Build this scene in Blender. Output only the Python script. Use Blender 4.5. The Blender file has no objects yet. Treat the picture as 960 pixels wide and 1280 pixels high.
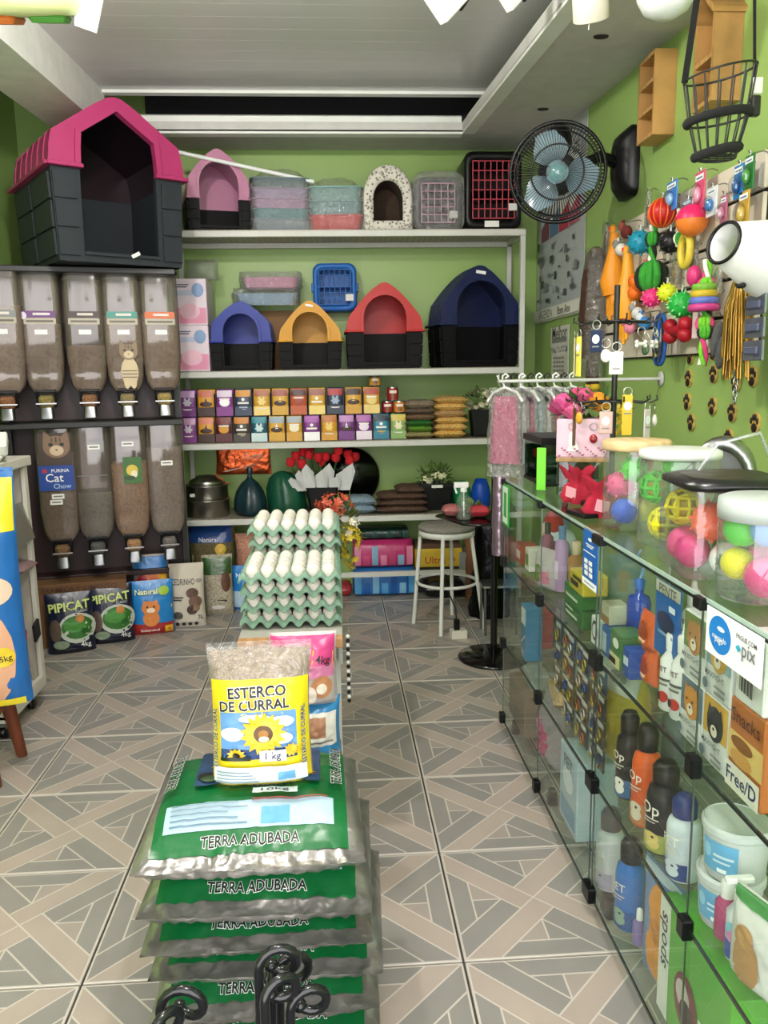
import bpy, math, random
from mathutils import Vector, Matrix, Euler, noise
sc = bpy.context.scene
C = sc.collection
RND = random.Random(7)
PI = math.pi
# ---------------------------------------------------------------- camera
F_PX, PITCH, YAW, ROLL, CAM_H = 1007.0, math.radians(9.65), math.radians(3.5), math.radians(-.89), 1.392
def cam_axes():
    cy, sy, cp, sp = math.cos(YAW), math.sin(YAW), math.cos(PITCH), math.sin(PITCH)
    fwd = Vector((sy*cp, cy*cp, -sp)); right = Vector((cy, -sy, 0)); up = right.cross(fwd)
    r2 = math.cos(ROLL)*right + math.sin(ROLL)*up
    u2 = -math.sin(ROLL)*right + math.cos(ROLL)*up
    return fwd, r2, u2
FWD, RIGHT, UP = cam_axes()
cam = bpy.data.cameras.new('camera'); camo = bpy.data.objects.new('camera', cam); C.objects.link(camo)
mw = Matrix((RIGHT, UP, -FWD)).transposed().to_4x4(); mw.translation = (0, 0, CAM_H)
camo.matrix_world = mw
cam.sensor_fit = 'VERTICAL'; cam.sensor_height = 36.0; cam.lens = F_PX/1280*36.0
cam.clip_start = 0.05; cam.clip_end = 60
sc.camera = camo
EYE = Vector((0, 0, CAM_H))
def ray(px, py): return FWD*F_PX + RIGHT*(px-480) - UP*(py-640)
def onY(px, py, Y): d = ray(px, py); return EYE + d*(Y/d.y)
def onX(px, py, X): d = ray(px, py); return EYE + d*(X/d.x)
def onZ(px, py, Z): d = ray(px, py); return EYE + d*((Z-CAM_H)/d.z)
# ---------------------------------------------------------------- world, lamps, exposure
def srgb(h):
    if isinstance(h, str): c = [int(h[i:i+2], 16)/255 for i in (0, 2, 4)]
    else: c = [x/255 for x in h]
    return tuple(x/12.92 if x <= .04045 else ((x+.055)/1.055)**2.4 for x in c) + (1.0,)
wd = bpy.data.worlds.new('daylight'); sc.world = wd; wd.use_nodes = True
bg = wd.node_tree.nodes['Background']
bg.inputs[0].default_value = (1.0, 0.97, 0.98, 1); bg.inputs[1].default_value = 4.6
sc.view_settings.view_transform = 'Standard'; sc.view_settings.look = 'None'
sc.view_settings.exposure = 0.12; sc.view_settings.gamma = 1.0; sc.view_settings.use_curve_mapping = False
sc.cycles.transparent_max_bounces = 40
sc.cycles.max_bounces = 9; sc.cycles.diffuse_bounces = 4; sc.cycles.glossy_bounces = 3
sc.cycles.sample_clamp_indirect = 6
LAMP_A, WATT_A = (-.62, 2.35, 2.66), 70      # lit bulbs hang here (built below)
LAMP_B, WATT_B = (.15, .9, 2.58), 66
# ---------------------------------------------------------------- materials
MATS = {}
def _new(name):
    m = bpy.data.materials.new(name); m.use_nodes = True
    nt = m.node_tree; b = nt.nodes['Principled BSDF']
    return m, nt, b
def _vary(nt, b, col, amount, scale, bump=0.0, bscale=None, dist=.002):
    """colour grain + fine relief on generated object coordinates"""
    tc = nt.nodes.new('ShaderNodeTexCoord')
    n = nt.nodes.new('ShaderNodeTexNoise'); n.inputs['Scale'].default_value = scale; n.inputs['Detail'].default_value = 3
    nt.links.new(tc.outputs['Object'], n.inputs['Vector'])
    mr = nt.nodes.new('ShaderNodeMapRange'); mr.inputs[1].default_value = .3; mr.inputs[2].default_value = .7
    mr.inputs[3].default_value = 1-amount; mr.inputs[4].default_value = 1+amount
    nt.links.new(n.outputs['Fac'], mr.inputs[0])
    mx = nt.nodes.new('ShaderNodeVectorMath'); mx.operation = 'SCALE'
    mx.inputs[0].default_value = col[:3]; nt.links.new(mr.outputs[0], mx.inputs['Scale'])
    nt.links.new(mx.outputs[0], b.inputs['Base Color'])
    if bump:
        n2 = nt.nodes.new('ShaderNodeTexNoise'); n2.inputs['Scale'].default_value = bscale or scale; n2.inputs['Detail'].default_value = 2
        nt.links.new(tc.outputs['Object'], n2.inputs['Vector'])
        bp = nt.nodes.new('ShaderNodeBump'); bp.inputs['Strength'].default_value = bump; bp.inputs['Distance'].default_value = dist
        nt.links.new(n2.outputs['Fac'], bp.inputs['Height']); nt.links.new(bp.outputs[0], b.inputs['Normal'])
def M(h, kind='plastic'):
    key = (h, kind)
    if key in MATS: return MATS[key]
    m, nt, b = _new('%s_%s' % (kind, h if isinstance(h, str) else '%02x%02x%02x' % h)); col = srgb(h)
    if kind in ('plastic', 'print', 'bag', 'shiny', 'cloth'): col = tuple(x**1.14 for x in col[:3])+(1,)
    b.inputs['Base Color'].default_value = col
    if kind == 'plastic': b.inputs['Roughness'].default_value = .38; b.inputs['Specular IOR Level'].default_value = .3; _vary(nt, b, col, .05, 9)
    elif kind == 'dull': b.inputs['Roughness'].default_value = .5; b.inputs['Specular IOR Level'].default_value = .12; _vary(nt, b, col, .05, 9)
    elif kind == 'matte': b.inputs['Roughness'].default_value = .8; _vary(nt, b, col, .06, 12)
    elif kind == 'print': b.inputs['Roughness'].default_value = .42; _vary(nt, b, col, .04, 25)
    elif kind == 'shiny': b.inputs['Roughness'].default_value = .15; _vary(nt, b, col, .03, 9)
    elif kind == 'bag': b.inputs['Roughness'].default_value = .3; _vary(nt, b, col, .05, 14, .5, 22, .006)
    elif kind == 'foil': b.inputs['Roughness'].default_value = .28; b.inputs['Metallic'].default_value = .8; _vary(nt, b, col, .15, 18, .6, 22, .012)
    elif kind == 'metal': b.inputs['Roughness'].default_value = .3; b.inputs['Metallic'].default_value = 1; _vary(nt, b, col, .05, 6)
    elif kind == 'paint': b.inputs['Roughness'].default_value = .45; _vary(nt, b, col, .05, 5, .15, 60, .001)
    elif kind == 'wood':
        b.inputs['Roughness'].default_value = .55
        tc = nt.nodes.new('ShaderNodeTexCoord'); w = nt.nodes.new('ShaderNodeTexWave'); w.inputs['Scale'].default_value = 9
        w.inputs['Distortion'].default_value = 5; w.inputs['Detail'].default_value = 3
        nt.links.new(tc.outputs['Object'], w.inputs['Vector'])
        r = nt.nodes.new('ShaderNodeValToRGB'); r.color_ramp.elements[0].color = tuple(x*.78 for x in col[:3])+(1,); r.color_ramp.elements[1].color = col
        nt.links.new(w.outputs['Fac'], r.inputs[0]); nt.links.new(r.outputs[0], b.inputs['Base Color'])
    elif kind == 'cloth': b.inputs['Roughness'].default_value = .95; _vary(nt, b, col, .15, 60, .4, 180, .002)
    elif kind == 'leaf': b.inputs['Roughness'].default_value = .5; _vary(nt, b, col, .25, 18)
    elif kind == 'food':
        b.inputs['Roughness'].default_value = .8
        tc = nt.nodes.new('ShaderNodeTexCoord'); v = nt.nodes.new('ShaderNodeTexVoronoi'); v.inputs['Scale'].default_value = 85
        nt.links.new(tc.outputs['Object'], v.inputs['Vector'])
        r = nt.nodes.new('ShaderNodeValToRGB'); r.color_ramp.elements[0].color = tuple(min(1, x*1.15) for x in col[:3])+(1,)
        r.color_ramp.elements[1].color = tuple(x*.6 for x in col[:3])+(1,); r.color_ramp.elements[1].position = .9
        nt.links.new(v.outputs['Distance'], r.inputs[0]); nt.links.new(r.outputs[0], b.inputs['Base Color'])
        bp = nt.nodes.new('ShaderNodeBump'); bp.inputs['Strength'].default_value = .8; bp.inputs['Distance'].default_value = .004; bp.invert = True
        nt.links.new(v.outputs['Distance'], bp.inputs['Height']); nt.links.new(bp.outputs[0], b.inputs['Normal'])
    elif kind == 'glow':
        b.inputs['Emission Color'].default_value = col; b.inputs['Emission Strength'].default_value = 6
    MATS[key] = m; return m
def clear(name, tint='f4faf6', gloss=.06, edge=.6, rough=.03, wrinkle=0, body=None, bodyfac=0.0, wscale=30):
    """see-through sheet: transparent + mirror-like coat that grows at grazing angles (+ optional milky body)"""
    key = ('clear', name)
    if key in MATS: return MATS[key]
    m = bpy.data.materials.new(name); m.use_nodes = True; nt = m.node_tree; nt.nodes.clear()
    out = nt.nodes.new('ShaderNodeOutputMaterial'); tr = nt.nodes.new('ShaderNodeBsdfTransparent'); tr.inputs[0].default_value = srgb(tint)
    gl = nt.nodes.new('ShaderNodeBsdfGlossy'); gl.inputs['Roughness'].default_value = rough
    lw = nt.nodes.new('ShaderNodeLayerWeight'); lw.inputs[0].default_value = .5
    pw = nt.nodes.new('ShaderNodeMath'); pw.operation = 'POWER'; pw.inputs[1].default_value = 4; nt.links.new(lw.outputs['Facing'], pw.inputs[0])
    mr = nt.nodes.new('ShaderNodeMapRange'); mr.inputs[3].default_value = gloss; mr.inputs[4].default_value = edge; nt.links.new(pw.outputs[0], mr.inputs[0])
    base = tr.outputs[0]
    if wrinkle:
        tc = nt.nodes.new('ShaderNodeTexCoord'); n = nt.nodes.new('ShaderNodeTexNoise'); n.inputs['Scale'].default_value = wscale; n.inputs['Detail'].default_value = 4
        n.inputs['Distortion'].default_value = 1.5
        nt.links.new(tc.outputs['Object'], n.inputs['Vector'])
        bp = nt.nodes.new('ShaderNodeBump'); bp.inputs['Strength'].default_value = wrinkle; bp.inputs['Distance'].default_value = .02
        nt.links.new(n.outputs['Fac'], bp.inputs['Height']); nt.links.new(bp.outputs[0], gl.inputs['Normal']); nt.links.new(bp.outputs[0], lw.inputs['Normal'])
    if bodyfac:
        df = nt.nodes.new('ShaderNodeBsdfDiffuse'); df.inputs[0].default_value = srgb(body or 'ffffff')
        m2 = nt.nodes.new('ShaderNodeMixShader'); m2.inputs[0].default_value = bodyfac
        nt.links.new(base, m2.inputs[1]); nt.links.new(df.outputs[0], m2.inputs[2]); base = m2.outputs[0]
    mx = nt.nodes.new('ShaderNodeMixShader'); nt.links.new(mr.outputs[0], mx.inputs[0]); nt.links.new(base, mx.inputs[1]); nt.links.new(gl.outputs[0], mx.inputs[2])
    nt.links.new(mx.outputs[0], out.inputs[0])
    MATS[key] = m; return m
GLASS = clear('case_glass', 'fbfefc', .03, .4, .02)
JAR = clear('jar_clear', 'f2f6f4', .10, .9, .05, 0, 'e8efec', .07)
FILM = clear('crinkled_film', 'f8f8f8', .22, .95, .10, 1.0, 'ffffff', .04, 42)
SOFT = clear('soft_film', 'f4f2ee', .07, .7, .15, .6, 'ffffff', .05)
SMOKE = clear('smoked_acrylic', 'e8e2de', .08, .7, .08, 0, 'a3968c', .20)
# ---------------------------------------------------------------- mesh builder
class MB:
    def __init__(s): s.v = []; s.f = []; s.m = []; s.sm = []; s.mats = []; s.T = Matrix()
    def mi(s, mat):
        if isinstance(mat, str): mat = M(mat)
        elif isinstance(mat, tuple): mat = M(*mat)
        if mat not in s.mats: s.mats.append(mat)
        return s.mats.index(mat)
    def add(s, vs, fs, mat, smooth=False):
        k = len(s.v); T = s.T
        s.v.extend([T @ Vector(p) for p in vs]); i = s.mi(mat)
        for f in fs: s.f.append(tuple(k+a for a in f)); s.m.append(i); s.sm.append(smooth)
        return s
    def box(s, c, d, mat, ch=0.0, rot=None, taper=1.0):
        x, y, z = (a/2 for a in d); c = Vector(c); R = Euler(rot).to_matrix() if rot else Matrix.Identity(3)
        if ch <= 0:
            vs = [(sx*x*(taper if sz > 0 else 1), sy*y*(taper if sz > 0 else 1), sz*z) for sz in (-1, 1) for sx, sy in ((-1, -1), (1, -1), (1, 1), (-1, 1))]
            fs = [(3, 2, 1, 0), (4, 5, 6, 7), (0, 1, 5, 4), (1, 2, 6, 5), (2, 3, 7, 6), (3, 0, 4, 7)]
            return s.add([c + R @ Vector(p) for p in vs], fs, mat)
        ch = min(ch, x*.9, y*.9, z*.9); vs = []; fs = []
        # rings of an octagonal-corner profile
        def ring(ix, iy, zz, tp):
            return [(a*tp, b*tp, zz) for a, b in ((-x+ix+0, -y+iy), (x-ix, -y+iy), (x-ix, y-iy), (-x+ix, y-iy))]
        def oct_(zz, inset, tp):
            a, b = x-inset, y-inset; k = max(ch-inset, ch*.3)
            return [(p*tp, q*tp, zz) for p, q in ((-a+k, -b), (a-k, -b), (a, -b+k), (a, b-k), (a-k, b), (-a+k, b), (-a, b-k), (-a, -b+k))]
        rings = [oct_(-z, ch*.7, 1), oct_(-z+ch, 0, 1), oct_(z-ch, 0, taper), oct_(z, ch*.7, taper)]
        for r in rings: vs += [c + R @ Vector(p) for p in r]
        for k in range(3):
            for j in range(8): fs.append((k*8+j, k*8+(j+1) % 8, (k+1)*8+(j+1) % 8, (k+1)*8+j))
        fs.append(tuple(range(7, -1, -1))); fs.append(tuple(range(24, 32)))
        return s.add(vs, fs, mat)
    def loft(s, rings, mat, caps=(True, True), closed=True, smooth=True):
        n = len(rings[0]); vs = [p for r in rings for p in r]; fs = []
        for k in range(len(rings)-1):
            for j in range(n if closed else n-1):
                a = k*n+j; b = k*n+(j+1) % n; fs.append((a, b, b+n, a+n))
        s.add(vs, fs, mat, smooth)
        if caps[0]: s.add(rings[0], [tuple(range(n-1, -1, -1))], mat)
        if caps[1]: s.add(rings[-1], [tuple(range(n))], mat)
        return s
    def lathe(s, prof, mat, c=(0, 0, 0), n=20, axis='z', caps=(True, True), sx=1.0, sy=1.0, smooth=True):
        c = Vector(c); rings = []
        for r, z in prof:
            rg = []
            for k in range(n):
                a = 2*PI*k/n; p = Vector((r*math.cos(a)*sx, r*math.sin(a)*sy, z))
                if axis == 'x': p = Vector((p.z, p.x, p.y))
                elif axis == 'y': p = Vector((p.x, -p.z, p.y))
                rg.append(c+p)
            rings.append(rg)
        return s.loft(rings, mat, caps, True, smooth)
    def cyl(s, a, b, r, mat, n=12, r2=None, caps=True):
        a, b = Vector(a), Vector(b); d = (b-a); L = d.length
        q = d.to_track_quat('Z', 'Y').to_matrix(); rings = []
        for rr, t in ((r, 0), (r if r2 is None else r2, L)):
            rings.append([a + q @ Vector((rr*math.cos(2*PI*k/n), rr*math.sin(2*PI*k/n), t)) for k in range(n)])
        return s.loft(rings, mat, (caps, caps))
    def tube(s, pts, r, mat, n=6, closed=False, radii=None):
        pts = [Vector(p) for p in pts]; rings = []; N = len(pts); prev = None
        for i, p in enumerate(pts):
            if closed: t = pts[(i+1) % N]-pts[i-1]
            else: t = pts[min(i+1, N-1)]-pts[max(i-1, 0)]
            t.normalize()
            if prev is None:
                u = t.orthogonal().normalized()
            else:
                u = (prev - t*prev.dot(t)); u = u.normalized() if u.length > 1e-6 else t.orthogonal().normalized()
            prev = u; w = t.cross(u); rr = radii[i] if radii else r
            rings.append([p+u*rr*math.cos(2*PI*k/n)+w*rr*math.sin(2*PI*k/n) for k in range(n)])
        if closed: rings.append(rings[0])
        return s.loft(rings, mat, (not closed, not closed))
    def ell(s, c, r, mat, n=14, m=9, fn=None, rot=None):
        if not hasattr(r, '__len__'): r = (r, r, r)
        c = Vector(c); R = Euler(rot).to_matrix() if rot else Matrix.Identity(3); rings = []
        for i in range(m+1):
            th = PI*(.04+.92*i/m) if i not in (0, m) else (0.02 if i == 0 else PI-.02)
            rg = []
            for k in range(n):
                ph = 2*PI*k/n; d = Vector((math.sin(th)*math.cos(ph), math.sin(th)*math.sin(ph), -math.cos(th)))
                q = fn(d) if fn else 1.0
                rg.append(c + R @ Vector((d.x*r[0]*q, d.y*r[1]*q, d.z*r[2]*q)))
            rings.append(rg)
        return s.loft(rings, mat)
    def poly(s, pts, mat, thick=None):
        """flat polygon (list of 3D points); with thick: extruded by the vector"""
        n = len(pts); pts = [Vector(p) for p in pts]
        if thick is None: return s.add(pts, [tuple(range(n))], mat)
        t = Vector(thick); q = [p+t for p in pts]
        return s.add(pts+q, [tuple(range(n)), tuple(range(2*n-1, n-1, -1))]+[(j, (j+1) % n, n+(j+1) % n, n+j)[::-1] for j in range(n)], mat)
    def grid(s, fn, nu, nv, mat, smooth=True):
        vs = [fn(i/nu, j/nv) for j in range(nv+1) for i in range(nu+1)]
        fs = [(j*(nu+1)+i, j*(nu+1)+i+1, (j+1)*(nu+1)+i+1, (j+1)*(nu+1)+i) for j in range(nv) for i in range(nu)]
        return s.add(vs, fs, mat, smooth)
    def mesh(s, name):
        me = bpy.data.meshes.new(name); me.from_pydata([tuple(p) for p in s.v], [], s.f)
        for m in s.mats: me.materials.append(m)
        me.polygons.foreach_set('material_index', s.m); me.polygons.foreach_set('use_smooth', s.sm); me.update()
        return me
    def build(s, name, parent=None, loc=None, rot=None):
        return put(name, s.mesh(name), parent, loc, rot)
def put(name, me, parent=None, loc=None, rot=None):
    o = bpy.data.objects.new(name, me); C.objects.link(o)
    if parent: o.parent = parent
    if loc is not None: o.location = loc
    if rot is not None: o.rotation_euler = rot
    return o
def tag(o, label, cat, group=None, kind=None):
    if label: o['label'] = label
    if cat: o['category'] = cat
    if group: o['group'] = group
    if kind: o['kind'] = kind
    return o
def thing(name, label, cat, loc=(0, 0, 0), rz=0, group=None, rot=None):
    o = bpy.data.objects.new(name, None); C.objects.link(o); o.empty_display_size = .05
    o.location = loc; o.rotation_euler = rot if rot else (0, 0, rz)
    return tag(o, label, cat, group)
def struct(name, mb, parent=None):
    o = mb.build(name, parent)
    if not parent: o['kind'] = 'structure'
    return o
def dup(o, loc=None, rot=None, label=None, parent=None):
    c = o.copy(); C.objects.link(c)
    if parent: c.parent = parent
    if loc is not None: c.location = loc
    if rot is not None: c.rotation_euler = rot
    if label: c['label'] = label
    for ch in o.children: dup(ch, parent=c)
    return c
# ---------------------------------------------------------------- printed lettering
_txt = {}
def text_mesh(s, off=0.0):
    key = (s, off)
    if key in _txt: return _txt[key]
    cu = bpy.data.curves.new('t', 'FONT'); cu.body = s; cu.resolution_u = 2; cu.offset = off; cu.size = 1.0
    o = bpy.data.objects.new('t', cu); C.objects.link(o); dg = bpy.context.evaluated_depsgraph_get()
    me = o.evaluated_get(dg).to_mesh()
    vs = [(v.co.x, v.co.y) for v in me.vertices]; fs = [tuple(p.vertices) for p in me.polygons]
    o.evaluated_get(dg).to_mesh_clear(); C.objects.unlink(o); bpy.data.objects.remove(o); bpy.data.curves.remove(cu)
    if not vs: vs = [(0, 0)]; fs = []
    base = vs if off == 0 else text_mesh(s)[0]
    x0 = min(p[0] for p in base); x1 = max(p[0] for p in base); y0 = min(p[1] for p in base); y1 = max(p[1] for p in base)
    _txt[key] = (vs, fs, (x0, y0, x1, y1)); return _txt[key]
def layers(mb, S, L, step=.0006, start=.0008, nu0=6):
    """S(x, z, off) -> point on the thing's face; L: list of printed shapes in the face's metres"""
    for k, l in enumerate(L):
        off = start + step*k
        if l[0] == 'rect':
            _, x0, z0, x1, z1, mat = l[:6]; nu = l[6] if len(l) > 6 else nu0
            mb.grid(lambda u, v: S(x0+(x1-x0)*u, z0+(z1-z0)*v, off), nu, nu, mat)
        elif l[0] == 'ell':
            _, x, z, rx, rz, mat = l[:6]; n = l[6] if len(l) > 6 else 18; star = l[7] if len(l) > 7 else 1.0
            pts = [S(x, z, off)]; fs = []
            rad_ = (.2, .4, .6, .8, 1)
            for rr in rad_:
                for j in range(n):
                    q = rr*(1+(star-1)*rr*rr if j % 2 else 1)
                    pts.append(S(x+rx*q*math.cos(2*PI*j/n), z+rz*q*math.sin(2*PI*j/n), off))
            for j in range(n):
                a, b = 1+j, 1+(j+1) % n; fs += [(0, a, b)]+[(a+q_*n, a+(q_+1)*n, b+(q_+1)*n, b+q_*n) for q_ in range(4)]
            mb.add(pts, fs, mat, True)
        elif l[0] == 'poly':
            _, pts, mat = l; mb.add([S(x, z, off) for x, z in pts], [tuple(range(len(pts)))], mat)
        elif l[0] == 'text':                     # text, string, centre x, centre z, width, mat, [outline mat, outline size, rotation, height]
            _, s, x, z, w, mat = l[:6]; om = l[6] if len(l) > 6 else None; osz = l[7] if len(l) > 7 else .03
            rot = l[8] if len(l) > 8 else 0; hh = l[9] if len(l) > 9 else None
            x0, y0, x1, y1 = text_mesh(s)[2]; k0 = w/(x1-x0); k1 = k0 if hh is None else hh/(y1-y0)
            ca, sa = math.cos(rot), math.sin(rot)
            for o_, mt, dd in (((osz+.03, om, 0),) if om else ()) + ((.026 if om else .008, mat, .0004 if om else 0),):
                vs, fs, _b = text_mesh(s, o_)
                q = []
                for a, b in vs:
                    a = (a-(x0+x1)/2)*k0; b = (b-(y0+y1)/2)*k1
                    q.append(S(x+a*ca-b*sa, z+a*sa+b*ca, off+dd))
                mb.add(q, fs, mt)
def flat(y=0.0):                                  # a face looking to -y
    return lambda x, z, o: Vector((x, y-o, z))
# ---------------------------------------------------------------- generic goods
def rrect(w, d, r, n=4, z=0, cx=0, cy=0):
    pts = []
    for sx, sy, a0 in ((1, -1, -PI/2), (1, 1, 0), (-1, 1, PI/2), (-1, -1, PI)):
        for k in range(n+1):
            a = a0+PI/2*k/n; pts.append(Vector((cx+sx*(w/2-r)+r*math.cos(a), cy+sy*(d/2-r)+r*math.sin(a), z)))
    return pts
def wr(x, z, s, k): return noise.noise(Vector((x*k, z*k, s)))
def bag_surface(w, h, d, seed, standing, wrinkle):
    def prof(u, v):
        a = max(0.0, 1-abs(2*u)**3.2)**.6
        if standing:
            b = (min(1, .55+v*5)) * (1-max(0, (v-.5)/.5)**2.2) if v < .97 else .0
            b = max(b, 0)
        else: b = max(0.0, 1-abs(2*v-1)**3.2)**.6
        return a*b
    def S(x, z, off, side=-1):
        u, v = x/w, z/h; p = prof(max(-.5, min(.5, u)), max(0, min(1, v)))
        q = d/2*p + wrinkle*(wr(x, z, seed+side, 9/max(w, .1)*.35*4)+.6*wr(x, z, seed+side*2, 60))*(.35+.65*p)
        ed = 1-.05*(1-abs(2*v-1)**2)*abs(2*u)       # sides draw in a little
        return Vector((x*ed, side*(q+off), z))
    return S
def bag(name, label, cat, w, h, d, mat, loc, rz=0, L=(), standing=True, rot=None, group=None, wrinkle=.003, n=26, seal=None, tops=None, film=None):
    t = thing(name, label, cat, loc, rz, group, rot); seed = RND.random()*50
    S = bag_surface(w, h, d, seed, standing, wrinkle)
    mb = MB()
    for sd in (-1, 1):
        mb.grid(lambda u, v: S((u-.5)*w*(-sd), v*h, 0, sd), n, n, mat)
    body = mb.build('body', t)
    if seal:
        sb = MB()
        for z0, z1 in seal[1]:
            for sd in (-1, 1): sb.grid(lambda u, v: S((u-.5)*w*1.0*(-sd), z0+(z1-z0)*v, .0012, sd), n, 3, seal[0])
        sb.build('seal', t)
    if L:
        pb = MB(); layers(pb, lambda x, z, o: S(x, z, o), L, .0009, .0018, 18); pb.build('print', body)
    return t
def carton(name, label, cat, w, d, h, mat, loc, rz=0, L=(), side=(), top=(), group=None, ch=.003):
    """box standing on loc; front looks to -y, side layers on its -x face"""
    t = thing(name, label, cat, loc, rz, group)
    body = MB().box((0, 0, h/2), (w, d, h), mat, ch).build('body', t)
    if L or side or top:
        pb = MB()
        if L: layers(pb, flat(-d/2), L)
        if side: layers(pb, lambda x, z, o: Vector((-w/2-o, -x, z)), side)
        if top: layers(pb, lambda x, z, o: Vector((x, z, h+o)), top)
        pb.build('print', body)
    return t
def bottle(name, label, prof, mat, loc, cap=None, capmat='222222', lab=None, labmat='ffffff', cat='bottle', L=(), face=-PI/2, sx=1, sy=1, pump=None, group=None, n=18):
    """prof (r, z); cap (r, z) profile; lab (z0, z1) band printed around; L shapes on the band, facing the angle"""
    t = thing(name, label, cat, loc, 0, group)
    body = MB().lathe(prof, mat, n=n, sx=sx, sy=sy).build('body', t)
    if cap: MB().lathe(cap, capmat, n=n).build('cap', t)
    if pump:
        pb = MB(); z = cap[-1][1] if cap else prof[-1][1]
        pb.cyl((0, 0, z), (0, 0, z+pump), .005, capmat); pb.box((-.012, -.006, z+pump+.006), (.05, .014, .012), capmat, .003); pb.build('pump', t)
    def rad(z):
        for (r0, z0), (r1, z1) in zip(prof, prof[1:]):
            if z0 <= z <= z1: return r0+(r1-r0)*((z-z0)/max(1e-6, z1-z0))
        return prof[-1][0]
    if lab:
        MB().lathe([(rad(lab[0])+.0008, lab[0]), (rad(lab[1])+.0008, lab[1])], labmat, n=n, caps=(False, False), sx=sx, sy=sy).build('label_band', body)
    if L:
        pb = MB()
        def S(x, z, o):
            r = rad(z)+.0012+o; a = face+x/max(r, .01); return Vector((r*math.cos(a)*sx, r*math.sin(a)*sy, z))
        layers(pb, S, L); pb.build('print', body)
    return t
def lathe_thing(name, label, cat, prof, mat, loc, n=20, **k):
    return tag(MB().lathe(prof, mat, n=n, **k).build(name, None, loc), label, cat)
# ================================================================ the setting
XR, YB, XL = 1.33, 5.30, -1.86
def zsof(y): return 2.63+.06*(y-3)
GREEN = (122, 176, 62)
def wall_paint(h):
    key = ('wall', h)
    m, nt, b = _new('wall_paint'); b.inputs['Roughness'].default_value = .42
    _vary(nt, b, srgb(h), .045, 2.2, .12, 45, .0015); return m
GW = wall_paint((146, 176, 98))
WHITE_CEIL = M('d9dcd8', 'matte')
def tile_floor():
    slab = MB().box((-.25, 2.35, -.03), (3.5, 6.3, .05), ('3a3835', 'matte'))
    fl = struct('floor', slab)
    T = .45; g = .006
    # glazed base of a tile plus its printed interlaced planks
    def glaze(name, h, var):
        m, nt, b = _new(name); b.inputs['Roughness'].default_value = .3
        _vary(nt, b, srgb(h), var, 7, .08, 60, .001); return m
    line = glaze('tile_cream_line', 'c6beb4', .03); beige = glaze('tile_beige_plank', 'aa9d92', .06); grey = glaze('tile_grey_plank', '8a8782', .06); mid = glaze('tile_mid_plank', '9f958c', .06)
    w2 = .2
    tri = [([(0, 0), (w2, 0), (.5+w2/2, .5-w2/2), (.5, .5)], beige), ([(1, 0), (.5+w2/2, .5-w2/2), (.5, .5-w2), (1-w2, 0)], grey),
           ([(w2, 0), (1-w2, 0), (1-w2-.12, .12), (w2+.12, .12)], grey),
           ([(w2+.12, .12), (.5, .12), (.5, .5-w2)], mid), ([(.5, .12), (1-w2-.12, .12), (.5, .5-w2)], grey)]
    def inset(p, d):
        n = len(p); out = []
        ar = sum(p[i][0]*p[(i+1) % n][1]-p[(i+1) % n][0]*p[i][1] for i in range(n)); sg = 1 if ar > 0 else -1
        if sg < 0: p = p[::-1]
        ln = []
        for i in range(n):
            a, b = p[i], p[(i+1) % n]; dx, dy = b[0]-a[0], b[1]-a[1]; L = math.hypot(dx, dy)
            nx, ny = -dy/L, dx/L; ln.append((nx, ny, nx*a[0]+ny*a[1]+d))
        for i in range(n):
            a1, b1, c1 = ln[i-1]; a2, b2, c2 = ln[i]; D = a1*b2-a2*b1
            out.append(((c1*b2-c2*b1)/D, (a1*c2-a2*c1)/D))
        return out
    mb = MB(); s = T-g
    mb.box((0, 0, -.004), (s, s, .008), line, .0015)
    for q in range(4):
        for k, (p, mt) in enumerate(tri):
            pts = []
            for x, y in inset(p, .0052):
                x, y = x-.5, y-.5
                for _ in range(q): x, y = -y, x
                pts.append((x*s*.985, y*s*.985, .0004))
            mb.poly(pts, mt)
    me = mb.mesh('floor_tile')
    for i in range(-5, 3):
        for j in range(-5, 5):
            o = put('floor_tile', me, fl, (.2798+(i+.5)*T, 3.5116-(j+.5)*T, .0), (0, 0, PI/2*((i+j) % 2)))
    return fl
tile_floor()
struct('wall_back', MB().box((-.27, YB+.06, 1.55), (3.5, .12, 3.3), GW))
struct('wall_right', MB().box((XR+.06, 2.35, 1.55), (.12, 6.1, 3.3), GW))
struct('wall_left', MB().box((XL-.06, 2.35, 1.55), (.12, 6.1, 3.3), GW))
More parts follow.
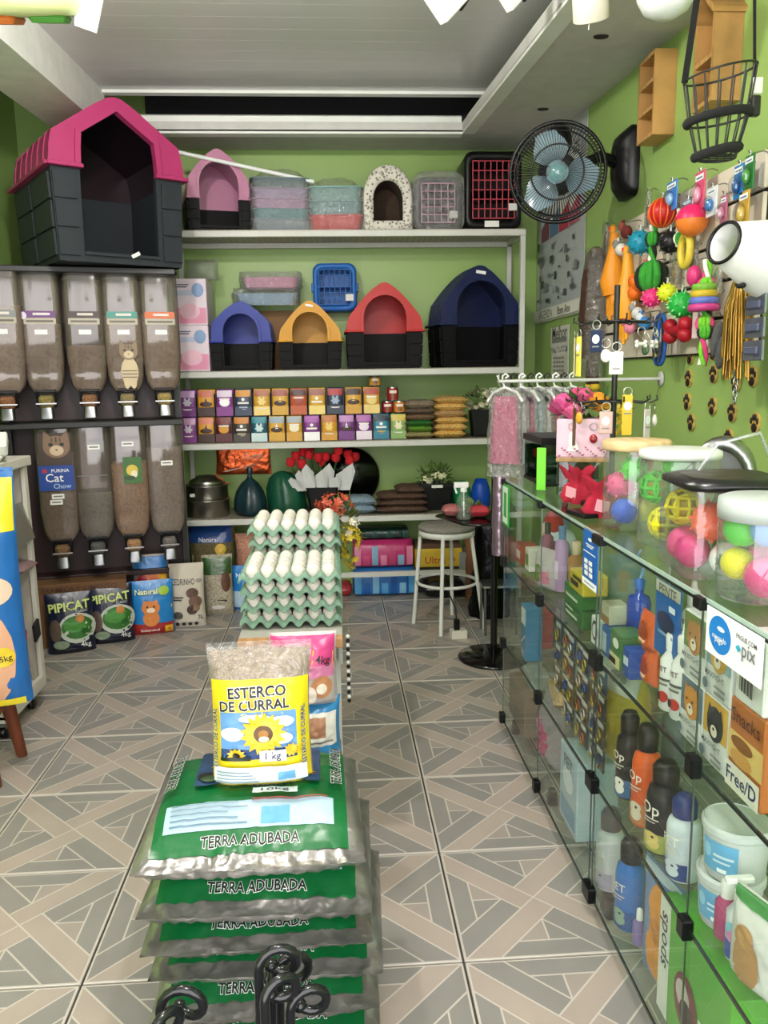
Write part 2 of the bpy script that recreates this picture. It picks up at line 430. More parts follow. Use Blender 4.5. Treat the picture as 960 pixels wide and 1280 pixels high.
def ceiling():
    m, nt, b = _new('grey_pvc_lining'); b.inputs['Roughness'].default_value = .25; _vary(nt, b, srgb('d6d4d4'), .02, 3)
    y0, y1, xr0, xr1, xl = -.6, 4.80, .90, .77, -1.2
    up = .20
    cl = MB()                                        # recessed lining of narrow boards, rising gently to the back
    nb = 38; gap = .0006
    for k in range(nb):
        a = y0+(y1+.02-y0)*k/nb; c = y0+(y1+.02-y0)*(k+1)/nb
        za, zc = zsof(a)+up, zsof(c)+up
        cl.add([(xl, a+gap, za), (.96, a+gap, za), (.96, c-gap, zc), (xl, c-gap, zc), (xl, a+gap, za+.01), (.96, a+gap, za+.01), (.96, c-gap, zc+.01), (xl, c-gap, zc+.01)],
               [(3, 2, 1, 0), (4, 5, 6, 7), (0, 1, 5, 4), (1, 2, 6, 5), (2, 3, 7, 6), (3, 0, 4, 7)], m)
    struct('ceiling', cl)
    roof = MB().box((-.27, 2.35, 3.28), (3.5, 6.1, .06), ('3a3c3c', 'matte')); struct('roof_slab', roof)
    def slab(name, quad, th, mat=WHITE_CEIL):
        lo = [(x, y, zsof(y)) for x, y in quad]; hi = [(x, y, zsof(y)+th) for x, y in quad]
        struct(name, MB().add(lo+hi, [(3, 2, 1, 0), (4, 5, 6, 7), (0, 1, 5, 4), (1, 2, 6, 5), (2, 3, 7, 6), (3, 0, 4, 7)], mat))
    sof = M('c6c4c0', 'matte')
    slab('soffit_right', [(xr0, y0), (XR, y0), (XR, YB), (xr1, y1)], .05, sof)
    slab('soffit_back', [(-1.47, y1), (xr1, y1), (XR, YB), (-1.47, YB)], .05, sof)
    slab('soffit_left', [(-1.47, y0), (xl, y0), (xl, y1), (-1.47, y1)], .42, M('e2e2de', 'matte'))
    struct('soffit_front', MB().box((-.27, y0+.02, 2.9), (3.3, .08, .72), WHITE_CEIL))
    # crown moulding along right and back edge of the opening
    prof = [(0, 0), (0, .02), (.012, .03), (.012, .055), (.028, .07), (.028, .10), (.05, .112)]
    def crown(name, a, b, inward):
        rings = []
        for x, y in (a, b):
            rings.append([Vector((x+inward[0]*(-o), y+inward[1]*(-o), zsof(y)-.012+z)) for o, z in prof] + [Vector((x-inward[0]*.07, y-inward[1]*.07, zsof(y)+.112-.012)), Vector((x-inward[0]*.07, y-inward[1]*.07, zsof(y)-.012))])
        struct(name, MB().loft(rings, M('e6e8e3', 'paint'), smooth=False))
    crown('trim_1', (xr0, y0), (xr1, y1), (-1, 0)); crown('trim_2', (xl, y1), (xr1, y1), (0, -1))
    struct('trim_3', MB().box((-.12, y1-.02, zsof(y1)+up-.008), (2.16, .05, .02), M('e6e8e3', 'paint')))
    struct('void_shade_panel', MB().box((.12, YB-.02, zsof(YB)+.26), (2.4, .02, .4), ('16181a', 'matte')))  # near-black panel: shade of the open void behind the cove, put in as colour
    # little sockets in the right soffit where downlights are missing
    for x, y in ((1.05, 3.25), (1.1, 4.3)):
        mb = MB().lathe([(.0, 0), (.028, 0), (.03, .004), (.0, .004)], ('2a2722', 'matte'), n=14, sy=.7)
        tag(mb.build('downlight_socket', None, (x, y, zsof(y)-.005)), 'dark downlight hole in the white soffit, the one nearer the ' + ('front' if y < 4 else 'fan'), 'downlight', 'downlight holes')
ceiling()
def bulb(loc, label, watts, r=.05):
    t = thing('ceiling_bulb', label, 'lamp', loc, 0, 'bare ceiling bulbs')
    top = zsof(loc[1])+.2-loc[2]
    MB().lathe([(.045, top-.025), (.045, top-.001), (.02, top-.001)], 'e8e8e4').build('ceiling_rose', t)
    MB().lathe([(.02, r*.8), (.02, top-.02)], 'e8e8e4').build('socket', t)
    m, nt, b = _new('lit_bulb'); b.inputs['Emission Color'].default_value = (1, .96, .9, 1)
    b.inputs['Emission Strength'].default_value = watts/(PI*4*PI*r*r)
    MB().ell((0, 0, 0), (r, r, r*1.1), m).build('globe', t)
    return t
bulb(LAMP_A, 'bare white bulb under the grey ceiling, over the aisle', WATT_A)
bulb(LAMP_B, 'bare white bulb under the grey ceiling, nearest the entrance', WATT_B)
# ================================================================ shelving against the back wall
YS = 4.87                                            # front edge of the shelves
SHZ = (2.225, 1.43, 1.005, .545)                     # shelf tops
def shelving():
    t = thing('shelving_unit', 'tall white metal shelving unit with four shelves along the green back wall', 'shelves', (0, 0, 0))
    w = M('c9c9c2', 'paint')
    x0, x1 = -.93, 1.157
    for i, z in enumerate(SHZ):
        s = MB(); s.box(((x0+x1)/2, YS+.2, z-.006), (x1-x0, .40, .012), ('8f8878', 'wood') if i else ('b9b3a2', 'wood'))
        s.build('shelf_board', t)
        r = MB(); r.box(((x0+x1)/2, YS+.008, z-.022), (x1-x0, .03, .034), w, .003); r.box(((x0+x1)/2, YS+.39, z-.03), (x1-x0, .03, .03), w); r.build('shelf_rail', t)
    for x in (x0+.015, x1-.015):
        for y in (YS+.012, YS+.39):
            MB().box((x, y, 1.11), (.03, .03, 2.22), w, .002).build('post', t)
    MB().box(((x0+x1)/2, YS+.008, .17), (x1-x0-.06, .025, .03), w, .002).build('cross_bar', t)
    for z in SHZ: MB().box((x1-.015, YS+.2, z-.022), (.028, .36, .03), w).build('side_rail', t)
shelving()
def sx(px0, px1, py, Y):
    a, b = onY(px0, py, Y), onY(px1, py, Y); return (a.x+b.x)/2, b.x-a.x
def hz(px, py0, py1, Y): return onY(px, py0, Y).z-onY(px, py1, Y).z
# ---------------------------------------------------------------- plastic dog houses
def pointed(w, h, shoulder=.42, inset=.06, round_=.08, n=6, bulge=.0):
    """outline of a pointed arch from the left eave over the apex to the right eave"""
    L = [(-w/2, 0), (-w/2*(1-inset*.5), h*shoulder*.6), (-w/2*(1-inset*1.2), h*shoulder)]
    ax = w*round_
    for k in range(1, n):
        f = k/n; L.append((-w/2*(1-inset*1.2)*(1-f)-ax*f, h*shoulder+(h*.965-h*shoulder)*f+h*bulge*math.sin(PI*f)))
    L.append((-ax*.6, h*.985)); R = [(-x, z) for x, z in L[::-1]]
    return L+[(0, h)]+R
def roundarch(w, h, spring, n, k_top=1.0):
    L = [(-w/2, 0), (-w/2, spring*.5), (-w/2, spring)]; m = n-6
    for k in range(m):
        a = PI-PI*(k+.5)/m; L.append((w/2*math.cos(a), spring+(h-spring)*math.sin(a)**k_top))
    return L+[(w/2, spring), (w/2, spring*.5), (w/2, 0)]
def doghouse(label, w, d, h, roofcol, basecol, loc, rz, hb=.45, openw=.5, opentop=.72, sill=.16, sticker=True, group=None, pointed_door=False, ribs=6, shoulder=.42, blocks=3, inner=None, bulge=.05):
    t = thing('dog_house', label, 'dog house', loc, rz, group)
    zb = h*hb; rh = h-zb
    rm = M(roofcol, 'plastic'); bm = M(basecol, 'dull')
    out = pointed(w, rh, shoulder, bulge=bulge); n = len(out)
    ow = w*openw; oh = rh*opentop
    inn = [(x*openw, z*opentop/1.0) for x, z in pointed(w, rh, shoulder+.12, .05, .04)] if pointed_door else roundarch(ow, oh, oh*.35, n)
    r = MB(); F = -d/2
    def P(o, y, k=1.0, dz=0): return [Vector((x*k, y, zb+z*k+dz)) for x, z in o]
    r.loft([P(out, F), P(out, F+d*.5, 1.0), P(out, d/2, .97)], rm, (False, True), False, False)             # shell, back closed
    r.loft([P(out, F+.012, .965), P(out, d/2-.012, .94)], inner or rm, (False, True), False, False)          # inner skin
    r.loft([P(out, F), P(inn, F)], rm, (False, False), False, False)                                        # gable face
    f2 = [(x*1.14, z*1.10) for x, z in inn]
    r.loft([P(f2, F), P(f2, F-.015), P(inn, F-.015), P(inn, F+.03)], rm, (False, False), False, False)       # raised surround
    for k in range(ribs):                                                                                    # standing ribs on the roof slopes
        y = F+d*(.12+.76*k/max(1, ribs-1))
        o1 = P(out, y-.006, 1.012); o2 = P(out, y+.006, 1.012)
        r.loft([P(out, y-.006, .995), o1, o2, P(out, y+.006, .995)], rm, (False, False), False, False)
    ro = r.build('roof', t)
    e = MB(); lip = .03*w
    for sx_ in (-1, 1):
        e = MB(); e.box((sx_*(w/2+lip*.2), 0, zb), (lip*1.6, d+lip, h*.022), rm, .003); e.box((sx_*(w/2+ow/2)/2, F-lip*.3, zb), ((w-ow)/2+lip, lip*1.8, h*.022), rm, .003); e.build('eave', ro)
    b = MB(); kb = .92; sl = zb*sill
    def side(x0, x1, y0, y1):                                                                                # a wall leaning outwards
        pass
    bw, bd = w*kb, d*kb
    lo = [(-bw/2, -bd/2), (bw/2, -bd/2), (bw/2, bd/2), (-bw/2, bd/2)]; hi = [(-w*.485, -d*.485), (w*.485, -d*.485), (w*.485, d*.485), (-w*.485, d*.485)]
    for i, j in ((1, 2), (2, 3), (3, 0)):
        b.add([(*lo[i], 0), (*lo[j], 0), (*hi[j], zb), (*hi[i], zb)], [(0, 1, 2, 3)], bm)
        b.add([(lo[i][0]*.95, lo[i][1]*.95, .01), (lo[j][0]*.95, lo[j][1]*.95, .01), (hi[j][0]*.95, hi[j][1]*.95, zb), (hi[i][0]*.95, hi[i][1]*.95, zb)], [(3, 2, 1, 0)], bm)
    b.add([(*p, .006) for p in lo], [(0, 1, 2, 3)], bm)
    def fp(x, z): f = z/zb; return Vector((x*(kb+(.97-kb)*f) if abs(x) > w*.45 else x, -(bd/2+(d*.485-bd/2)*f), z))
    for s_ in (-1, 1):
        b.grid(lambda u, v: fp(s_*(ow/2+(w/2-ow/2)*u), sl+(zb-sl)*v), 1, 1, bm, False)
        b.add([fp(s_*ow/2, sl), fp(s_*ow/2, zb), fp(s_*ow/2, zb)+Vector((0, .03, 0)), fp(s_*ow/2, sl)+Vector((0, .03, 0))], [(0, 1, 2, 3)], bm)
        for q in range(blocks):                                                                              # moulded stone blocks on the corner
            z0 = zb*(.06+.90*q/blocks); z1 = zb*(.06+.90*(q+1)/blocks)-zb*.03
            for s2 in (0, 1):
                if s2 == 0: pts = [fp(s_*(ow/2+w*.035), z0), fp(s_*(w/2-.004), z0), fp(s_*(w/2-.004), z1), fp(s_*(ow/2+w*.035), z1)]; n_ = Vector((0, -.012, 0))
                else:
                    def sp(y, z): f = z/zb; return Vector((s_*(bw/2+(w*.485-bw/2)*f), y, z))
                    pts = [sp(-d*.44, z0), sp(-d*.02, z0), sp(-d*.02, z1), sp(-d*.44, z1)]; n_ = Vector((s_*.010, 0, 0))
                b.poly(pts, bm, n_)
            sp2 = [Vector((s_*(bw/2+(w*.485-bw/2)*z/zb), y, z)) for y, z in ((d*.02, z0), (d*.44, z0), (d*.44, z1), (d*.02, z1))]
            b.poly(sp2, bm, Vector((s_*.010, 0, 0)))
    b.grid(lambda u, v: fp((u-.5)*w*.999, sl*v), 8, 1, bm, False)
    b.box((0, -bd/2-.0, sl-.004), (ow, .03, .014), bm)
    b.build('base', t)
    if sticker:
        sb = MB(); sb.box((0, F-.003, zb+rh*(.88 if not pointed_door else .0)), (w*.12, .003, h*.03), 'f2f2ee', rot=(0, .15, 0)); sb.build('price_sticker', ro)
    return t
# top shelf
Zt, Zm, Zp, Zl = SHZ
PK = (214, 150, 178)
x, w = sx(228, 306, 280, 4.95); doghouse('small dog house with pale pink roof and black base on the top shelf', .36, .36, .45, (196, 140, 166), '111112', (x, 5.08, Zt), .25, hb=.40, openw=.62, opentop=.74, sticker=False, ribs=3)
tag(MB().cyl(onY(222, 190, 4.86), onY(392, 227, 4.95), .011, 'eef0ee').build('white_rod'), 'thin white plastic rod lying aslant across the wrapped trays on the top shelf', 'rod')
def tray_stack(name, label, w, d, cols, loc, rz, hh=.06):
    t = thing(name, label, 'tray stack', loc, rz); z = 0
    for c in cols:
        mb = MB(); n = 4
        mb.loft([rrect(w*.86, d*.86, .03, n, z), rrect(w*.98, d*.98, .04, n, z+hh), rrect(w*1.04, d*1.04, .045, n, z+hh), rrect(w*1.04, d*1.04, .045, n, z+hh+.006), rrect(w*.94, d*.94, .04, n, z+hh+.006), rrect(w*.84, d*.84, .03, n, z+.02)], M(c, 'plastic'), (True, True), True, False)
        mb.build('tray', t); z += hh*.92
    f = MB(); rr = []
    for k in range(9):
        v = k/8; zz = -.002+(z+.07)*v; sw = 1.10 if v < .75 else 1.10-.5*(v-.75)/.25
        rr.append([p+Vector((.012*wr(p.x, p.y+v, 3, 40), .012*wr(p.y, p.x+v, 5, 40), .01*wr(p.x, p.y, 9, 30) if 0 < k else 0)) for p in rrect(w*sw, d*sw, .05, 5, zz)])
    f.loft(rr, FILM, (False, False)); f.build('wrap', t)
    return t
x, w = sx(312, 386, 260, 4.92); tray_stack('wrapped_trays', 'film-wrapped stack of grey, teal and lilac litter trays on the top shelf', .34, .30, ['8d9aa3', '5f8f96', 'b493b3', 'a995b5', '6d7f84'], (x, 5.06, Zt), .1, .062)
x, w = sx(384, 456, 260, 4.92); tray_stack('wrapped_trays', 'film-wrapped stack with a red litter tray under teal ones, top shelf', .32, .30, ['d13b3d', '7fa3a6', '8fb2ae'], (x, 5.06, Zt), -.05, .085)
def pet_cave(loc):
    t = thing('cat_cave', 'arched cat cave of speckled boucle fabric with brown lining on the top shelf', 'cat cave', loc)
    m, nt, b = _new('speckled_boucle'); b.inputs['Roughness'].default_value = .95
    tc = nt.nodes.new('ShaderNodeTexCoord'); v = nt.nodes.new('ShaderNodeTexVoronoi'); v.inputs['Scale'].default_value = 60; nt.links.new(tc.outputs['Object'], v.inputs[0])
    r = nt.nodes.new('ShaderNodeValToRGB'); r.color_ramp.elements[0].color = srgb('5a4f45'); r.color_ramp.elements[1].color = srgb('d8d3c8'); r.color_ramp.elements[0].position = .15; r.color_ramp.elements[1].position = .5
    nt.links.new(v.outputs['Distance'], r.inputs[0]); nt.links.new(r.outputs[0], b.inputs['Base Color'])
    w, h, d = .29, .37, .30; n = 22
    o = roundarch(w, h, h*.5, n); i = [(x, z+.055) for x, z in roundarch(w*.6, h*.62, h*.33, n)]
    P = lambda q, y: [Vector((x, y, z)) for x, z in q]
    def cl(q): return q+[(q[-1][0]*.3, q[0][1]), (q[0][0]*.3, q[0][1])]
    o, i = cl(o), cl(i); mb = MB()
    mb.loft([P(o, d/2), P(o, -d/2+.02), P([(x*.96, z*.98) for x, z in o], -d/2), P(i, -d/2), P(i, -d/2+.03)], m, (True, False), True)
    mb.build('shell', t)
    MB().loft([P(i, -d/2+.03), P(i, d/2-.03)], M('4a3a2c', 'cloth'), (False, True), True).build('lining', t)
x, w = sx(455, 516, 260, 4.9); pet_cave((x, 5.06, Zt))
def carrier(label, w, d, h, body, grid, loc, rz=0, handle=True, film=False, doorcol=None, tilt=None, bars=(7, 6)):
    t = thing('pet_carrier', label, 'pet carrier', loc, rz)
    if tilt: t.rotation_euler = tilt
    b = MB(); B = M(body, 'plastic'); fr = .14
    n = 4
    def R(y, k): return [Vector((p.x, y, p.y+h/2)) for p in rrect(w*k, h*k, .05*k, n)]
    rings = [R(-d/2+.03, .72), R(-d/2, .80), R(-d/2, .96), R(-d/2+.03, 1), R(d/2-.03, 1), R(d/2, .94)]
    b.loft(rings, B, (False, True)); b.loft([R(-d/2+.03, .72), R(d/2-.03, .9)], B, (False, True)); b.build('body', t)
    s = MB(); s.box((0, -.0, h*.5), (w*1.02, d*.97, h*.03), B, .003)
    for k in (-1, 1): s.box((k*w*.5, -d*.25, h*.5), (.02, .05, .05), B, .004)
    s.build('seam', t)
    g = MB(); G = M(grid, 'paint'); nx, nz = bars
    for k in range(nx): x_ = -w*.36+w*.72*k/(nx-1); g.cyl((x_, -d/2-.004, h*.14), (x_, -d/2-.004, h*.86), .0035, G, 6)
    for k in range(nz): z_ = h*.14+h*.72*k/(nz-1); g.cyl((-w*.37, -d/2-.006, z_), (w*.37, -d/2-.006, z_), .0035, G, 6)
    g.build('door', t)
    if handle: MB().tube([(-w*.2, 0, h), (-w*.18, 0, h+.03), (w*.18, 0, h+.03), (w*.2, 0, h)], .01, B).build('handle', t)
    MB().box((w*.33, -d/2-.011, h*.28), (.05, .004, .04), 'd8d8d4', .001).build('latch', t)
    if film:
        f = MB(); rr = []
        for k in range(12):
            v = k/11; y = -d/2-.03+(d+.06)*v; q = 1.12+.04*wr(v*9, 2, 3, 1)
            rr.append([Vector((p.x*q+.016*wr(p.x, v, 1, 26), y+.016*wr(p.x, p.y, 4, 26), max(.001, h/2+p.y*q+.016*wr(p.y, v, 7, 26)))) for p in rrect(w, h, .06, 5)])
        f.loft(rr, FILM, (True, True)); f.build('wrap', t)
    return t
x, w = sx(519, 576, 260, 4.9); carrier('grey pet carrier with pink bars wrapped in shiny film on the top shelf', .27, .30, .30, '4b4a4d', 'c58ba6', (x, 5.05, Zt), film=True, handle=False, bars=(6, 6))
x, w = sx(583, 654, 250, 4.85); carrier('large black pet carrier with red wire door at the end of the top shelf', .34, .36, .44, '141315', 'b23a4a', (x, 5.07, Zt), handle=False, bars=(8, 7))
tag(MB().box((x-.01, 4.884, Zt+.03), (.085, .003, .035), 'e9e9e4').build('price_card'), 'small white price card standing before the black carrier', 'price card')
# second shelf
def pink_box(z, label):
    L = [('rect', -.095, .01, .095, .10, M('e39ab4', 'print')), ('rect', -.095, .17, .02, .20, M('c3c9dc', 'print')), ('ell', .05, .20, .035, .04, M('8fa9cf', 'print')), ('ell', .0, .08, .06, .045, M('f0c3d2', 'print')), ('rect', -.085, .215, -.01, .222, M('5f6a80', 'print')), ('rect', -.085, .228, .0, .234, M('5f6a80', 'print'))]
    return carton('pad_box', label, 'box', .20, .26, .265, M('e6d7e0', 'print'), (onY(238, 400, 4.9).x, 5.03, z), 0, L, group='boxes of pads')
pink_box(Zm, 'pink and white pad box on the second shelf, the lower of two'); pink_box(Zm+.266, 'pink and white pad box on the second shelf, the upper of two')
bag('clear_bag', 'crumpled clear bag lying on top of the pink pad boxes', 'bag', .20, .12, .10, FILM, (onY(246, 350, 4.95).x+.02, 5.03, Zm+.535), 0, wrinkle=.012)
x, w = sx(262, 342, 440, 4.9); doghouse('dog house with blue roof and black base on the second shelf', .355, .31, .40, (46, 66, 156), '0a0a0b', (x, 5.05, Zm), 0, hb=.42, openw=.58, opentop=.70, ribs=3, sticker=False, shoulder=.48)
x, w = sx(346, 430, 440, 4.9); doghouse('small dog house with yellow roof and black base on the second shelf', .37, .31, .40, (212, 156, 24), '0b0a0a', (x, 5.05, Zm), 0, hb=.42, openw=.56, opentop=.72, ribs=3, shoulder=.30)
x, w = sx(431, 532, 440, 4.9); doghouse('dog house with red roof and black base on the second shelf', .455, .34, .50, (190, 38, 32), '0a090a', (x, 5.06, Zm), 0, hb=.44, openw=.56, opentop=.74, ribs=3, sticker=False, shoulder=.30)
x, w = sx(531, 656, 440, 4.9); doghouse('largest shelf dog house, navy roof, at the right end of the second shelf', .50, .33, .595, (30, 42, 84), '0a0b0d', (x+.015, 5.07, Zm), .12, hb=.43, openw=.60, opentop=.74, ribs=8, shoulder=.36)
carton('brown_carton', 'plain brown carton standing behind the blue and yellow dog houses', 'box', .36, .05, .37, M('8a6a48', 'matte'), (onY(335, 380, 5.24).x, 5.262, Zm))
def flat_pack(label, w, d, h, cols, loc, rz, tilt):
    t = thing('wrapped_tray', label, 'tray', loc, 0, None, (tilt, 0, rz)); mb = MB()
    mb.loft([rrect(w*.86, d*.86, .03, 4, 0), rrect(w, d, .04, 4, h), rrect(w*.96, d*.96, .04, 4, h), rrect(w*.82, d*.82, .03, 4, .015)], M(cols, 'plastic'), (True, True), True, False); mb.build('tray', t)
    f = MB(); rr = []
    for k in range(7):
        v = k/6; q = 1.08+.03*math.sin(PI*v)
        rr.append([p+Vector((.014*wr(p.x, p.y+v, 3, 36), .014*wr(p.y, p.x+v, 5, 36), .012*wr(p.x, p.y, 9, 30))) for p in rrect(w*q, d*q, .05, 5, -.003+(h+.03)*v)])
    f.loft(rr, FILM, (False, True)); f.build('wrap', t)
x, w = sx(298, 372, 375, 5.1); flat_pack('pale blue film-wrapped tray lying under the pink one, second shelf', .37, .20, .07, '9db9cf', (x-.01, 5.15, Zm+.40), .05, .1)
flat_pack('pink film-wrapped tray lying on the pale blue one, second shelf', .34, .20, .065, 'd79ab6', (x+.02, 5.15, Zm+.495), 0, .06)
x, w = sx(391, 446, 350, 5.0)
carrier('small bright blue carrier hung on the back wall between the yellow and red roofs', .27, .17, .29, '2f6fb8', '2a66b0', (x, 5.21, Zm+.355), 0, handle=False, bars=(7, 7))
# ---------------------------------------------------------------- third shelf: pouch cartons, cans, seed bags
PZ = Zp
POUCH_TOP = [('7d3f86', 'c9a6cf', 'd8d2dc'), ('d9a22c', 'c9785f', '4a2c22'), ('8e3f93', 'e4d4e6', 'ffffff'), ('3b4a63', 'd89b3a', 'b8c4d2'), ('d2a637', 'b06a4a', 'f3d98a'), ('d7aa3b', 'a85c50', 'efd27a'), ('c4622b', '4e1d18', 'a53f22'), ('d6a93a', 'a36a62', 'f0d884'), ('2c3850', 'b2303a', '9db0c4'), ('d2a233', '4b2a25', 'f0c860'), ('cfa236', 'b0503a', 'e8cf84')]
POUCH_BOT = [('8a4a90', 'd2a5c8', 'e6dbe6'), ('dca436', 'd98a70', '4a2c22'), ('5d2021', '7e2b2d', 'd9a22c'), ('4a4238', 'd08a2c', 'd9cbb0'), ('1f5f70', '2f8f9a', 'cfe4e6'), ('d9aa38', '9fb0bb', 'f6efe0'), ('d9a83c', 'a9b4bd', 'f4ead2'), ('8a3c90', 'b062b4', 'ffffff'), ('d6a030', 'c27a3e', 'f0d070'), ('7f3f8c', 'c490c8', 'efe2ef'), ('7c3a86', 'b873b8', 'efe2ef'), ('2d86a0', '1c3848', 'd9b24a'), ('8fb06a', 'd6c060', 'f0e6c0')]
NAMES = {'7d3f86': 'purple', '8e3f93': 'violet', '8a4a90': 'purple', '8a3c90': 'violet', '7f3f8c': 'plum', '7c3a86': 'plum'}
ORD = ['first', 'second', 'third', 'fourth', 'fifth', 'sixth', 'seventh', 'eighth', 'ninth', 'tenth', 'eleventh', 'twelfth', 'thirteenth']
def pouch_box(label, x, z, w, h, cols, k):
    t = thing('pouch_carton', label, 'pouch box', (x, 4.965, z), 0, 'cartons of pet food pouches')
    tray = M(cols[0], 'print'); dark = M('4a2a20', 'print')
    b = MB(); d = .13
    b.box((0, d/2+.004, h*.5), (w*.96, d*.9, h), tray, .003); b.box((0, -d*.45, h*.18), (w, .006, h*.34), M(cols[2] if k % 3 == 1 else cols[0], 'print'), .001)
    for s_ in (-1, 1): b.box((s_*w*.485, 0, h*.42), (.003, d, h*.84), dark)
    b.build('carton', t)
    S = lambda x_, z_, o: Vector((x_, -d*.38-.014*max(0, 1-(2*x_/w)**4)*math.sin(PI*min(1, max(0, z_/h)))-o, z_))
    p = MB(); p.grid(lambda u, v: S((u-.5)*w*.9, h*.05+h*.93*v, 0), 8, 8, tray); p.grid(lambda u, v: Vector(((u-.5)*w*.9, -d*.36, h*.05+h*.93*v)), 1, 1, tray); pch = p.build('pouch', t)
    Wt = M('f2eee8', 'print'); c1 = M(cols[1], 'print'); c2 = M(cols[2], 'print')
    L = [('rect', -w*.43, h*.72, w*.43, h*.96, c1)]
    if k % 4 == 0: L += [('ell', 0, h*.52, w*.27, h*.15, c2, 12, .7), ('poly', [(-w*.2, h*.62), (-w*.12, h*.74), (-w*.04, h*.64)], c2), ('poly', [(w*.2, h*.62), (w*.12, h*.74), (w*.04, h*.64)], c2), ('rect', -w*.3, h*.22, w*.3, h*.29, Wt)]
    elif k % 4 == 1: L += [('ell', 0, h*.46, w*.36, h*.1, M('4a2c22', 'print')), ('poly', [(-w*.1, h*.5), (w*.1, h*.5), (0, h*.72)], c2), ('ell', w*.1, h*.16, w*.18, h*.07, M('6a4a2a', 'print'))]
    elif k % 4 == 2: L += [('ell', 0, h*.52, w*.3, h*.16, c2), ('rect', -w*.36, h*.18, w*.36, h*.25, Wt), ('rect', -w*.3, h*.62, w*.3, h*.67, Wt)]
    else: L += [('ell', 0, h*.62, w*.1, h*.06, Wt), ('rect', -w*.32, h*.45, w*.32, h*.52, Wt), ('rect', -w*.24, h*.3, w*.24, h*.35, c2), ('ell', w*.05, h*.18, w*.25, h*.09, c2)]
    pb = MB(); layers(pb, S, L, .0004); pb.build('print', pch)
    return t
bx0, bx1 = onY(224, 535, 4.9).x, onY(509, 535, 4.9).x
wB = (bx1-bx0)/13; hB = .155
CN = {'7d3f86': 'purple', 'd9a22c': 'yellow', '8e3f93': 'violet', '3b4a63': 'slate blue', 'd2a637': 'golden', 'd7aa3b': 'golden', 'c4622b': 'orange', 'd6a93a': 'golden', '2c3850': 'navy', 'd2a233': 'amber', 'cfa236': 'amber',
      '8a4a90': 'purple', 'dca436': 'yellow', '5d2021': 'maroon', '4a4238': 'brown', '1f5f70': 'teal', 'd9aa38': 'golden', 'd9a83c': 'golden', '8a3c90': 'violet', 'd6a030': 'amber', '7f3f8c': 'plum', '7c3a86': 'plum', '2d86a0': 'blue', '8fb06a': 'green'}
for k, c in enumerate(POUCH_BOT): pouch_box('%s pouch carton, %s from the dispensers in the lower row' % (CN[c[0]], ORD[k]), bx0+wB*(k+.5), PZ, wB*.95, hB, c, k)
tx1 = onY(476, 500, 4.9).x; wT = (tx1-bx0)/11
for k, c in enumerate(POUCH_TOP): pouch_box('%s pouch carton, %s from the dispensers in the upper row' % (CN[c[0]], ORD[k]), bx0+wT*(k+.5), PZ+hB+.002, wT*.93, .16, c, k)
def can(label, col, px, z, r=.034, h=.085, Y=4.97):
    t = thing('food_can', label, 'can', (onY(px, 500, Y).x, Y, z), 0, 'cans of pet food')
    MB().lathe([(r*.94, 0), (r, .004), (r, h-.004), (r*.94, h)], M('b9b5ae', 'metal'), n=18).build('body', t)
    MB().lathe([(r+.0008, .008), (r+.0008, h-.008)], M(col, 'print'), n=18, caps=(False, False)).build('paper_band', t)
    pb = MB(); S = lambda x_, z_, o: Vector(((r+.001+o)*math.sin(x_/r), -(r+.001+o)*math.cos(x_/r), z_))
    layers(pb, S, [('rect', -.022, h*.55, .022, h*.75, M('f0e6da', 'print')), ('ell', 0, h*.35, .014, .014, M('8a5a30', 'print'))]); pb.build('print', t)
can('yellow can standing on top of the amber pouch carton', 'd9a544', 469, PZ+hB+.165, .035, .06)
can('red can of pet food, topmost of the three beside the pouch cartons', '9e2b34', 491, PZ+hB+.075)
can('red can of pet food in the lower pair beside the pouch cartons', 'a3303a', 484, PZ+.155, .034, .075)
can('orange can of pet food in the lower pair beside the pouch cartons', 'd98f3f', 499, PZ+.155, .034, .075)
carton('pouch_carton', 'small tan carton under the paired cans beside the seed bags', 'box', .12, .12, .153, M('9a7a4a', 'matte'), (onY(492, 530, 5.0).x, 5.06, PZ))
def pillow(name, label, w, d, h, mat, loc, rz=0, group=None, cat='bag', band=None, film=True):
    """a filled bag lying flat"""
    t = thing(name, label, cat, loc, rz, group); mb = MB(); sd = RND.random()*30
    def S(u, v, s_):
        a = max(0, 1-abs(2*u-1)**3.5)**.55*max(0, 1-abs(2*v-1)**3.5)**.55
        return Vector(((u-.5)*w, (v-.5)*d, h*.5+s_*(h*.5*a)*(1+.18*wr(u*5, v*5, sd, 1))+.004*wr(u*30, v*30, sd+s_, 1)*a))
    for s_ in (1, -1): mb.grid(lambda u, v: S(u if s_ > 0 else 1-u, v, s_), 12, 10, mat)
    mb.build('body', t)
    if band:
        pb = MB(); pb.grid(lambda u, v: S(.12+.76*u, v, 1)+Vector((0, 0, .0015)), 8, 10, band); pb.grid(lambda u, v: S(1-(.12+.76*u), v, -1)-Vector((0, 0, .0015)), 8, 10, band); pb.build('paper_band', t)
    return t
xs, w = sx(505, 543, 520, 4.9)
for k, (c, bnd, nm) in enumerate([('a89a66', None, 'olive'), ('5a4a3c', M('6f9a3a', 'print'), 'green-banded'), ('6a5642', M('2f7a3a', 'print'), 'dark green-banded'), ('86684e', None, 'brown'), ('6d5a4c', None, 'dark'), ('94826e', None, 'grey-brown')]):
    pillow('seed_bag', '%s bag of bird seed, %s from the bottom of the dark stack' % (nm, ORD[k]), w*1.0, .22, .043 if k < 5 else .055, M(c, 'food'), (xs+.004*(k % 2), 4.99+.004*(k % 3), PZ+.036*k), 0, 'dark bags of seed', 'bag', bnd)
xs, w = sx(543, 584, 520, 4.9)
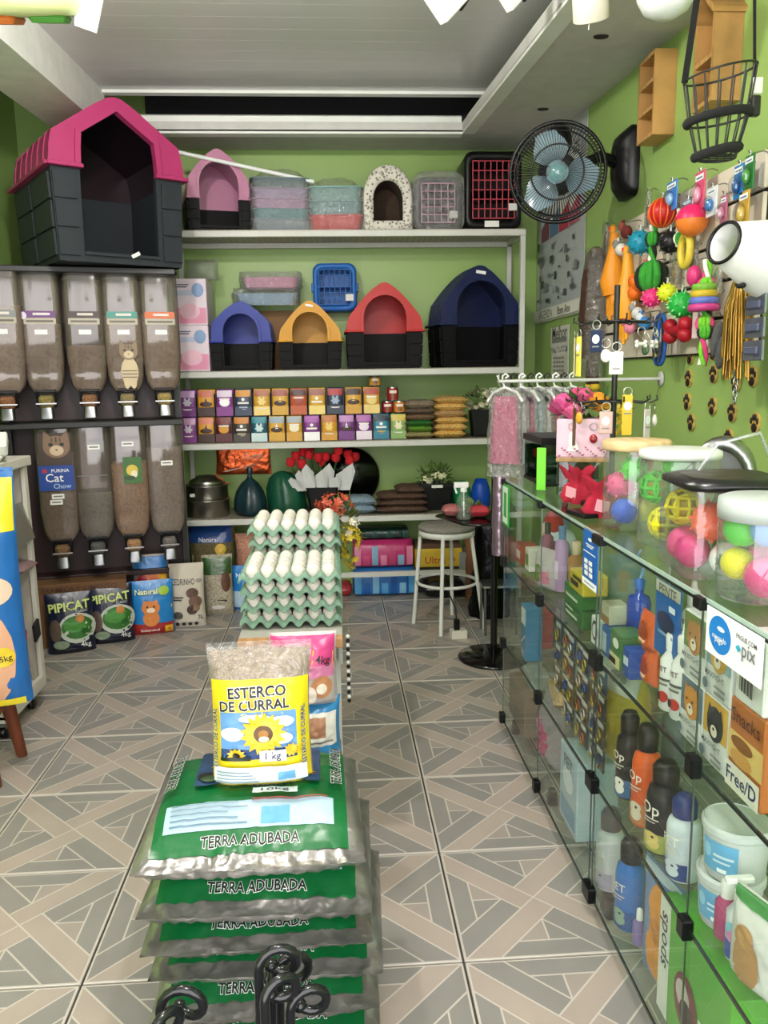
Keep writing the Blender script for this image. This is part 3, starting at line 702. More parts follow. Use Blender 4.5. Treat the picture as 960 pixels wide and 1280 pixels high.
for k, c in enumerate(['ecbc66', 'edc272', 'e8ba66', 'c09a6a', 'f0c06c', 'd8ac62']):
    pillow('seed_bag', 'golden bag of grain, %s from the bottom of the yellow stack' % ORD[k], w*1.02, .22, .05, M(c, 'food'), (xs+.005*((k*7) % 3-1), 4.99, PZ+.041*k), .03*((k % 3)-1), 'golden bags of grain')
def leafball(mb, c, r, n, mat, size, flat_=.35, seed=0):
    rr = random.Random(seed)
    for _ in range(n):
        d = Vector((rr.gauss(0, 1), rr.gauss(0, 1), rr.gauss(0, 1)+.3)).normalized(); p = Vector(c)+Vector((d.x*r[0], d.y*r[1], d.z*r[2]))*rr.uniform(.45, 1)
        q = d.to_track_quat('Z', 'Y').to_matrix(); s_ = size*rr.uniform(.6, 1.3)
        a = [p, p+q @ Vector((s_*flat_, 0, s_*.5)), p+q @ Vector((0, s_*.12, s_)), p+q @ Vector((-s_*flat_, 0, s_*.5))]
        mb.add(a+[p+q @ Vector((0, -.1*s_, .5*s_))], [(0, 1, 4), (1, 2, 4), (2, 3, 4), (3, 0, 4)], mat, True)
def blossoms(mb, c, r, n, mat, size, seed=0, cen=None):
    rr = random.Random(seed)
    for _ in range(n):
        d = Vector((rr.gauss(0, 1), rr.gauss(0, 1)-.4, rr.gauss(0, 1)+.3)).normalized(); p = Vector(c)+Vector((d.x*r[0], d.y*r[1], d.z*r[2]))*rr.uniform(.8, 1.1)
        q = d.to_track_quat('Z', 'Y').to_matrix()
        for k in range(5):
            a = 2*PI*k/5; mb.add([p, p+q @ Vector((size*math.cos(a-.5), size*math.sin(a-.5), size*.3)), p+q @ Vector((size*1.3*math.cos(a), size*1.3*math.sin(a), size*.5)), p+q @ Vector((size*math.cos(a+.5), size*math.sin(a+.5), size*.3))], [(0, 1, 2, 3)], mat)
x = onY(602, 520, 4.95).x
t = thing('potted_flowers', 'black square pot of pale dried flowers at the end of the pouch shelf', 'plant pot', (x, 5.0, PZ))
MB().loft([rrect(.10, .10, .012, 2, 0), rrect(.135, .135, .015, 2, .17), rrect(.12, .12, .012, 2, .17), rrect(.1, .1, .01, 2, .12)], M('18191a', 'plastic'), smooth=False).build('pot', t)
f = MB(); leafball(f, (0, 0, .22), (.10, .07, .06), 70, M('4c5a34', 'leaf'), .04, seed=3); f.build('leaves', t)
f = MB(); blossoms(f, (0, 0, .22), (.11, .07, .07), 30, M('cfc6a8', 'leaf'), .014, 4); f.build('blossoms', t)
MB().lathe([(.0, -.07), (.024, -.07), (.024, -.073), (0, -.073)], M('d8d8d4', 'print'), (.0, -.0, .09), axis='y', n=14).build('round_tag', t)
# ---------------------------------------------------------------- fourth shelf
x = onY(258, 620, 4.98).x
t = thing('pot_stack', 'stack of shiny aluminium cooking pots at the left of the lowest shelf', 'pot', (x, 5.02, Zl))
al = M('b5b2aa', 'metal')
MB().lathe([(.13, 0), (.135, .01), (.135, .10), (.142, .103), (.142, .108), (.128, .108), (.126, .02)], al, n=28).build('lower_pot', t)
MB().lathe([(.11, .10), (.13, .112), (.13, .19), (.137, .193), (.137, .198), (.12, .198)], al, n=28).build('upper_pot', t)
MB().lathe([(.10, .197), (.115, .203), (.10, .225), (.07, .238), (.065, .25), (.0, .255)], al, n=24).build('pot_lid', t)
MB().box((-.07, -.125, .145), (.03, .003, .02), 'e4e4e0').build('price_sticker', t)
def sack(name, label, w, d, h, mat, loc, knot=True, lean=0):
    t = thing(name, label, 'bag', loc); mb = MB(); rings = []; sd = RND.random()*20
    prof = [(.0, .30), (.02, .42), (.12, .5), (.3, .5), (.5, .42), (.66, .27), (.76, .10), (.80, .055), (.86, .07), (.95, .10), (1.0, .06)] if knot else [(.0, .40), (.03, .48), (.3, .5), (.6, .48), (.85, .36), (.95, .22), (1.0, .05)]
    for z, r in prof:
        rg = []
        for k in range(26):
            a = 2*PI*k/26; q = 1+.07*math.sin(a*9+sd)*(z > .1)+.10*wr(math.cos(a)*2, math.sin(a)*2, sd+z*3, 1)
            rg.append(Vector((r*w*q*math.cos(a)+lean*z*z*h, r*d*q*math.sin(a), z*h)))
        rings.append(rg)
    mb.loft(rings, mat); mb.build('sack_body', t)
    if knot: MB().lathe([(.06*w, .775*h), (.085*w, .785*h), (.085*w, .81*h), (.06*w, .82*h)], mat, n=12, sy=d/w).build('knot', t)
    return t
x, w = sx(290, 334, 620, 4.95); sack('garbage_bag', 'knotted dark teal garbage bag sitting beside the aluminium pots', .20, .20, .30, M('1f3a42', 'bag'), (x, 5.0, Zl))
x, w = sx(332, 384, 620, 4.95); sack('garbage_bag', 'full green garbage bag sitting between the teal bag and the roses', .235, .21, .27, M('1f5a44', 'bag'), (x, 5.01, Zl), False, -.1)
a, b = onY(268, 556, 5.27), onY(340, 592, 5.27); w, h = b.x-a.x, a.z-b.z
bag('printed_bag', 'orange film bag with white lettering hung on the wall over the garbage bags', 'bag', w, h+.02, .02, M('c0552a', 'foil'), ((a.x+b.x)/2, 5.275, b.z), 0, [('text', 'Conti', w*.18, h*.62, w*.36, M('f0d8c8', 'print')), ('poly', [(-w*.4, h*.1), (-w*.3, h*.1), (w*.3, h*.35), (w*.2, h*.35)], M('e8c8b8', 'print'))], standing=False)
x = onY(438, 590, 5.2).x
t = thing('round_tray', 'big black round plant saucer leaning on the wall behind the roses', 'saucer', (x, 5.22, Zl+.005), 0, None, (0, 0, 0))
MB().lathe([(.0, 0), (.17, 0), (.185, -.02), (.192, -.02), (.192, -.012), (.175, .012), (0, .012)], M('0f0f10', 'shiny'), (0, 0, .19), n=36, axis='y').build('dish', t)
x = onY(403, 610, 4.95).x
t = thing('rose_pot', 'black pot of red roses in white paper on the lowest shelf', 'flower pot', (x, 5.0, Zl))
MB().loft([rrect(.15, .13, .02, 3, 0), rrect(.21, .16, .02, 3, .17), rrect(.19, .14, .02, 3, .17)], M('101011', 'plastic'), smooth=False).build('pot', t)
pp = MB(); rr = random.Random(5)
for k in range(9):
    cx = -.14+.28*k/8; p = Vector((cx, -.07+.02*(k % 2), .15)); l = .09+.04*(k % 3)
    pp.add([p+Vector((-.03, 0, 0)), p+Vector((.03, 0, 0)), p+Vector((.035+cx*.2, -.03, l*.7)), p+Vector((cx*.35, -.02, l)), p+Vector((-.04+cx*.2, -.01, l*.75))], [(0, 1, 2, 3, 4)], M('c9cac9', 'matte'))
pp.build('paper', t)
st = MB()
for k, (px, py) in enumerate([(363, 578), (370, 570), (379, 565), (387, 560), (377, 580), (398, 572), (407, 571), (402, 577), (423, 563), (420, 572), (435, 568), (444, 571), (437, 576), (386, 569)]):
    q = onY(px, py, 4.93+.02*(k % 4)); c = Vector((q.x-x, q.y-5.0, q.z-Zl)); r = .026
    st.tube([(c.x*.4, 0, .12), tuple(c-Vector((0, 0, .02)))], .003, M('2c4a24', 'leaf'), 5)
    ro = MB(); RM = M('c3202c', 'cloth')
    ro.ell(tuple(c), (r*.8, r*.8, r), RM, 10, 6)
    for j in range(3):
        a0 = j*2.1+k
        ro.lathe([(r*.5, -r*1.0), (r*1.0, -r*.3), (r*(.98-.1*j), r*(.75+.15*j))], RM, tuple(c+Vector((.004*math.cos(a0), .004*math.sin(a0), 0))), n=9, caps=(False, False))
    ro.build('rose', t)
leafball(st, (0, 0, .2), (.17, .06, .05), 24, M('2c4a24', 'leaf'), .05, seed=8); st.build('stems', t)
x, w = sx(424, 472, 620, 4.93)
pillow('gravel_bag', 'clear bag of pale blue gravel, the upper one beside the roses', .20, .22, .06, M('93a9bb', 'food'), (x, 4.99, Zl+.05), .1, 'bags of blue gravel')
pillow('gravel_bag', 'clear bag of pale blue gravel, the lower one beside the roses', .23, .22, .06, M('8ba2b4', 'food'), (x-.01, 4.99, Zl), 0, 'bags of blue gravel')
x, w = sx(470, 534, 620, 4.93)
for k, (dx, ww) in enumerate([(0, 1), (.0, .98), (0, .97), (.05, .55)]):
    pillow('bark_bag', 'clear bag of brown pine bark, %s from the bottom of its stack' % ORD[k], w*ww, .24, .05, M('5d4436', 'food'), (x+dx, 4.99, Zl+.04*k), 0, 'bags of pine bark')
x, w = sx(524, 568, 605, 4.98)
t = thing('succulent_planter', 'black rectangular planter of succulents and white flowers on the lowest shelf', 'planter', (x, 5.05, Zl))
MB().loft([rrect(.18, .12, .01, 2, 0), rrect(.21, .15, .012, 2, .15), rrect(.225, .165, .012, 2, .15), rrect(.225, .165, .012, 2, .17), rrect(.19, .13, .01, 2, .17), rrect(.18, .12, .01, 2, .13)], M('151617', 'plastic'), smooth=False).build('planter_box', t)
MB().lathe([(.0, -.078), (.026, -.078), (.026, -.082), (0, -.082)], M('dededa', 'print'), (.02, 0, .055), axis='y', n=16).build('round_label', t)
MB().box((.0, -.088, .155), (.07, .003, .018), 'e8e8e4').build('price_sticker', t)
f = MB(); leafball(f, (0, 0, .2), (.11, .08, .07), 110, M('5f7a3a', 'leaf'), .045, .28, 12); f.build('leaves', t)
f = MB(); blossoms(f, (0, 0, .2), (.10, .08, .05), 16, M('e2dfb8', 'leaf'), .016, 14); f.build('blossoms', t)
x = onY(577, 605, 5.08).x; lathe_thing('plastic_jug', 'green plastic feeder jug beside the black planter', 'jug', [(.05, 0), (.062, .02), (.062, .09), (.05, .14), (.03, .17), (.0, .175)], M('1f8a54', 'plastic'), (x, 5.08, Zl))
x = onY(601, 605, 5.05).x; lathe_thing('plastic_jug', 'blue plastic feeder jug at the end of the lowest shelf', 'jug', [(.045, 0), (.06, .02), (.065, .08), (.055, .14), (.035, .185), (.0, .19)], M('1f55b4', 'plastic'), (x, 5.05, Zl))
# ---------------------------------------------------------------- bags standing on the floor below the shelves
x, w = sx(231, 292, 700, 4.9)
bag('seed_sack', 'large clear sack of bird seed with blue top standing under the lowest shelf', 'bag', w, .50, .16, M('6b5f3c', 'food'), (x, 5.02, .0), 0, [('rect', -w*.45, .38, w*.45, .49, M('26508f', 'bag')), ('ell', w*.22, .34, .035, .035, M('e0bc3a', 'print')), ('poly', [(-w*.4, .26), (-.02, .20), (w*.42, .27), (w*.42, .31), (0, .25), (-w*.4, .31)], M('b9b48a', 'print')), ('rect', -w*.44, .04, w*.4, .17, M('3a5a3a', 'bag')), ('text', 'Natural', -.01, .40, w*.4, M('d8d8d8', 'print'))])
x, w = sx(293, 320, 690, 4.9)
for k, z in ((0, 0), (1, .21)):
    bag('pink_salt_bag', 'clear bag of peach-coloured litter under the shelf, the %s of two' % ('lower' if k == 0 else 'upper'), 'bag', .17, .22, .10, M('c98f76', 'food'), (x+.015, 4.99, z), 0, (), group='peach litter bags')
x, w = sx(251, 287, 740, 4.6)
bag('grain_bag', 'clear white-and-green grain bag with black foot between the paper bag and the blue bag', 'bag', .18, .36, .10, M('b7ad97', 'food'), (x, 4.72, 0), .1, [('rect', -.085, .245, .085, .345, M('3e6234', 'bag')), ('poly', [(-.085, .0), (.085, .0), (.085, .07), (.04, .095), (-.03, .09), (-.085, .03)], M('1d1b1c', 'print')), ('ell', .05, .2, .03, .06, M('6a4a3a', 'print')), ('ell', 0, .05, .04, .012, M('d8d4cc', 'print'))])
x, w = sx(285, 330, 740, 4.7)
bag('cat_litter_bag', 'sky-blue litter bag with an orange animal face, half behind the egg trays', 'bag', .22, .27, .10, M('2f86c8', 'bag'), (x+.01, 4.80, 0), 0, [('rect', -.10, .02, .10, .12, M('b8cfe2', 'print')), ('ell', .03, .14, .045, .04, M('d98a4a', 'print')), ('ell', .03, .08, .035, .045, M('d98a4a', 'print')), ('text', 'Natural', -.02, .215, .11, M('eef4f8', 'print'))])
# packs under the right half
def quilt(name, label, w, d, h, cols, loc, rz=0):
    """plump pack of nappies in printed film"""
    t = thing(name, label, 'pack', loc, rz); mb = MB(); n = 26; sd = RND.random()*9
    for i, z0 in enumerate(range(1)):
        rings = []
        for k in range(13):
            v = k/12; q = (1-abs(2*v-1)**3)**.4*.5+.5
            rings.append([Vector((p.x*(1+.02*wr(p.x, v, sd, 9)), p.y*q/1.0*(1+.02*math.sin(p.x*60)), h*v)) for p in [Vector((a.x*(.82+.18*q), a.y, 0)) for a in rrect(w, d, .07, 6)]])
        mb.loft(rings, M(cols[0], 'bag'), (True, True))
    mb.build('pack_body', t)
    S = lambda x_, z_, o: Vector((x_, -d/2*((1-abs(2*min(1, max(0, z_/h))-1)**3)**.4*.5+.5)*(1+.02*math.sin(x_*60))-o-.002, z_))
    L = []
    for k in range(7):
        xx = -w*.42+w*.84*k/6; L.append(('rect', xx-w*.05, h*.12, xx+w*.05, h*(.5 if k % 2 else .82), M(cols[1+k % (len(cols)-1)], 'bag'), 4))
    pb = MB(); layers(pb, S, L); pb.build('print', t)
    return t
x, w = sx(441, 521, 725, 4.95)
quilt('nappy_pack', 'blue pack of pet nappies on the floor under a pink pack', w, .22, .185, ('2f78bb', '63a8d8', '2a66ae', '8cc0e0'), (x, 5.06, 0))
quilt('nappy_pack', 'pink pack of pet nappies lying on top of the blue pack', w*.96, .22, .175, ('b83a74', 'd98aa8', 'c2527f', '8ab0c8'), (x-.005, 5.06, .186))
quilt('nappy_pack', 'dark blue-green pack lying topmost behind the pink nappy pack', w*.86, .2, .07, ('23443f', '2f5a55', '1f3a38'), (x-.01, 5.1, .362))
pillow('toy_ball_bag', 'crumpled red and white bag on the floor beside the blue nappy pack', .12, .16, .09, M('b8434a', 'bag'), (onY(438, 738, 5.0).x-.05, 5.05, 0))
x, w = sx(520, 580, 705, 4.95)
carton('tall_black_box', 'dark carton on the floor under the yellow box', 'box', w, .18, .165, M('2a2726', 'matte'), (x, 5.12, 0))
t = carton('yellow_box', 'open yellow cardboard box with red script lettering behind the stool', 'box', w, .18, .12, M('d9b93a', 'print'), (x, 5.12, .167), 0, [('text', 'Ultra', -.02, .045, .13, M('b5402f', 'print')), ('text', 'na', .09, .05, .04, M('b5402f', 'print'))])
MB().box((0, 0, .135), (w*.96, .17, .03), M('5b4030', 'matte'), .002).build('open_flap', t)
x, w = sx(576, 606, 705, 4.9); carton('grey_box', 'low grey-white box on the floor beside the yellow box', 'box', w, .16, .26, M('8d8f8d', 'matte'), (x+.01, 5.1, 0))
x, w = sx(536, 575, 740, 4.9)
pillow('black_bag', 'crumpled black plastic bag on the floor behind the stool', .28, .16, .12, M('1a1a1c', 'bag'), (x, 4.94, 0))
pillow('black_bag', 'small crumpled black bag beside the wall behind the stool leg', .2, .14, .1, M('222224', 'bag'), (x+.26, 4.93, 0))
x = onY(598, 690, 4.7).x
t = thing('potted_plant', 'slim terracotta pot with yellow-green sprigs behind the stool', 'plant pot', (x, 4.86, 0))
MB().lathe([(.05, .0), (.052, .25), (.045, .27), (.07, .46), (.075, .47), (.06, .47)], M('8a5a3c', 'matte')).build('pot', t)
f = MB(); leafball(f, (0, 0, .53), (.08, .05, .08), 60, M('7a8a3c', 'leaf'), .045, seed=22); leafball(f, (0, 0, .53), (.08, .05, .08), 20, M('b05a3a', 'leaf'), .03, seed=23); f.build('leaves', t)
# ---------------------------------------------------------------- stool and what stands around it
def stool():
    c = Vector((.615, 4.37, 0)); t = thing('stool', 'round metal stool with grey seat and white tube legs in the aisle', 'stool', c)
    zt = .54; wp = M('d6d6d0', 'paint')
    MB().lathe([(.0, zt), (.15, zt), (.158, zt+.008), (.158, zt+.022), (.15, zt+.03), (0, zt+.032)], M('8a8680', 'cloth'), n=32).build('seat', t)
    MB().lathe([(.150, zt-.03), (.156, zt-.03), (.156, zt), (.150, zt)], wp, n=32, caps=(False, False)).build('seat_rim', t)
    for px, py in ((517, 777), (551, 793), (605, 783), (565, 766)):
        q = onZ(px, py, .01)-c; d = Vector((q.x, q.y, 0)); top = d.normalized()*.145
        MB().cyl((d.x, d.y, 0), (top.x, top.y, zt-.01), .011, wp).build('leg', t)
    MB().tube([(.168*math.cos(2*PI*k/28), .168*math.sin(2*PI*k/28), .245) for k in range(28)], .009, wp, 8, True).build('foot_ring', t)
stool()
q = onZ(573, 797, 0)
t = carton('power_strip', 'white power socket block with a plug on the floor under the stool', 'socket', .085, .06, .045, M('d8d4c8', 'plastic'), q, .1)
MB().box((-.01, 0, .075), (.03, .03, .06), '121212', .004).build('plug', t)
MB().tube([(-.01, 0, .1), (-.012, .02, .16), (-.03, .08, .22), (-.02, .2, .30)], .004, '141414').build('cable', t)
q = onZ(607, 816, 0); PX_, PY_ = .765, 3.78
t = thing('glass_table_stand', 'black pole stand with disc foot and small glass shelf behind the display case', 'stand', (PX_, PY_, 0))
bl = M('0e0e0f', 'shiny')
MB().lathe([(.0, 0), (.175, 0), (.178, .008), (.17, .016), (.03, .03), (.0, .03)], bl, n=36).build('foot', t)
MB().cyl((0, 0, .02), (0, 0, .90), .017, bl).build('pole', t)
g = MB(); pts = [(.03, .16), (-.22, .16), (-.27, .10), (-.18, -.14), (-.12, -.17), (.03, -.17)]
g.poly([(a, b, .70) for a, b in pts], clear('dark_glass', '6a7672', .08, .7, .03), (0, 0, .008)); g.build('glass_shelf', t)
MB().tube([(a, b, .704) for a, b in pts], .006, bl, 6, True).build('shelf_rim', t)
TZ = .711
def spray(loc):
    t = thing('spray_bottle', 'clear trigger spray bottle on the small glass shelf', 'spray bottle', loc)
    MB().lathe([(.034, 0), (.036, .005), (.036, .08), (.03, .10), (.014, .12), (.014, .13)], JAR).build('body', t)
    h = MB(); h.lathe([(.016, .13), (.016, .15)], 'e8e8e6'); h.box((-.012, 0, .163), (.07, .022, .026), 'e8e8e6', .004); h.box((-.04, 0, .14), (.008, .012, .035), 'e8e8e6', rot=(0, -.3, 0)); h.build('trigger_head', t)
    MB().cyl((0, 0, .01), (0, 0, .13), .002, 'dddddd', 6).build('dip_tube', t)
spray((PX_-.155, PY_-.03, TZ))
pillow('sponge', 'pink-grey sponge wrapped in film on the glass shelf, left of the spray bottle', .09, .08, .055, M('a86a68', 'bag'), (PX_-.2, PY_+.07, TZ))
pillow('sponge', 'red sponge wrapped in film on the glass shelf beside the black pole', .10, .07, .055, M('b5404a', 'bag'), (PX_-.075, PY_+.02, TZ))
def tinsel_bundle(c, h, r, mat, n, seed):
    rr = random.Random(seed); mb = MB()
    for _ in range(n):
        a = rr.uniform(0, 2*PI); q = r*math.sqrt(rr.random()); z = rr.uniform(.02, h)
        p = Vector((q*math.cos(a), q*math.sin(a)*.7, z)); d = Vector((rr.gauss(0, 1), rr.gauss(0, 1), rr.gauss(0, .6))).normalized()*rr.uniform(.02, .06)
        s_ = d.cross(Vector((0, 0, 1))).normalized()*.012
        if p.z+min(0, d.z) < .005: p.z = .06
        mb.add([p-s_, p+s_, p+d+s_*.4, p+d-s_*.4], [(0, 1, 2, 3)], mat)
    return mb
x = onY(612, 740, 4.4).x
t = thing('wrapped_bundle', 'tall bundle wrapped in crumpled black film behind the glass shelf stand', 'bundle', (x+.02, 4.50, 0))
bd = MB(); rings = []
for k in range(16):
    v = k/15; r = .12*(1-.35*v) if v < .9 else .04
    rings.append([Vector((r*(1+.25*wr(math.cos(a)*2, math.sin(a)*2, v*7, 1.5))*math.cos(a), .8*r*(1+.25*wr(math.cos(a)*2, math.sin(a)*2, v*7+3, 1.5))*math.sin(a), .62*v)) for a in [2*PI*j/20 for j in range(20)]])
bd.loft(rings, M('17181a', 'foil')); bd.build('bundle_body', t)
q = onY(604, 735, 4.1); t = thing('low_table', 'low table with thin grey metal top sticking out behind the black pole', 'table', (q.x+.10, q.y+.08, 0))
MB().box((0, 0, q.z), (.20, .15, .012), M('b9bbb8', 'metal'), .002).build('top', t)
for i in (-1, 1):
    for j in (-1, 1): MB().cyl((i*.085, j*.06, 0), (i*.085, j*.06, q.z-.004), .007, M('8a8c8a', 'metal'), 8).build('leg', t)
# ================================================================ dispensers of loose pet food, back left
def disp_stand():
    t = thing('dispenser_stand', 'dark maroon stand carrying two rows of food dispensers', 'stand', (-1.275, 4.435, 0), .235)
    dk = M('2a0f10', 'paint'); bk = M('131213', 'paint')
    MB().box((0, .10, .97), (.90, .03, 1.90), dk).build('back_panel', t)
    for z, nm in ((1.93, 'top_board'), (1.165, 'middle_board'), (.33, 'bottom_board')):
        MB().box((0, -.06 if z > .5 else .03, z), (.90, .32 if z > .5 else .14, .03), bk if z > .5 else dk, .004).build(nm, t)
    for x in (-.435, .435):
        MB().box((x, .05, .96), (.03, .08, 1.92), bk).build('side_panel', t)
    for x in (-.4, .4): MB().box((x, .06, .16), (.05, .06, .32), bk, .004).build('foot', t)
    MB().box((0, .04, .16), (.86, .02, .30), dk).build('kick_panel', t)
    return t
disp_stand()
def dispenser(label, loc, rz, food, fill, L, chute, h=.735, w=.196):
    t = thing('food_dispenser', label, 'dispenser', loc, rz, 'clear dispensers of loose pet food')
    d = .20
    lv = [(.125, .50, .55, -.02), (.14, .70, .68, -.012), (.17, .86, .82, -.004), (.215, .93, .92, 0), (.262, .955, .93, 0), (.275, 1, 1, 0), (.60, 1, 1, 0), (h-.012, .97, .98, 0)]
    def ring(k, z, a, b, c): return rrect(w*a*k, d*b*k, .035*min(a, b), 4, z, 0, c)
    def at(z):
        for p, q in zip(lv, lv[1:]):
            if p[0] <= z <= q[0]:
                f = (z-p[0])/(q[0]-p[0]); return tuple(p[i]+(q[i]-p[i])*f for i in range(4))
        return lv[-1]
    MB().loft([ring(1, *l) for l in lv], SMOKE, (False, False)).build('hopper', t); hop = t.children[0]
    zf = .14+(h-.2)*fill; f = [ring(.95, *l) for l in lv if l[0] < zf]+[ring(.95, *at(zf))]
    MB().loft(f, M(food, 'food')).build('pet_food', t)
    MB().loft([rrect(w*1.0, d*1.0, .035, 4, h-.014), rrect(w*1.03, d*1.03, .037, 4, h-.012), rrect(w*1.03, d*1.03, .037, 4, h+.004), rrect(w*.9, d*.9, .03, 4, h+.008)], M('1c1c1e', 'plastic')).build('lid', t)
    bk = M('101011', 'plastic'); v = MB()
    for s_ in (-1, 1): v.box((s_*.043, -.085, .10), (.012, .02, .075), bk, .002, (.25, 0, 0))
    v.box((0, -.078, .137), (.098, .03, .014), bk, .003); v.box((0, -.045, .09), (.085, .05, .07), bk, .004); vf = v.build('valve_frame', t)
    MB().box((0, -.10, .085), (.072, .045, .06), M(chute, 'food'), .012, (.2, 0, 0)).build('chute', vf)
    MB().box((0, -.125, .075), (.098, .006, .008), M('9a9a98', 'metal'), .001).build('flap_bar', vf)
    MB().loft([rrect(.060, .05, .012, 3, .055, 0, -.105), rrect(.066, .052, .012, 3, .02, 0, -.115), rrect(.066, .052, .012, 3, .0, 0, -.118)], M('77787a', 'metal')).build('spout', vf)
    if L:
        pb = MB(); layers(pb, flat(-d/2-.0015), L); pb.build('print', hop)
    return t
P_ = lambda c: M(c, 'print')
def header(c, z=.50, w=.15): return [('rect', -w/2, z, w/2, z+.033, P_(c)), ('rect', -w/2, z-.032, w/2, z-.002, P_('b5ab9a')), ('rect', -w*.2, z+.012, w*.3, z+.024, P_('d9d0cc')), ('rect', -w*.42, z-.022, w*.42, z-.012, P_('6a6258')), ('rect', -.028, z-.082, .032, z-.058, P_('e9e9e4'))]
def kitten(x, z, k, c1='8a7355', c2='c9b694', c3='4a3b2c', body=True):
    L = []
    if body: L += [('ell', x, z-.075*k, .032*k, .055*k, P_(c2)), ('ell', x-.012*k, z-.11*k, .012*k, .03*k, P_(c2)), ('ell', x+.012*k, z-.11*k, .012*k, .03*k, P_(c2))]
    if body: L += [('rect', x-.028*k, z-.07*k-.012*i*k, x+.028*k, z-.073*k-.012*i*k, P_(c3)) for i in range(3)]
    L += [('poly', [(x-.034*k, z+.005*k), (x-.03*k, z+.045*k), (x-.008*k, z+.022*k)], P_(c1)), ('poly', [(x+.034*k, z+.005*k), (x+.03*k, z+.045*k), (x+.008*k, z+.022*k)], P_(c1)),
          ('ell', x, z, .034*k, .03*k, P_(c1)), ('ell', x, z-.010*k, .018*k, .014*k, P_(c2)), ('ell', x-.014*k, z+.006*k, .006*k, .005*k, P_('20221c')), ('ell', x+.014*k, z+.006*k, .006*k, .005*k, P_('20221c')), ('poly', [(x-.004*k, z-.006*k), (x+.004*k, z-.006*k), (x, z-.012*k)], P_('8a4a44')),
          ('rect', x-.002*k, z+.012*k, x+.002*k, z+.026*k, P_(c3)), ('rect', x-.012*k, z+.014*k, x-.009*k, z+.024*k, P_(c3)), ('rect', x+.009*k, z+.014*k, x+.012*k, z+.024*k, P_(c3))]
    return L
price = lambda x, z: [('rect', x-.03, z-.013, x+.03, z+.013, P_('eceae6')), ('rect', x-.022, z-.003, x+.022, z+.004, P_('7a7a78'))]
RZD = .235
TOPD = [(-4, 4.13, 'a08e84', .78, header('8a8a8a'), '8a5a3a', 'leftmost dispenser of the upper row, cut by the edge of the picture'),
        (46, 4.22, '94857b', .62, header('6d3a7a')+[('ell', -.075, .51, .016, .018, P_('d9d0dc')), ('text', 'PREMIUM', .02, .518, .06, P_('efe6ef'))], '8a7a44', 'upper dispenser with a purple header label'),
        (101, 4.27, '8f7c70', .42, header('3d2520')+[('text', 'A GRANEL', .01, .518, .06, P_('d8c8b8'))], '8a5f40', 'upper dispenser with a dark brown header label, half full'),
        (149, 4.32, '9a8778', .70, header('3f8f86')+kitten(.02, .33, 1.35), '8a7a52', 'upper dispenser with a teal header label and a kitten picture'),
        (196, 4.37, '998676', .72, header('cf6a2e')+[('text', 'CASTRADO', .0, .518, .07, P_('f4e4d8'))], 'a08a50', 'upper dispenser with an orange header label, nearest the shelves')]
for px, Y, food, fill, L, ch, lb in TOPD:
    q = onY(px, 430, Y); dispenser(lb, (q.x, Y+.10, 1.20), RZD, food, fill, L, ch)
cat_chow = kitten(.01, .63, 1.9, '8a6f58', 'cdb79e', '4f3c30', False)+[('rect', -.085, .405, .085, .535, P_('1c4a9a')), ('text', 'PURINA', .02, .508, .085, P_('f2f2f2')), ('rect', -.066, .498, -.044, .518, P_('b52a3a')), ('text', 'Cat', -.01, .472, .085, P_('f2f2f2')), ('text', 'Chow', .025, .428, .085, P_('b9cdea'))]+price(.0, .375)+price(-.01, .345)
BOTD = [(67, 4.22, '857468', .85, [('rect', -.078, .405, .078, .70, P_('4a3a30'))]+cat_chow, '7a5a3c', 'lower dispenser covered with a cat face and blue sign'),
        (112, 4.27, '7d7a76', .45, price(.015, .62)+[('rect', -.075, .47, .075, .474, P_('8a8a8a'))], '5a5a58', 'lower dispenser of dark grey pellets, half full'),
        (158, 4.32, 'b89474', .72, price(.0, .63)+[('rect', -.03, .42, .065, .56, P_('3f6f2c')), ('ell', .015, .49, .03, .03, P_('d9c24a')), ('ell', .025, .47, .016, .02, P_('e9e0c8')), ('ell', .0, .45, .03, .012, P_('2a4f20'))], 'a8805a', 'lower dispenser of tan grain with a green leaf label'),
        (203, 4.37, '9a9088', .86, price(.01, .52), '77706a', 'lower dispenser of grey seed nearest the shelves, full almost to the lid')]
for px, Y, food, fill, L, ch, lb in BOTD:
    q = onY(px, 620, Y); dispenser(lb, (q.x, Y+.10, .425), RZD, food, fill, L, ch)
# the big pink dog house on top
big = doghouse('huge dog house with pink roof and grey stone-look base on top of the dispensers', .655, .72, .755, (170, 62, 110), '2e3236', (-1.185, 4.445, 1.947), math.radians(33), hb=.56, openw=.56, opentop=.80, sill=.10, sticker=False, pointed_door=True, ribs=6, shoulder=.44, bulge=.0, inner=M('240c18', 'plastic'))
MB().box((.06, -.345, .045), (.045, .004, .018), 'e8e8e4', .001, (0, -.5, 0)).build('price_sticker', big)
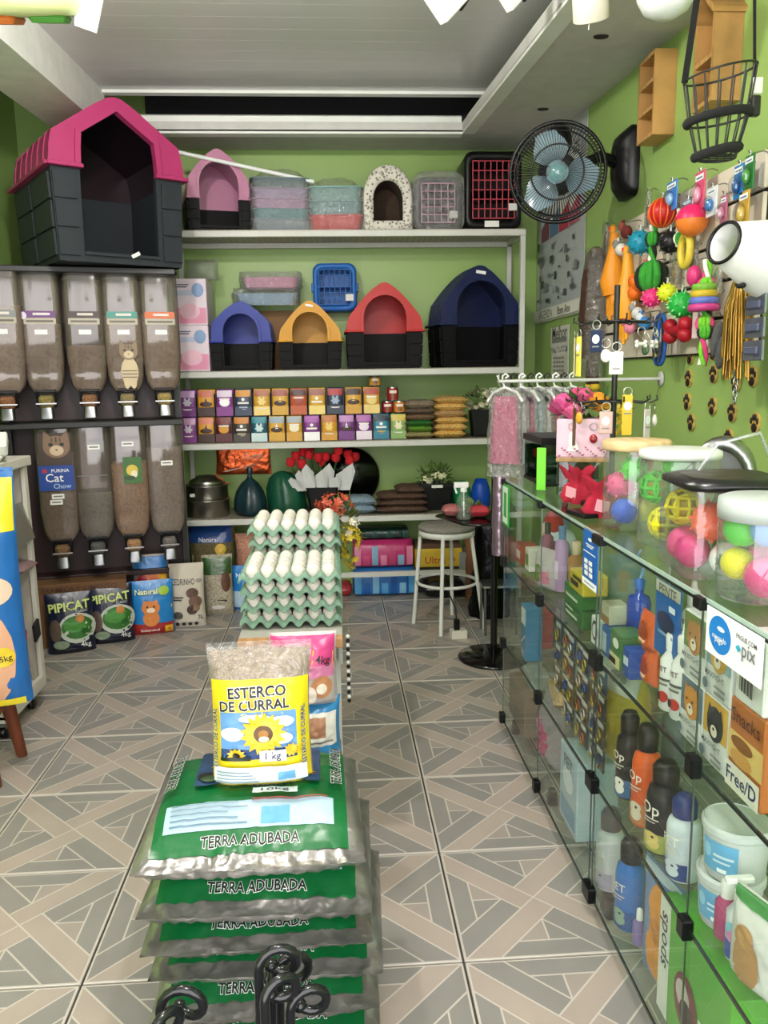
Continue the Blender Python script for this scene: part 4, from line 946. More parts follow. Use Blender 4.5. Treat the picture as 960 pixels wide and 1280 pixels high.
# ---------------------------------------------------------------- litter bags on the floor before the dispensers
NAVY = M('1d2340', 'bag')
def pipicat(label, px, Y, rz):
    w, h = .235, .315
    L = [('ell', .035, .135, .095, .08, P_('c9cfc4')), ('ell', .035, .14, .08, .062, P_('3f7a30')), ('ell', .02, .15, .055, .035, P_('57984a')), ('ell', .05, .185, .022, .022, P_('c98a4a')), ('ell', -.075, .13, .03, .06, P_('6a5a50')), ('ell', .07, .12, .02, .014, P_('2f6a28')),
         ('rect', -.1, .01, .1, .035, P_('11162c')), ('ell', -.05, .055, .04, .022, P_('8a9a80')), ('text', 'PIPICAT', .0, .252, .20, P_('cdd88a'), P_('3a4a2c'), .03, .06), ('text', 'CLASSIC', .06, .225, .06, P_('d8d8d4')), ('text', '4kg', .07, .045, .05, P_('e8e8e4'))]
    q = onZ(px, 800, 0); p = onY(px, 760, Y)
    bag('litter_bag', label, 'bag', w, h, .10, NAVY, (p.x, Y+.03, 0), rz, L, group='navy cat litter bags')
pipicat('navy litter bag with green leaves lettering, half hidden by the white cabinet', 84, 4.08, .30); pipicat('navy litter bag with green leaves beside the sky-blue cat bag', 136, 4.22, .28)
def flatbag(name, label, px, Y, w, h, d, mat, L, rz): p = onY(px, 760, Y); return bag(name, label, 'bag', w, h, d, mat, (p.x, Y+.03, 0), rz, L)
OR = P_('dd8f4a')
flatbag('litter_bag', 'sky-blue and red litter bag with an orange cartoon animal and 4 kg mark', 189, 4.35, .235, .30, .09, M('2f8acb', 'bag'), [('rect', -.11, .0, .11, .065, P_('a8332f')), ('poly', [(-.11, .0), (.03, .0), (-.03, .13), (-.11, .15)], P_('a9c6dc')), ('poly', [(.02, .09), (.11, .145), (.11, .165), (.02, .105)], P_('d9b83a')), ('ell', -.01, .095, .045, .045, OR), ('ell', -.01, .155, .05, .04, OR), ('poly', [(-.055, .165), (-.045, .20), (-.02, .185)], OR), ('poly', [(.035, .165), (.025, .20), (.0, .185)], OR), ('ell', -.01, .142, .022, .014, P_('f2e2c8')), ('ell', -.028, .162, .005, .006, P_('2a1c14')), ('ell', .008, .162, .005, .006, P_('2a1c14')), ('text', 'Natural', -.03, .245, .12, P_('e4ecb8'), P_('1f5f8a'), .03), ('ell', .065, .245, .03, .025, P_('9fc03a')), ('rect', .06, .012, .105, .05, P_('e3b23a')), ('text', '4', .083, .031, .012, P_('9a2a20')), ('text', 'Biodegradavel', -.02, .03, .10, P_('f0e8e0'))], .24)
flatbag('litter_bag', 'clear bag with blue top and cartoon print standing behind the sky-blue bag', 190, 4.47, .20, .42, .08, M('9a8d86', 'bag'), [('rect', -.09, .34, .09, .41, M('2f7fc0', 'bag')), ('ell', .01, .3, .05, .045, P_('d8794a')), ('ell', -.05, .28, .03, .03, P_('b0303a')), ('rect', .04, .2, .09, .33, M('d9a93a', 'bag'))], .2)
flatbag('paper_bag', 'white paper bag with black lettering and brown photo standing on the floor', 234, 4.46, .195, .365, .09, M('cdc4b4', 'matte'), [('text', 'CEDRINHO', -.02, .265, .13, P_('1a1816'), None, 0, 0, .034), ('ell', .07, .268, .018, .012, P_('a8a298')), ('ell', .03, .20, .035, .03, P_('6a5244')), ('ell', .045, .15, .038, .035, P_('7d6353')), ('ell', .025, .105, .03, .028, P_('523e33')), ('ell', .05, .115, .02, .02, P_('94785f')), ('rect', -.08, .175, -.02, .182, P_('3a3632')), ('rect', -.08, .16, -.03, .167, P_('3a3632')), ('ell', -.055, .075, .028, .022, P_('5b564f')), ('text', '7L', .07, .06, .03, P_('2a2826'))]+[('ell', -.06+.035*k, .025, .011, .011, P_('3a3834')) for k in range(4)], .12)
c = carton('long_carton', 'long brown carton lying behind the navy litter bags', 'box', .50, .14, .34, M('6b4a2e', 'matte'), (onY(100, 760, 4.28).x, 4.27, 0), .235, [('text', 'CERAMICA E CIMENTO', .0, .31, .4, P_('4a2f1c'))])
# ================================================================ white cabinet at the left with the scale on it
def cabinet():
    X0, X1, Y0, Y1, H = -1.80, -1.275, 3.02, 3.42, 1.085
    t = thing('display_cabinet', 'white open-fronted cabinet on castors at the left edge of the picture', 'cabinet', ((X0+X1)/2, (Y0+Y1)/2, 0))
    W = X1-X0; D = Y1-Y0; wm = M('c9c6bb', 'paint'); bg_ = M('b8b0a2', 'paint')
    MB().box((0, 0, H-.02), (W+.03, D+.03, .04), wm, .004).build('top', t)
    MB().box((0, 0, .10), (W, D, .03), wm, .003).build('bottom', t)
    MB().box((0, D/2-.01, H/2+.04), (W, .02, H-.12), bg_).build('end_panel', t)
    MB().box((0, -D/2+.01, H/2+.04), (W, .02, H-.12), bg_).build('end_panel', t)
    MB().box((-W/2+.01, 0, H/2+.04), (.02, D, H-.12), bg_).build('rear_panel', t)
    for y in (D/2-.018, -D/2+.018): MB().box((W/2-.008, y, H/2+.04), (.018, .036, H-.12), wm, .002).build('post', t)
    MB().box((W/2-.008, 0, .115), (.02, D, .05), wm, .002).build('front_rail', t)
    MB().box((-.01, 0, .60), (W-.06, D-.05, .015), bg_).build('shelf', t)
    for y in (D/2-.05, -D/2+.06):
        c = MB(); c.lathe([(.0, -.012), (.028, -.012), (.028, .012), (0, .012)], M('3a3a3c', 'metal'), (W/2-.05, y, .028), axis='x', n=14); c.box((W/2-.05, y, .065), (.03, .03, .04), M('8a8a8a', 'metal')); c.build('castor', t)
    MB().box((W/2-.002, D/2-.13, .82), (.006, .20, .16), clear('grey_sheet', 'b9b9b4', .08, .6, .1, 0, 'a8a59c', .35), 0, (0, -.25, 0)).build('bin_front', t)
    return t
cabinet()
q = Vector((-1.34, 3.33, .90)); pillow('pink_wrap', 'crumpled pinkish film hanging out of the white cabinet', .12, .16, .05, M('8f7477', 'bag'), (q.x+.02, q.y, .608))
tag(bag('green_pack', 'clear pack with green pieces standing in the white cabinet', 'bag', .22, .32, .08, M('4f6a55', 'bag'), (-1.36, 3.27, .12), PI/2-.3, [('ell', .08, .26, .03, .025, P_('d9c23a')), ('rect', -.02, .2, .1, .24, P_('a83a6a')), ('rect', -.1, .03, .1, .14, P_('b39a90'))], wrinkle=.01), 'clear pack with green pieces standing in the white cabinet', 'pack')
pillow('yellow_pack', 'small yellow pack lying in the bottom of the white cabinet', .10, .12, .06, M('d9c22c', 'bag'), (-1.345, 3.10, .116))
tag(MB().box((0, 0, 0), (.012, .055, .085), M('0c0c0d', 'matte'), .002, (0, 0, 0)).build('clip', None, (-1.262, 3.33, .36), (.35, .1, 0)), 'black clip fixed to the front edge of the white cabinet', 'clip')
t = thing('counter_scale', 'white counter scale with green key panel on the white cabinet', 'scale', (-1.44, 3.22, 1.086), .3)
MB().box((0, 0, .03), (.30, .26, .05), M('d8d8d2', 'plastic'), .012).build('housing', t)
k_ = MB(); 
MB().box((.06, -.09, .068), (.22, .10, .05), M('d8d8d2', 'plastic'), .006, (.5, 0, 0)).build('console', t)
for i in range(4):
    for j in range(3): k_.box((-.015+.045*i, -.125+.03*j, .082+.0165*j), (.036, .022, .006), M('2c5c34', 'plastic'), .001, (.5, 0, 0))
k_.build('key_panel', t)['kind'] = 'stuff'
# tall dog food bag on a little wooden stool in front of it
SX, SY = -1.195, 2.80
t = thing('wooden_stool', 'small varnished brown wooden stool under the tall yellow and blue bag', 'stool', (SX-.135, SY, 0))
wd_ = M('6b3218', 'wood')
MB().box((0, 0, .245), (.27, .26, .03), wd_, .008).build('seat', t)
for i in (-1, 1):
    for j in (-1, 1): MB().cyl((i*.13, j*.12, 0), (i*.10, j*.10, .235), .019, wd_, r2=.026).build('leg', t)
h = .84; w = .36
bag('dog_food_bag', 'tall yellow, blue and peach pet food bag marked 25kg on the wooden stool', 'bag', w, h, .15, M('2f6fae', 'bag'), (SX-.085, SY, .261), .15, [('rect', -w*.49, h*.74, w*.49, h*.96, M('e0d03a', 'bag'), 40), ('ell', .02, h*.22, .13, .20, M('d9a98a', 'print')), ('ell', .10, h*.5, .06, .05, M('d9c4ae', 'print')), ('ell', .112, h*.22, .036, .036, P_('e0c63a')), ('text', '25kg', .112, h*.21, .055, P_('1a1a18'), None, 0, .15), ('rect', -w*.45, h*.0, w*.45, h*.03, M('e0d03a', 'bag'))], n=60, wrinkle=.002)
# ================================================================ egg stand in the middle of the aisle
EZ = .615                                            # top of the wooden board
ECX, EY0 = -.145, 2.44
def egg_table():
    t = thing('egg_table', 'narrow table with a wooden board top carrying the egg trays', 'table', (ECX, 2.66, 0))
    MB().box((0, -.315, EZ-.016), (.315, .035, .032), M('b98a5c', 'wood'), .003).build('front_batten', t)
    MB().box((0, .09, EZ-.008), (.315, .78, .016), M('a9a69e', 'paint'), .002).build('board', t)
    for x in (-.13, .135):
        for y in (-.22, .42): MB().box((x, y, (EZ-.016)/2), (.028, .028, EZ-.016), M('b9bab4', 'paint')).build('leg', t)
    MB().box((.150, .08, EZ-.06), (.012, .70, .09), M('a9aaa4', 'paint')).build('apron', t)
    MB().box((-.150, .02, EZ-.06), (.012, .70, .09), M('a9aaa4', 'paint')).build('apron', t)
egg_table()
EP = .0475
def egg_prof():
    return lambda d: 1.0
EGG = None
def egg_mesh():
    mb = MB(); pr = []
    for k in range(13):
        th = PI*k/12; z = -math.cos(th)*.0285; r = .0225*math.sin(th)*(1-.13*math.cos(PI-th)*-1*.9)
        pr.append((max(r, .0006), z))
    mb.lathe(pr, M('d2ccc3', 'paint'), n=14); return mb.mesh('egg')
EGG = egg_mesh()
TRAY_H = .046
def tray_mesh():
    """moulded pulp tray, 6 x 6 pockets: a height field of cups and peaks, with thickness"""
    mb = MB(); N = 6; k = 8; n = N*k
    m = M('6f8c7a', 'matte')
    def hgt(x, y):
        u, v = x/EP*2*PI/2, y/EP*2*PI/2            # pockets at half-integer multiples
        c = .5*(math.cos(2*u)+math.cos(2*v))*.5     # 1 at corners (peaks), -1 at pocket centres
        return .021+.021*max(-1, min(1, c*2))
    def top(u, v):
        x, y = (u-.5)*(N+.66)*EP, (v-.5)*5.66*EP; return Vector((x, y, hgt(x, y-.5*EP)))
    n = int((N+.66)*k); n2 = int(5.66*k); mb.grid(top, n, n2, m); mb.grid(lambda u, v: top(1-u, v)-Vector((0, 0, .003)), n, n2, m)
    return mb.mesh('egg_tray')
TRAY = tray_mesh()
def egg_label(a, b, i, last, name, n):
    tr = 'top tray' if last else ORD[i]+' tray up'
    if last or b == 0: return 'white egg %s from left in the %s row, %s of %s' % (ORD[a], 'front' if b == 0 else ORD[b], tr, name)
    return 'white egg at the right side, %s row, %s of %s' % (ORD[b], tr, name)
def egg_stack(cx, cy, z0, trays, name, group, full_front):
    """trays: list of (row shift); only eggs that can be seen are laid in the buried trays"""
    z = z0
    for i, tr in enumerate(trays):
        last = i == len(trays)-1
        place = 'topmost' if last else ('%s from the bottom' % ORD[i])
        o = put('egg_tray', TRAY, None, (cx+.002*((i*5) % 3-1), cy, z), (0, 0, 0 if i % 2 == 0 else PI))
        tag(o, 'grey-green pulp egg tray in the %s, %s' % (name, place), 'egg tray', group)
        z += 0
        for a in range(6):
            for b in range(5):
                if not last and b > 0 and a < 5: continue
                e = put('egg', EGG, None, (cx+(a-2.5)*EP, cy+(b-2)*EP, z+.033), (RND.uniform(-.12, .12), RND.uniform(-.12, .12), RND.uniform(0, 6)))
                tag(e, egg_label(a, b, i, last, name, len(trays)), 'egg', ('eggs on top of the ' if last else 'eggs inside the ')+name)
        z += TRAY_H
    return z
ztop = egg_stack(ECX, EY0+.125, EZ+.002, [0, 1, 0, 1], 'front egg stack', 'egg trays of the front stack', True)
egg_stack(ECX, EY0+.145+.275, EZ+.002, [0, 1, 0, 1, 0, 1], 'rear egg stack', 'egg trays of the rear stack', True)
# flowers rising behind the eggs
fx, fy = .0, 3.075
t = thing('flower_vase', 'tall vase of yellow and red blossoms right behind the egg trays', 'vase', (fx-.03, fy, EZ))
MB().lathe([(.03, 0), (.034, .01), (.02, .04), (.02, .09), (.03, .13), (.034, .14), (.026, .14)], M('9aa3a0', 'metal'), n=16).build('vase', t)
f = MB(); leafball(f, (.06, 0, .20), (.06, .05, .12), 90, M('55602c', 'leaf'), .04, .25, 31); f.build('leaves', t)
f = MB(); blossoms(f, (.085, -.01, .13), (.035, .04, .09), 46, M('d4b82e', 'leaf'), .012, 33); f.build('yellow_blossoms', t)
f = MB(); blossoms(f, (.03, 0, .28), (.07, .05, .05), 44, M('a8452c', 'leaf'), .012, 35); f.build('red_blossoms', t)
f = MB(); blossoms(f, (.06, -.01, .2), (.06, .05, .06), 12, M('e2dccb', 'leaf'), .013, 37); f.build('white_blossoms', t)
t = thing('bead_chain', 'black and white beaded chain hanging at the side of the egg table', 'chain', (.028, 2.40, 0))
for k in range(16):
    MB().ell((0, 0, EZ-.02-.014*k), .0065, '141414' if k % 2 else 'e0e0dc', 8, 5).build('bead', t)
# litter packs between the egg table and the soil bags
bag('litter_pack', 'sky-blue film pack with a white label under the pink 4kg pack', 'pack', .19, .17, .13, M('3f8fc4', 'bag'), (-.095, 2.14, .345), 0, [('rect', -.01, .045, .085, .135, P_('e6e2dc')), ('rect', .005, .07, .055, .125, P_('b98a70')), ('rect', .0, .055, .075, .06, P_('8a8a88'))], wrinkle=.006)
carton('support_crate', 'plain carton standing under the two film litter packs', 'box', .20, .16, .344, M('8a6a48', 'matte'), (-.10, 2.14, 0))
bag('litter_pack', 'pink and white film pack marked 4kg behind the manure bag', 'pack', .185, .20, .12, M('c8c0c0', 'bag'), (-.098, 2.14, .50), 0, [('rect', -.09, .12, .088, .195, M('c94a86', 'bag')), ('rect', .0, .085, .088, .12, M('d98ab0', 'bag')), ('poly', [(.022, .115), (.082, .105), (.085, .15), (.027, .16)], P_('e0bf3a')), ('text', '4kg', .055, .132, .04, P_('2a2420'), None, 0, -.1), ('ell', .05, .06, .03, .032, P_('c9926a')), ('ell', .05, .055, .015, .015, P_('efe4d8')), ('ell', .015, .04, .02, .025, P_('e9dcd4'))], wrinkle=.005)
# ---------------------------------------------------------------- soil bags lying in a stack
SILV = M('a5a2a0', 'foil'); SG = M('0f6a3a', 'bag')
BKT = P_('16241c'); WHT = P_('eef0ee')
def soil_bag(label, cx, cy, z, w, d, h, full, rz, text_dx=0.0, seed=1, skew=0.0):
    t = thing('soil_bag', label, 'soil bag', (cx, cy, z), rz, 'stacked bags of potting soil')
    def S(x, y, s_, off=0.0):
        u, v = x/w+.5, y/d+.5; u = min(1, max(0, u)); v = min(1, max(0, v))
        a = max(0, 1-abs(2*u-1)**4)**.5*max(0, 1-abs(2*v-1)**4)**.5
        lip = .45*h; fr = min(1, v/.34); fr = fr*fr*(3-2*fr); a2 = max(0, 1-abs(2*u-1)**5)**.5*max(0, 1-max(0, 2*v-1)**4)**.5*fr
        zz = lip+(h-lip)*a2*(1 if s_ > 0 else 0)-(lip-.002)*a*(1 if s_ < 0 else 0)
        edge = max(0, 1-6*min(v, 1-v))
        zz += a**.5*(.004*wr(x*3, y*3, seed, 6)+.0022*wr(x, y, seed, 60))+edge*.011*math.sin(x*170+6*wr(x, y, seed, 14))*(.2+.8*a)*abs(wr(x, .2, seed+5, 9)+.5)
        return Vector((x+.004*edge*wr(x, y, seed, 40), y+.008*edge*wr(x, seed, 2, 12), zz+s_*off))
    b = MB(); n = 44
    for s_ in (1, -1): b.grid(lambda u, v: S((u-.5)*w*s_, (v-.5)*d, s_), n, n, SILV)
    b.build('body', t)
    T = lambda x, y, o: S(x, y, 1, o)
    g = MB(); gw, gd = w*.86, d*.83
    layers(g, T, [('rect', -gw/2, -gd/2, gw/2, gd/2, SG, 40)], start=.0015); g.build('green_panel', t)
    L = [('text', 'TERRA ADUBADA', text_dx, -gd/2+.024, gw*.50, BKT, WHT, .03, 0, .019)]
    if full:
        L += [('rect', -gw*.45, -gd*.5+.044, gw*.43, -gd*.5+.106, P_('a9c0cf'), 24), ('rect', gw*.05, -gd*.5+.049, gw*.2, -gd*.5+.084, P_('5f9fc8'), 10)]
        for k in range(5): L.append(('rect', -gw*.42, -gd*.5+.052+.010*k, -gw*(.02+.05*(k % 3)), -gd*.5+.055+.010*k, P_('6f8698'), 14))
        L += [('rect', gw*.0, -gd*.5+.098, gw*.40, -gd*.5+.101, P_('b05a5a'), 14), ('rect', gw*.0, -gd*.5+.091, gw*.36, -gd*.5+.094, P_('8a7a8a'), 14)]
        L += [('rect', -gw*.33, -gd*.03, gw*.36, gd*.47, P_('2d4a6a'), 24), ('ell', -gw*.12, gd*.2, gw*.14, gd*.16, P_('d9b62a'), 28, .72), ('ell', -gw*.12, gd*.2, gw*.055, gd*.06, P_('5a3c1c')), ('ell', gw*.26, gd*.06, gw*.08, gd*.06, P_('c9a82a'), 20, .72), ('ell', -gw*.27, gd*.06, gw*.05, gd*.05, P_('1a1c1c')), ('ell', -gw*.22, gd*.02, gw*.08, gd*.04, P_('2f4a24')),
              ('rect', gw*.0, -gd*.5+.107, gw*.24, -gd*.5+.129, P_('c4ccca'), 16), ('text', '10kg', gw*.12, -gd*.5+.117, gw*.15, BKT, None, 0, 0, .014),
              ('text', 'TERRA ADUBADA', gw*.45, gd*.16, gd*.5, BKT, WHT, .035, PI/2, .02), ('text', 'TERRA ADUBADA', -gw*.45, gd*.16, gd*.5, BKT, WHT, .035, -PI/2+PI, .02)]
    else:
        L += [('rect', -gw*.05, -gd*.5+.052, gw*.43, -gd*.5+.09, P_('a9c0cf'), 14), ('rect', gw*.12, -gd*.5+.056, gw*.22, -gd*.5+.08, P_('5f9fc8'), 8)]
    pb = MB(); layers(pb, T, L, .0010, .0022, 16); pb.build('print', t)
    return t
SBY = 1.655
LAB = ['third', 'fourth', 'fifth']
soil_bag('bag of garden soil at the bottom of the stack, on the floor tiles', -.165, SBY+.01, .0, .47, .42, .09, False, -.02, .02, 11)
soil_bag('bag of garden soil, second from the bottom of the stack', -.17, SBY-.01, .085, .46, .42, .095, False, .02, .0, 17)
soil_bag('bag of garden soil in the middle of the stack, green hardly showing', -.155, SBY-.005, .172, .47, .42, .092, False, -.035, -.01, 23)
soil_bag('bag of garden soil lying fourth from the floor with its name upright', -.178, SBY-.02, .252, .455, .42, .075, False, .015, .0, 29)
soil_bag('bag of garden soil second from the top of the stack', -.172, SBY-.02, .315, .46, .42, .10, False, -.03, .0, 37)
soil_bag('topmost bag of garden soil with label panel and 10kg mark', -.19, SBY-.01, .402, .455, .42, .115, True, .02, .0, 41)
# ---------------------------------------------------------------- the manure bag standing on top
YL = M('e2cf2c', 'bag'); w, h = .222, .300
a = onY(262, 1002, 1.70)
t = thing('manure_bag', 'clear bag of manure with yellow sunflower print standing on the soil bags', 'bag', (-.174, 1.674, .507), .02, None, (-.12, 0, .03))
S = bag_surface(w, h, .10, 4.2, True, .004)
b = MB()
for sd in (-1, 1): b.grid(lambda u, v: S((u-.5)*w*(-sd), v*h, 0, sd), 28, 28, M('a08f80', 'food'))
b.build('body', t)
fz = MB()
for sd in (-1, 1): fz.grid(lambda u, v: S((u-.5)*w*1.03*(-sd), h*.80+h*.22*v, .004, sd), 20, 8, SOFT)
fz.grid(lambda u, v: Vector(((u-.5)*w*1.03, .006*wr(u*3, v, 3, 3), h*.98+.022*v)), 14, 2, SOFT); fz.build('film_top', t)
wt = P_('f0f0ea'); L = [('rect', -w*.49, h*.035, w*.49, h*.80, YL, 24), ('rect', -w*.40, h*.235, w*.36, h*.575, P_('6f9fd0'), 20), ('rect', -w*.40, h*.235, w*.36, h*.31, P_('2a4a7a'), 12), ('ell', -w*.28, h*.42, w*.12, h*.05, P_('dbe4ee')), ('ell', w*.2, h*.50, w*.14, h*.04, P_('dbe4ee')), ('ell', -w*.05, h*.53, w*.16, h*.03, P_('cfdcea')), ('ell', w*.22, h*.38, w*.10, h*.04, P_('dbe4ee')),
     ('ell', w*.03, h*.42, w*.235, h*.155, P_('e0bd24'), 34, .74), ('ell', w*.03, h*.42, w*.16, h*.105, P_('edd24a'), 26, .74), ('ell', w*.03, h*.42, w*.095, h*.062, P_('6a4a22')), ('ell', w*.03, h*.42, w*.05, h*.03, P_('a9772c')), ('ell', w*.035, h*.385, w*.05, h*.022, P_('f0e2c0')),
     ('ell', -w*.24, h*.275, w*.10, h*.05, P_('d8b428'), 22, .7), ('ell', -w*.24, h*.272, w*.04, h*.02, P_('3a2c18')), ('ell', w*.30, h*.295, w*.08, h*.05, P_('d8b428'), 20, .7), ('rect', -w*.40, h*.235, -w*.1, h*.262, P_('22301c'), 6),
     ('rect', -w*.01, h*.225, w*.25, h*.305, P_('e6e6f0'), 6), ('text', '1 kg', w*.12, h*.258, w*.15, P_('2a2a4a')), ('rect', -w*.47, h*.07, w*.45, h*.19, P_('dfe6ea'), 12), ('rect', w*.16, h*.09, w*.33, h*.15, P_('6fa8d0'), 5),
     ('text', 'ESTERCO', -w*.02, h*.725, w*.56, P_('14141c'), wt, .03, .03), ('text', 'DE CURRAL', -w*.05, h*.635, w*.68, P_('14141c'), wt, .03, .03), ('text', 'ESTERCO DE CURRAL', w*.43, h*.40, h*.42, P_('14141c'), wt, .03, PI/2), ('text', 'ESTERCO DE CURRAL', -w*.45, h*.40, h*.42, P_('14141c'), wt, .03, PI/2), ('text', 'ESTERCO DE CURRAL', 0, h*.05, w*.6, P_('2a2a20'))]
for k in range(4): L.append(('rect', -w*.44, h*.085+h*.024*k, -w*(.02+.03*k), h*.093+h*.024*k, P_('8a9aa8'), 6))
pb = MB(); layers(pb, lambda x_, z_, o: S(x_, z_, o), L, .0007, .0016, 18); pb.build('print', t)
# ---------------------------------------------------------------- black curled hooks in front
def hook(label, px, py, Y, size, rz, lean, tall):
    """a shepherd's-crook plant hook: shaft with a curled head"""
    q = onY(px, py, Y); t = thing('plant_hook', label, 'hook', (q.x-lean*q.z, q.y, 0), rz, 'black plant hooks')
    pts = [(0, 0, 0), (lean*.5*q.z, 0, q.z*.5), (lean*q.z-size*.0, 0, q.z-size*1.3)]
    c = Vector((lean*q.z+size*.55, 0, q.z-size*.55))
    for k in range(15):
        a = PI-k*(1.75*PI)/14; r = size*.55*(1-.022*k); pts.append((c.x+r*math.cos(a), .002*k, c.z+r*math.sin(a)))
    MB().tube(pts, .0075, M('26272a', 'shiny'), 9).build('shaft', t)
    MB().ell(pts[-1], (.011, .011, .011), M('26272a', 'shiny'), 8, 6).build('curled_tip', t)
    return t
hk = [('black plant hook standing tallest in the bunch before the soil bags', 322, 1190, 1.06, .055, .0, .02), ('black plant hook curling right just behind the tallest hook', 338, 1205, 1.09, .06, .2, .03), ('black plant hook at the right of the bunch, edge-on', 352, 1212, 1.12, .05, 1.1, .02),
      ('rightmost black plant hook, curled like a question mark', 362, 1246, 1.05, .055, .1, .10), ('black plant hook low in front of the tallest one', 330, 1232, 1.02, .05, .3, .0), ('black plant hook at the left with a broad curl', 196, 1243, 1.05, .06, -.2, -.08), ('leftmost black plant hook, low and turned away', 182, 1262, 1.03, .055, .7, -.10)]
for i, (lb, px, py, Y, s_, rz, ln) in enumerate(hk): hook(lb, px, py, Y, s_, rz, ln, 0)
# ================================================================ glass display cases along the right
CX0, CX1, CZ = .632, 1.06, 1.008
SH = (.698, .377, .066)
CY = [2.94, 2.396, 1.852, 1.309, .766]
def display_case(label, ys):
    t = thing('display_case', label, 'display case', ((CX0+CX1)/2, (ys[0]+ys[-1])/2, 0)); o = Vector(t.location)
    bk = M('121314', 'plastic'); g = .006
    def P(name, c, d, m, ch=0): MB().box(Vector(c)-o, d, m, ch).build(name, t)
    ya, yb = ys[-1], ys[0]; W = CX1-CX0
    for y0, y1 in zip(ys[1:], ys):
        P('top_pane', ((CX0+CX1)/2, (y0+y1)/2, CZ-.004), (W, y1-y0-.004, .008), GLASS)
        for z in SH[:2]: P('glass_shelf', ((CX0+CX1)/2+.004, (y0+y1)/2, z-.004), (W-.02, y1-y0-.012, .007), GLASS)
        for z0, z1 in zip(SH[::-1], (SH[1], SH[0], CZ-.008)): P('front_pane', (CX0, (y0+y1)/2, (z0+z1)/2), (g, y1-y0-.006, z1-z0-.006), GLASS)
        P('bottom_pane', ((CX0+CX1)/2, (y0+y1)/2, SH[2]-.006), (W, y1-y0, .010), GLASS)
        P('rear_pane', (CX1, (y0+y1)/2, (SH[2]+CZ)/2), (g, y1-y0-.006, CZ-SH[2]-.02), GLASS)
    for z, nm, c in ((CZ-.004, 'top_edge', 'a9beb4'), (SH[0]-.004, 'shelf_edge', '2c3733'), (SH[1]-.004, 'shelf_edge', '2c3733'), (SH[2]-.006, 'bottom_edge', '2c3733')): P(nm, (CX0-.001, (ya+yb)/2, z), (.004, yb-ya-.01, .007), M(c, 'shiny'))
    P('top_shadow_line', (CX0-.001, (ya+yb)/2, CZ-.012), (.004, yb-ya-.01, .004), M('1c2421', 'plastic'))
    for y in (ya+.003, yb-.003): P('end_pane', ((CX0+CX1)/2, y, (SH[2]+CZ)/2), (W-.012, g, CZ-SH[2]-.016), GLASS)
    for y in ys:
        yy = y+(.012 if y == ya else -.012 if y == yb else 0)
        for z in (CZ-.012, SH[0]-.004, SH[1]-.004, SH[2]+.004): P('clamp', (CX0-.004, yy, z), (.022, .03, .04 if z < .9 else .022), bk, .003)
        MB().box(Vector((CX0+.05, yy, .028))-o, (.03, .035, .055), bk, .006, taper=.8).build('foot', t)
        P('corner_strip', (CX0-.001, yy, (SH[2]+CZ)/2), (.003, .003, CZ-SH[2]-.02), M('7d8b85', 'metal'))
        MB().box(Vector((CX1-.04, yy, .028))-o, (.03, .035, .055), bk, .006).build('foot', t)
    return t
caseA = display_case('long glass display case at the back, nearest the stool', CY[:3])
for row in range(4): o_ = Vector(caseA.location); MB().cyl(Vector((.66, 1.86, .66-.07*row))-o_, Vector((.66, 2.39, .66-.07*row))-o_, .002, M('9a9a98', 'metal'), 6).build('hanging_rod', caseA)
display_case('glass display case nearest the camera, with the round payment sign', CY[2:])
R90 = -PI/2
def cp(px, py, X, z):
    X = max(X, .686); q = onX(px, py, X); return (X, min(q.y, 2.87), z)
A_, B_, C_ = SH[0]+.001, SH[1]+.001, SH[2]+.001
def bx(name, label, px, py, X, z, w, d, h, col, L=(), rz=R90, side=(), kind='print', cat='box', group=None, Y=None):
    X = max(X, .655+d/2); q = onX(px, py, X); q.y = Y or q.y; return carton(name, label, cat, w, d, h, M(col, kind), (X, min(q.y, 2.87), z), rz, L, side, group=group)
def bars(w, z0, n, c, x0=-.4, x1=.4, s=.012): return [('rect', w*x0, z0-s*k, w*(x1-.15*(k % 3)), z0-s*k+s*.45, P_(c)) for k in range(n)]
# ---- far bay, upper shelf
t = thing('plush_toy', 'red and white plush toy in a clear bag in the far end of the case', 'toy', cp(664, 690, .80, A_))
MB().ell((0, 0, .05), (.05, .05, .05), M('cfcfd4', 'cloth')).build('body', t); MB().ell((0, 0, .14), (.038, .042, .055), M('a8242c', 'cloth')).build('hood', t); MB().ell((-.03, -.01, .125), (.02, .024, .03), M('d9b8a8', 'cloth')).build('face', t)
pillow('cotton_bag', 'bag of white cotton lying on the far upper shelf of the case', .12, .12, .13, M('b9c2cc', 'bag'), cp(643, 690, .82, A_))
bx('red_box', 'small red carton under the red plush toy', 656, 718, .70, A_, .08, .06, .075, 'a83a3e', [('rect', -.03, .02, .03, .05, P_('d8cfc8'))])
bx('white_box', 'little white carton with green print beside the small red carton', 667, 722, .70, A_, .06, .05, .08, 'd9d6cc', [('rect', -.02, .02, .02, .06, P_('6f8a52'))])
# ---- far bay, middle and floor
bx('tall_blue_box', 'tall blue and white carton at the front of the far middle shelf', 664, 830, .69, B_, .07, .06, .20, '2e7fa8', [('rect', -.032, .13, .032, .19, P_('dfe4e6')), ('poly', [(-.03, .05), (.03, .09), (.03, .10), (-.03, .06)], P_('dfe4e6')), ('text', 'SAL', 0, .03, .05, P_('f0f0f0'))], side=[('rect', -.025, .01, .025, .12, P_('1f5f80'))])
bx('red_blue_box', 'red and blue carton behind the tall blue one', 648, 830, .76, B_, .09, .07, .14, 'b24a4a', [('rect', -.04, .0, .04, .07, P_('2f4f8a')), ('rect', -.03, .08, .03, .1, P_('e0d8d0'))])
bx('red_blue_box', 'small green-blue carton leaning at the far end of the middle shelf', 640, 820, .82, B_, .08, .06, .10, '3f6a6a', [('rect', -.03, .02, .03, .06, P_('d8d0a8'))])
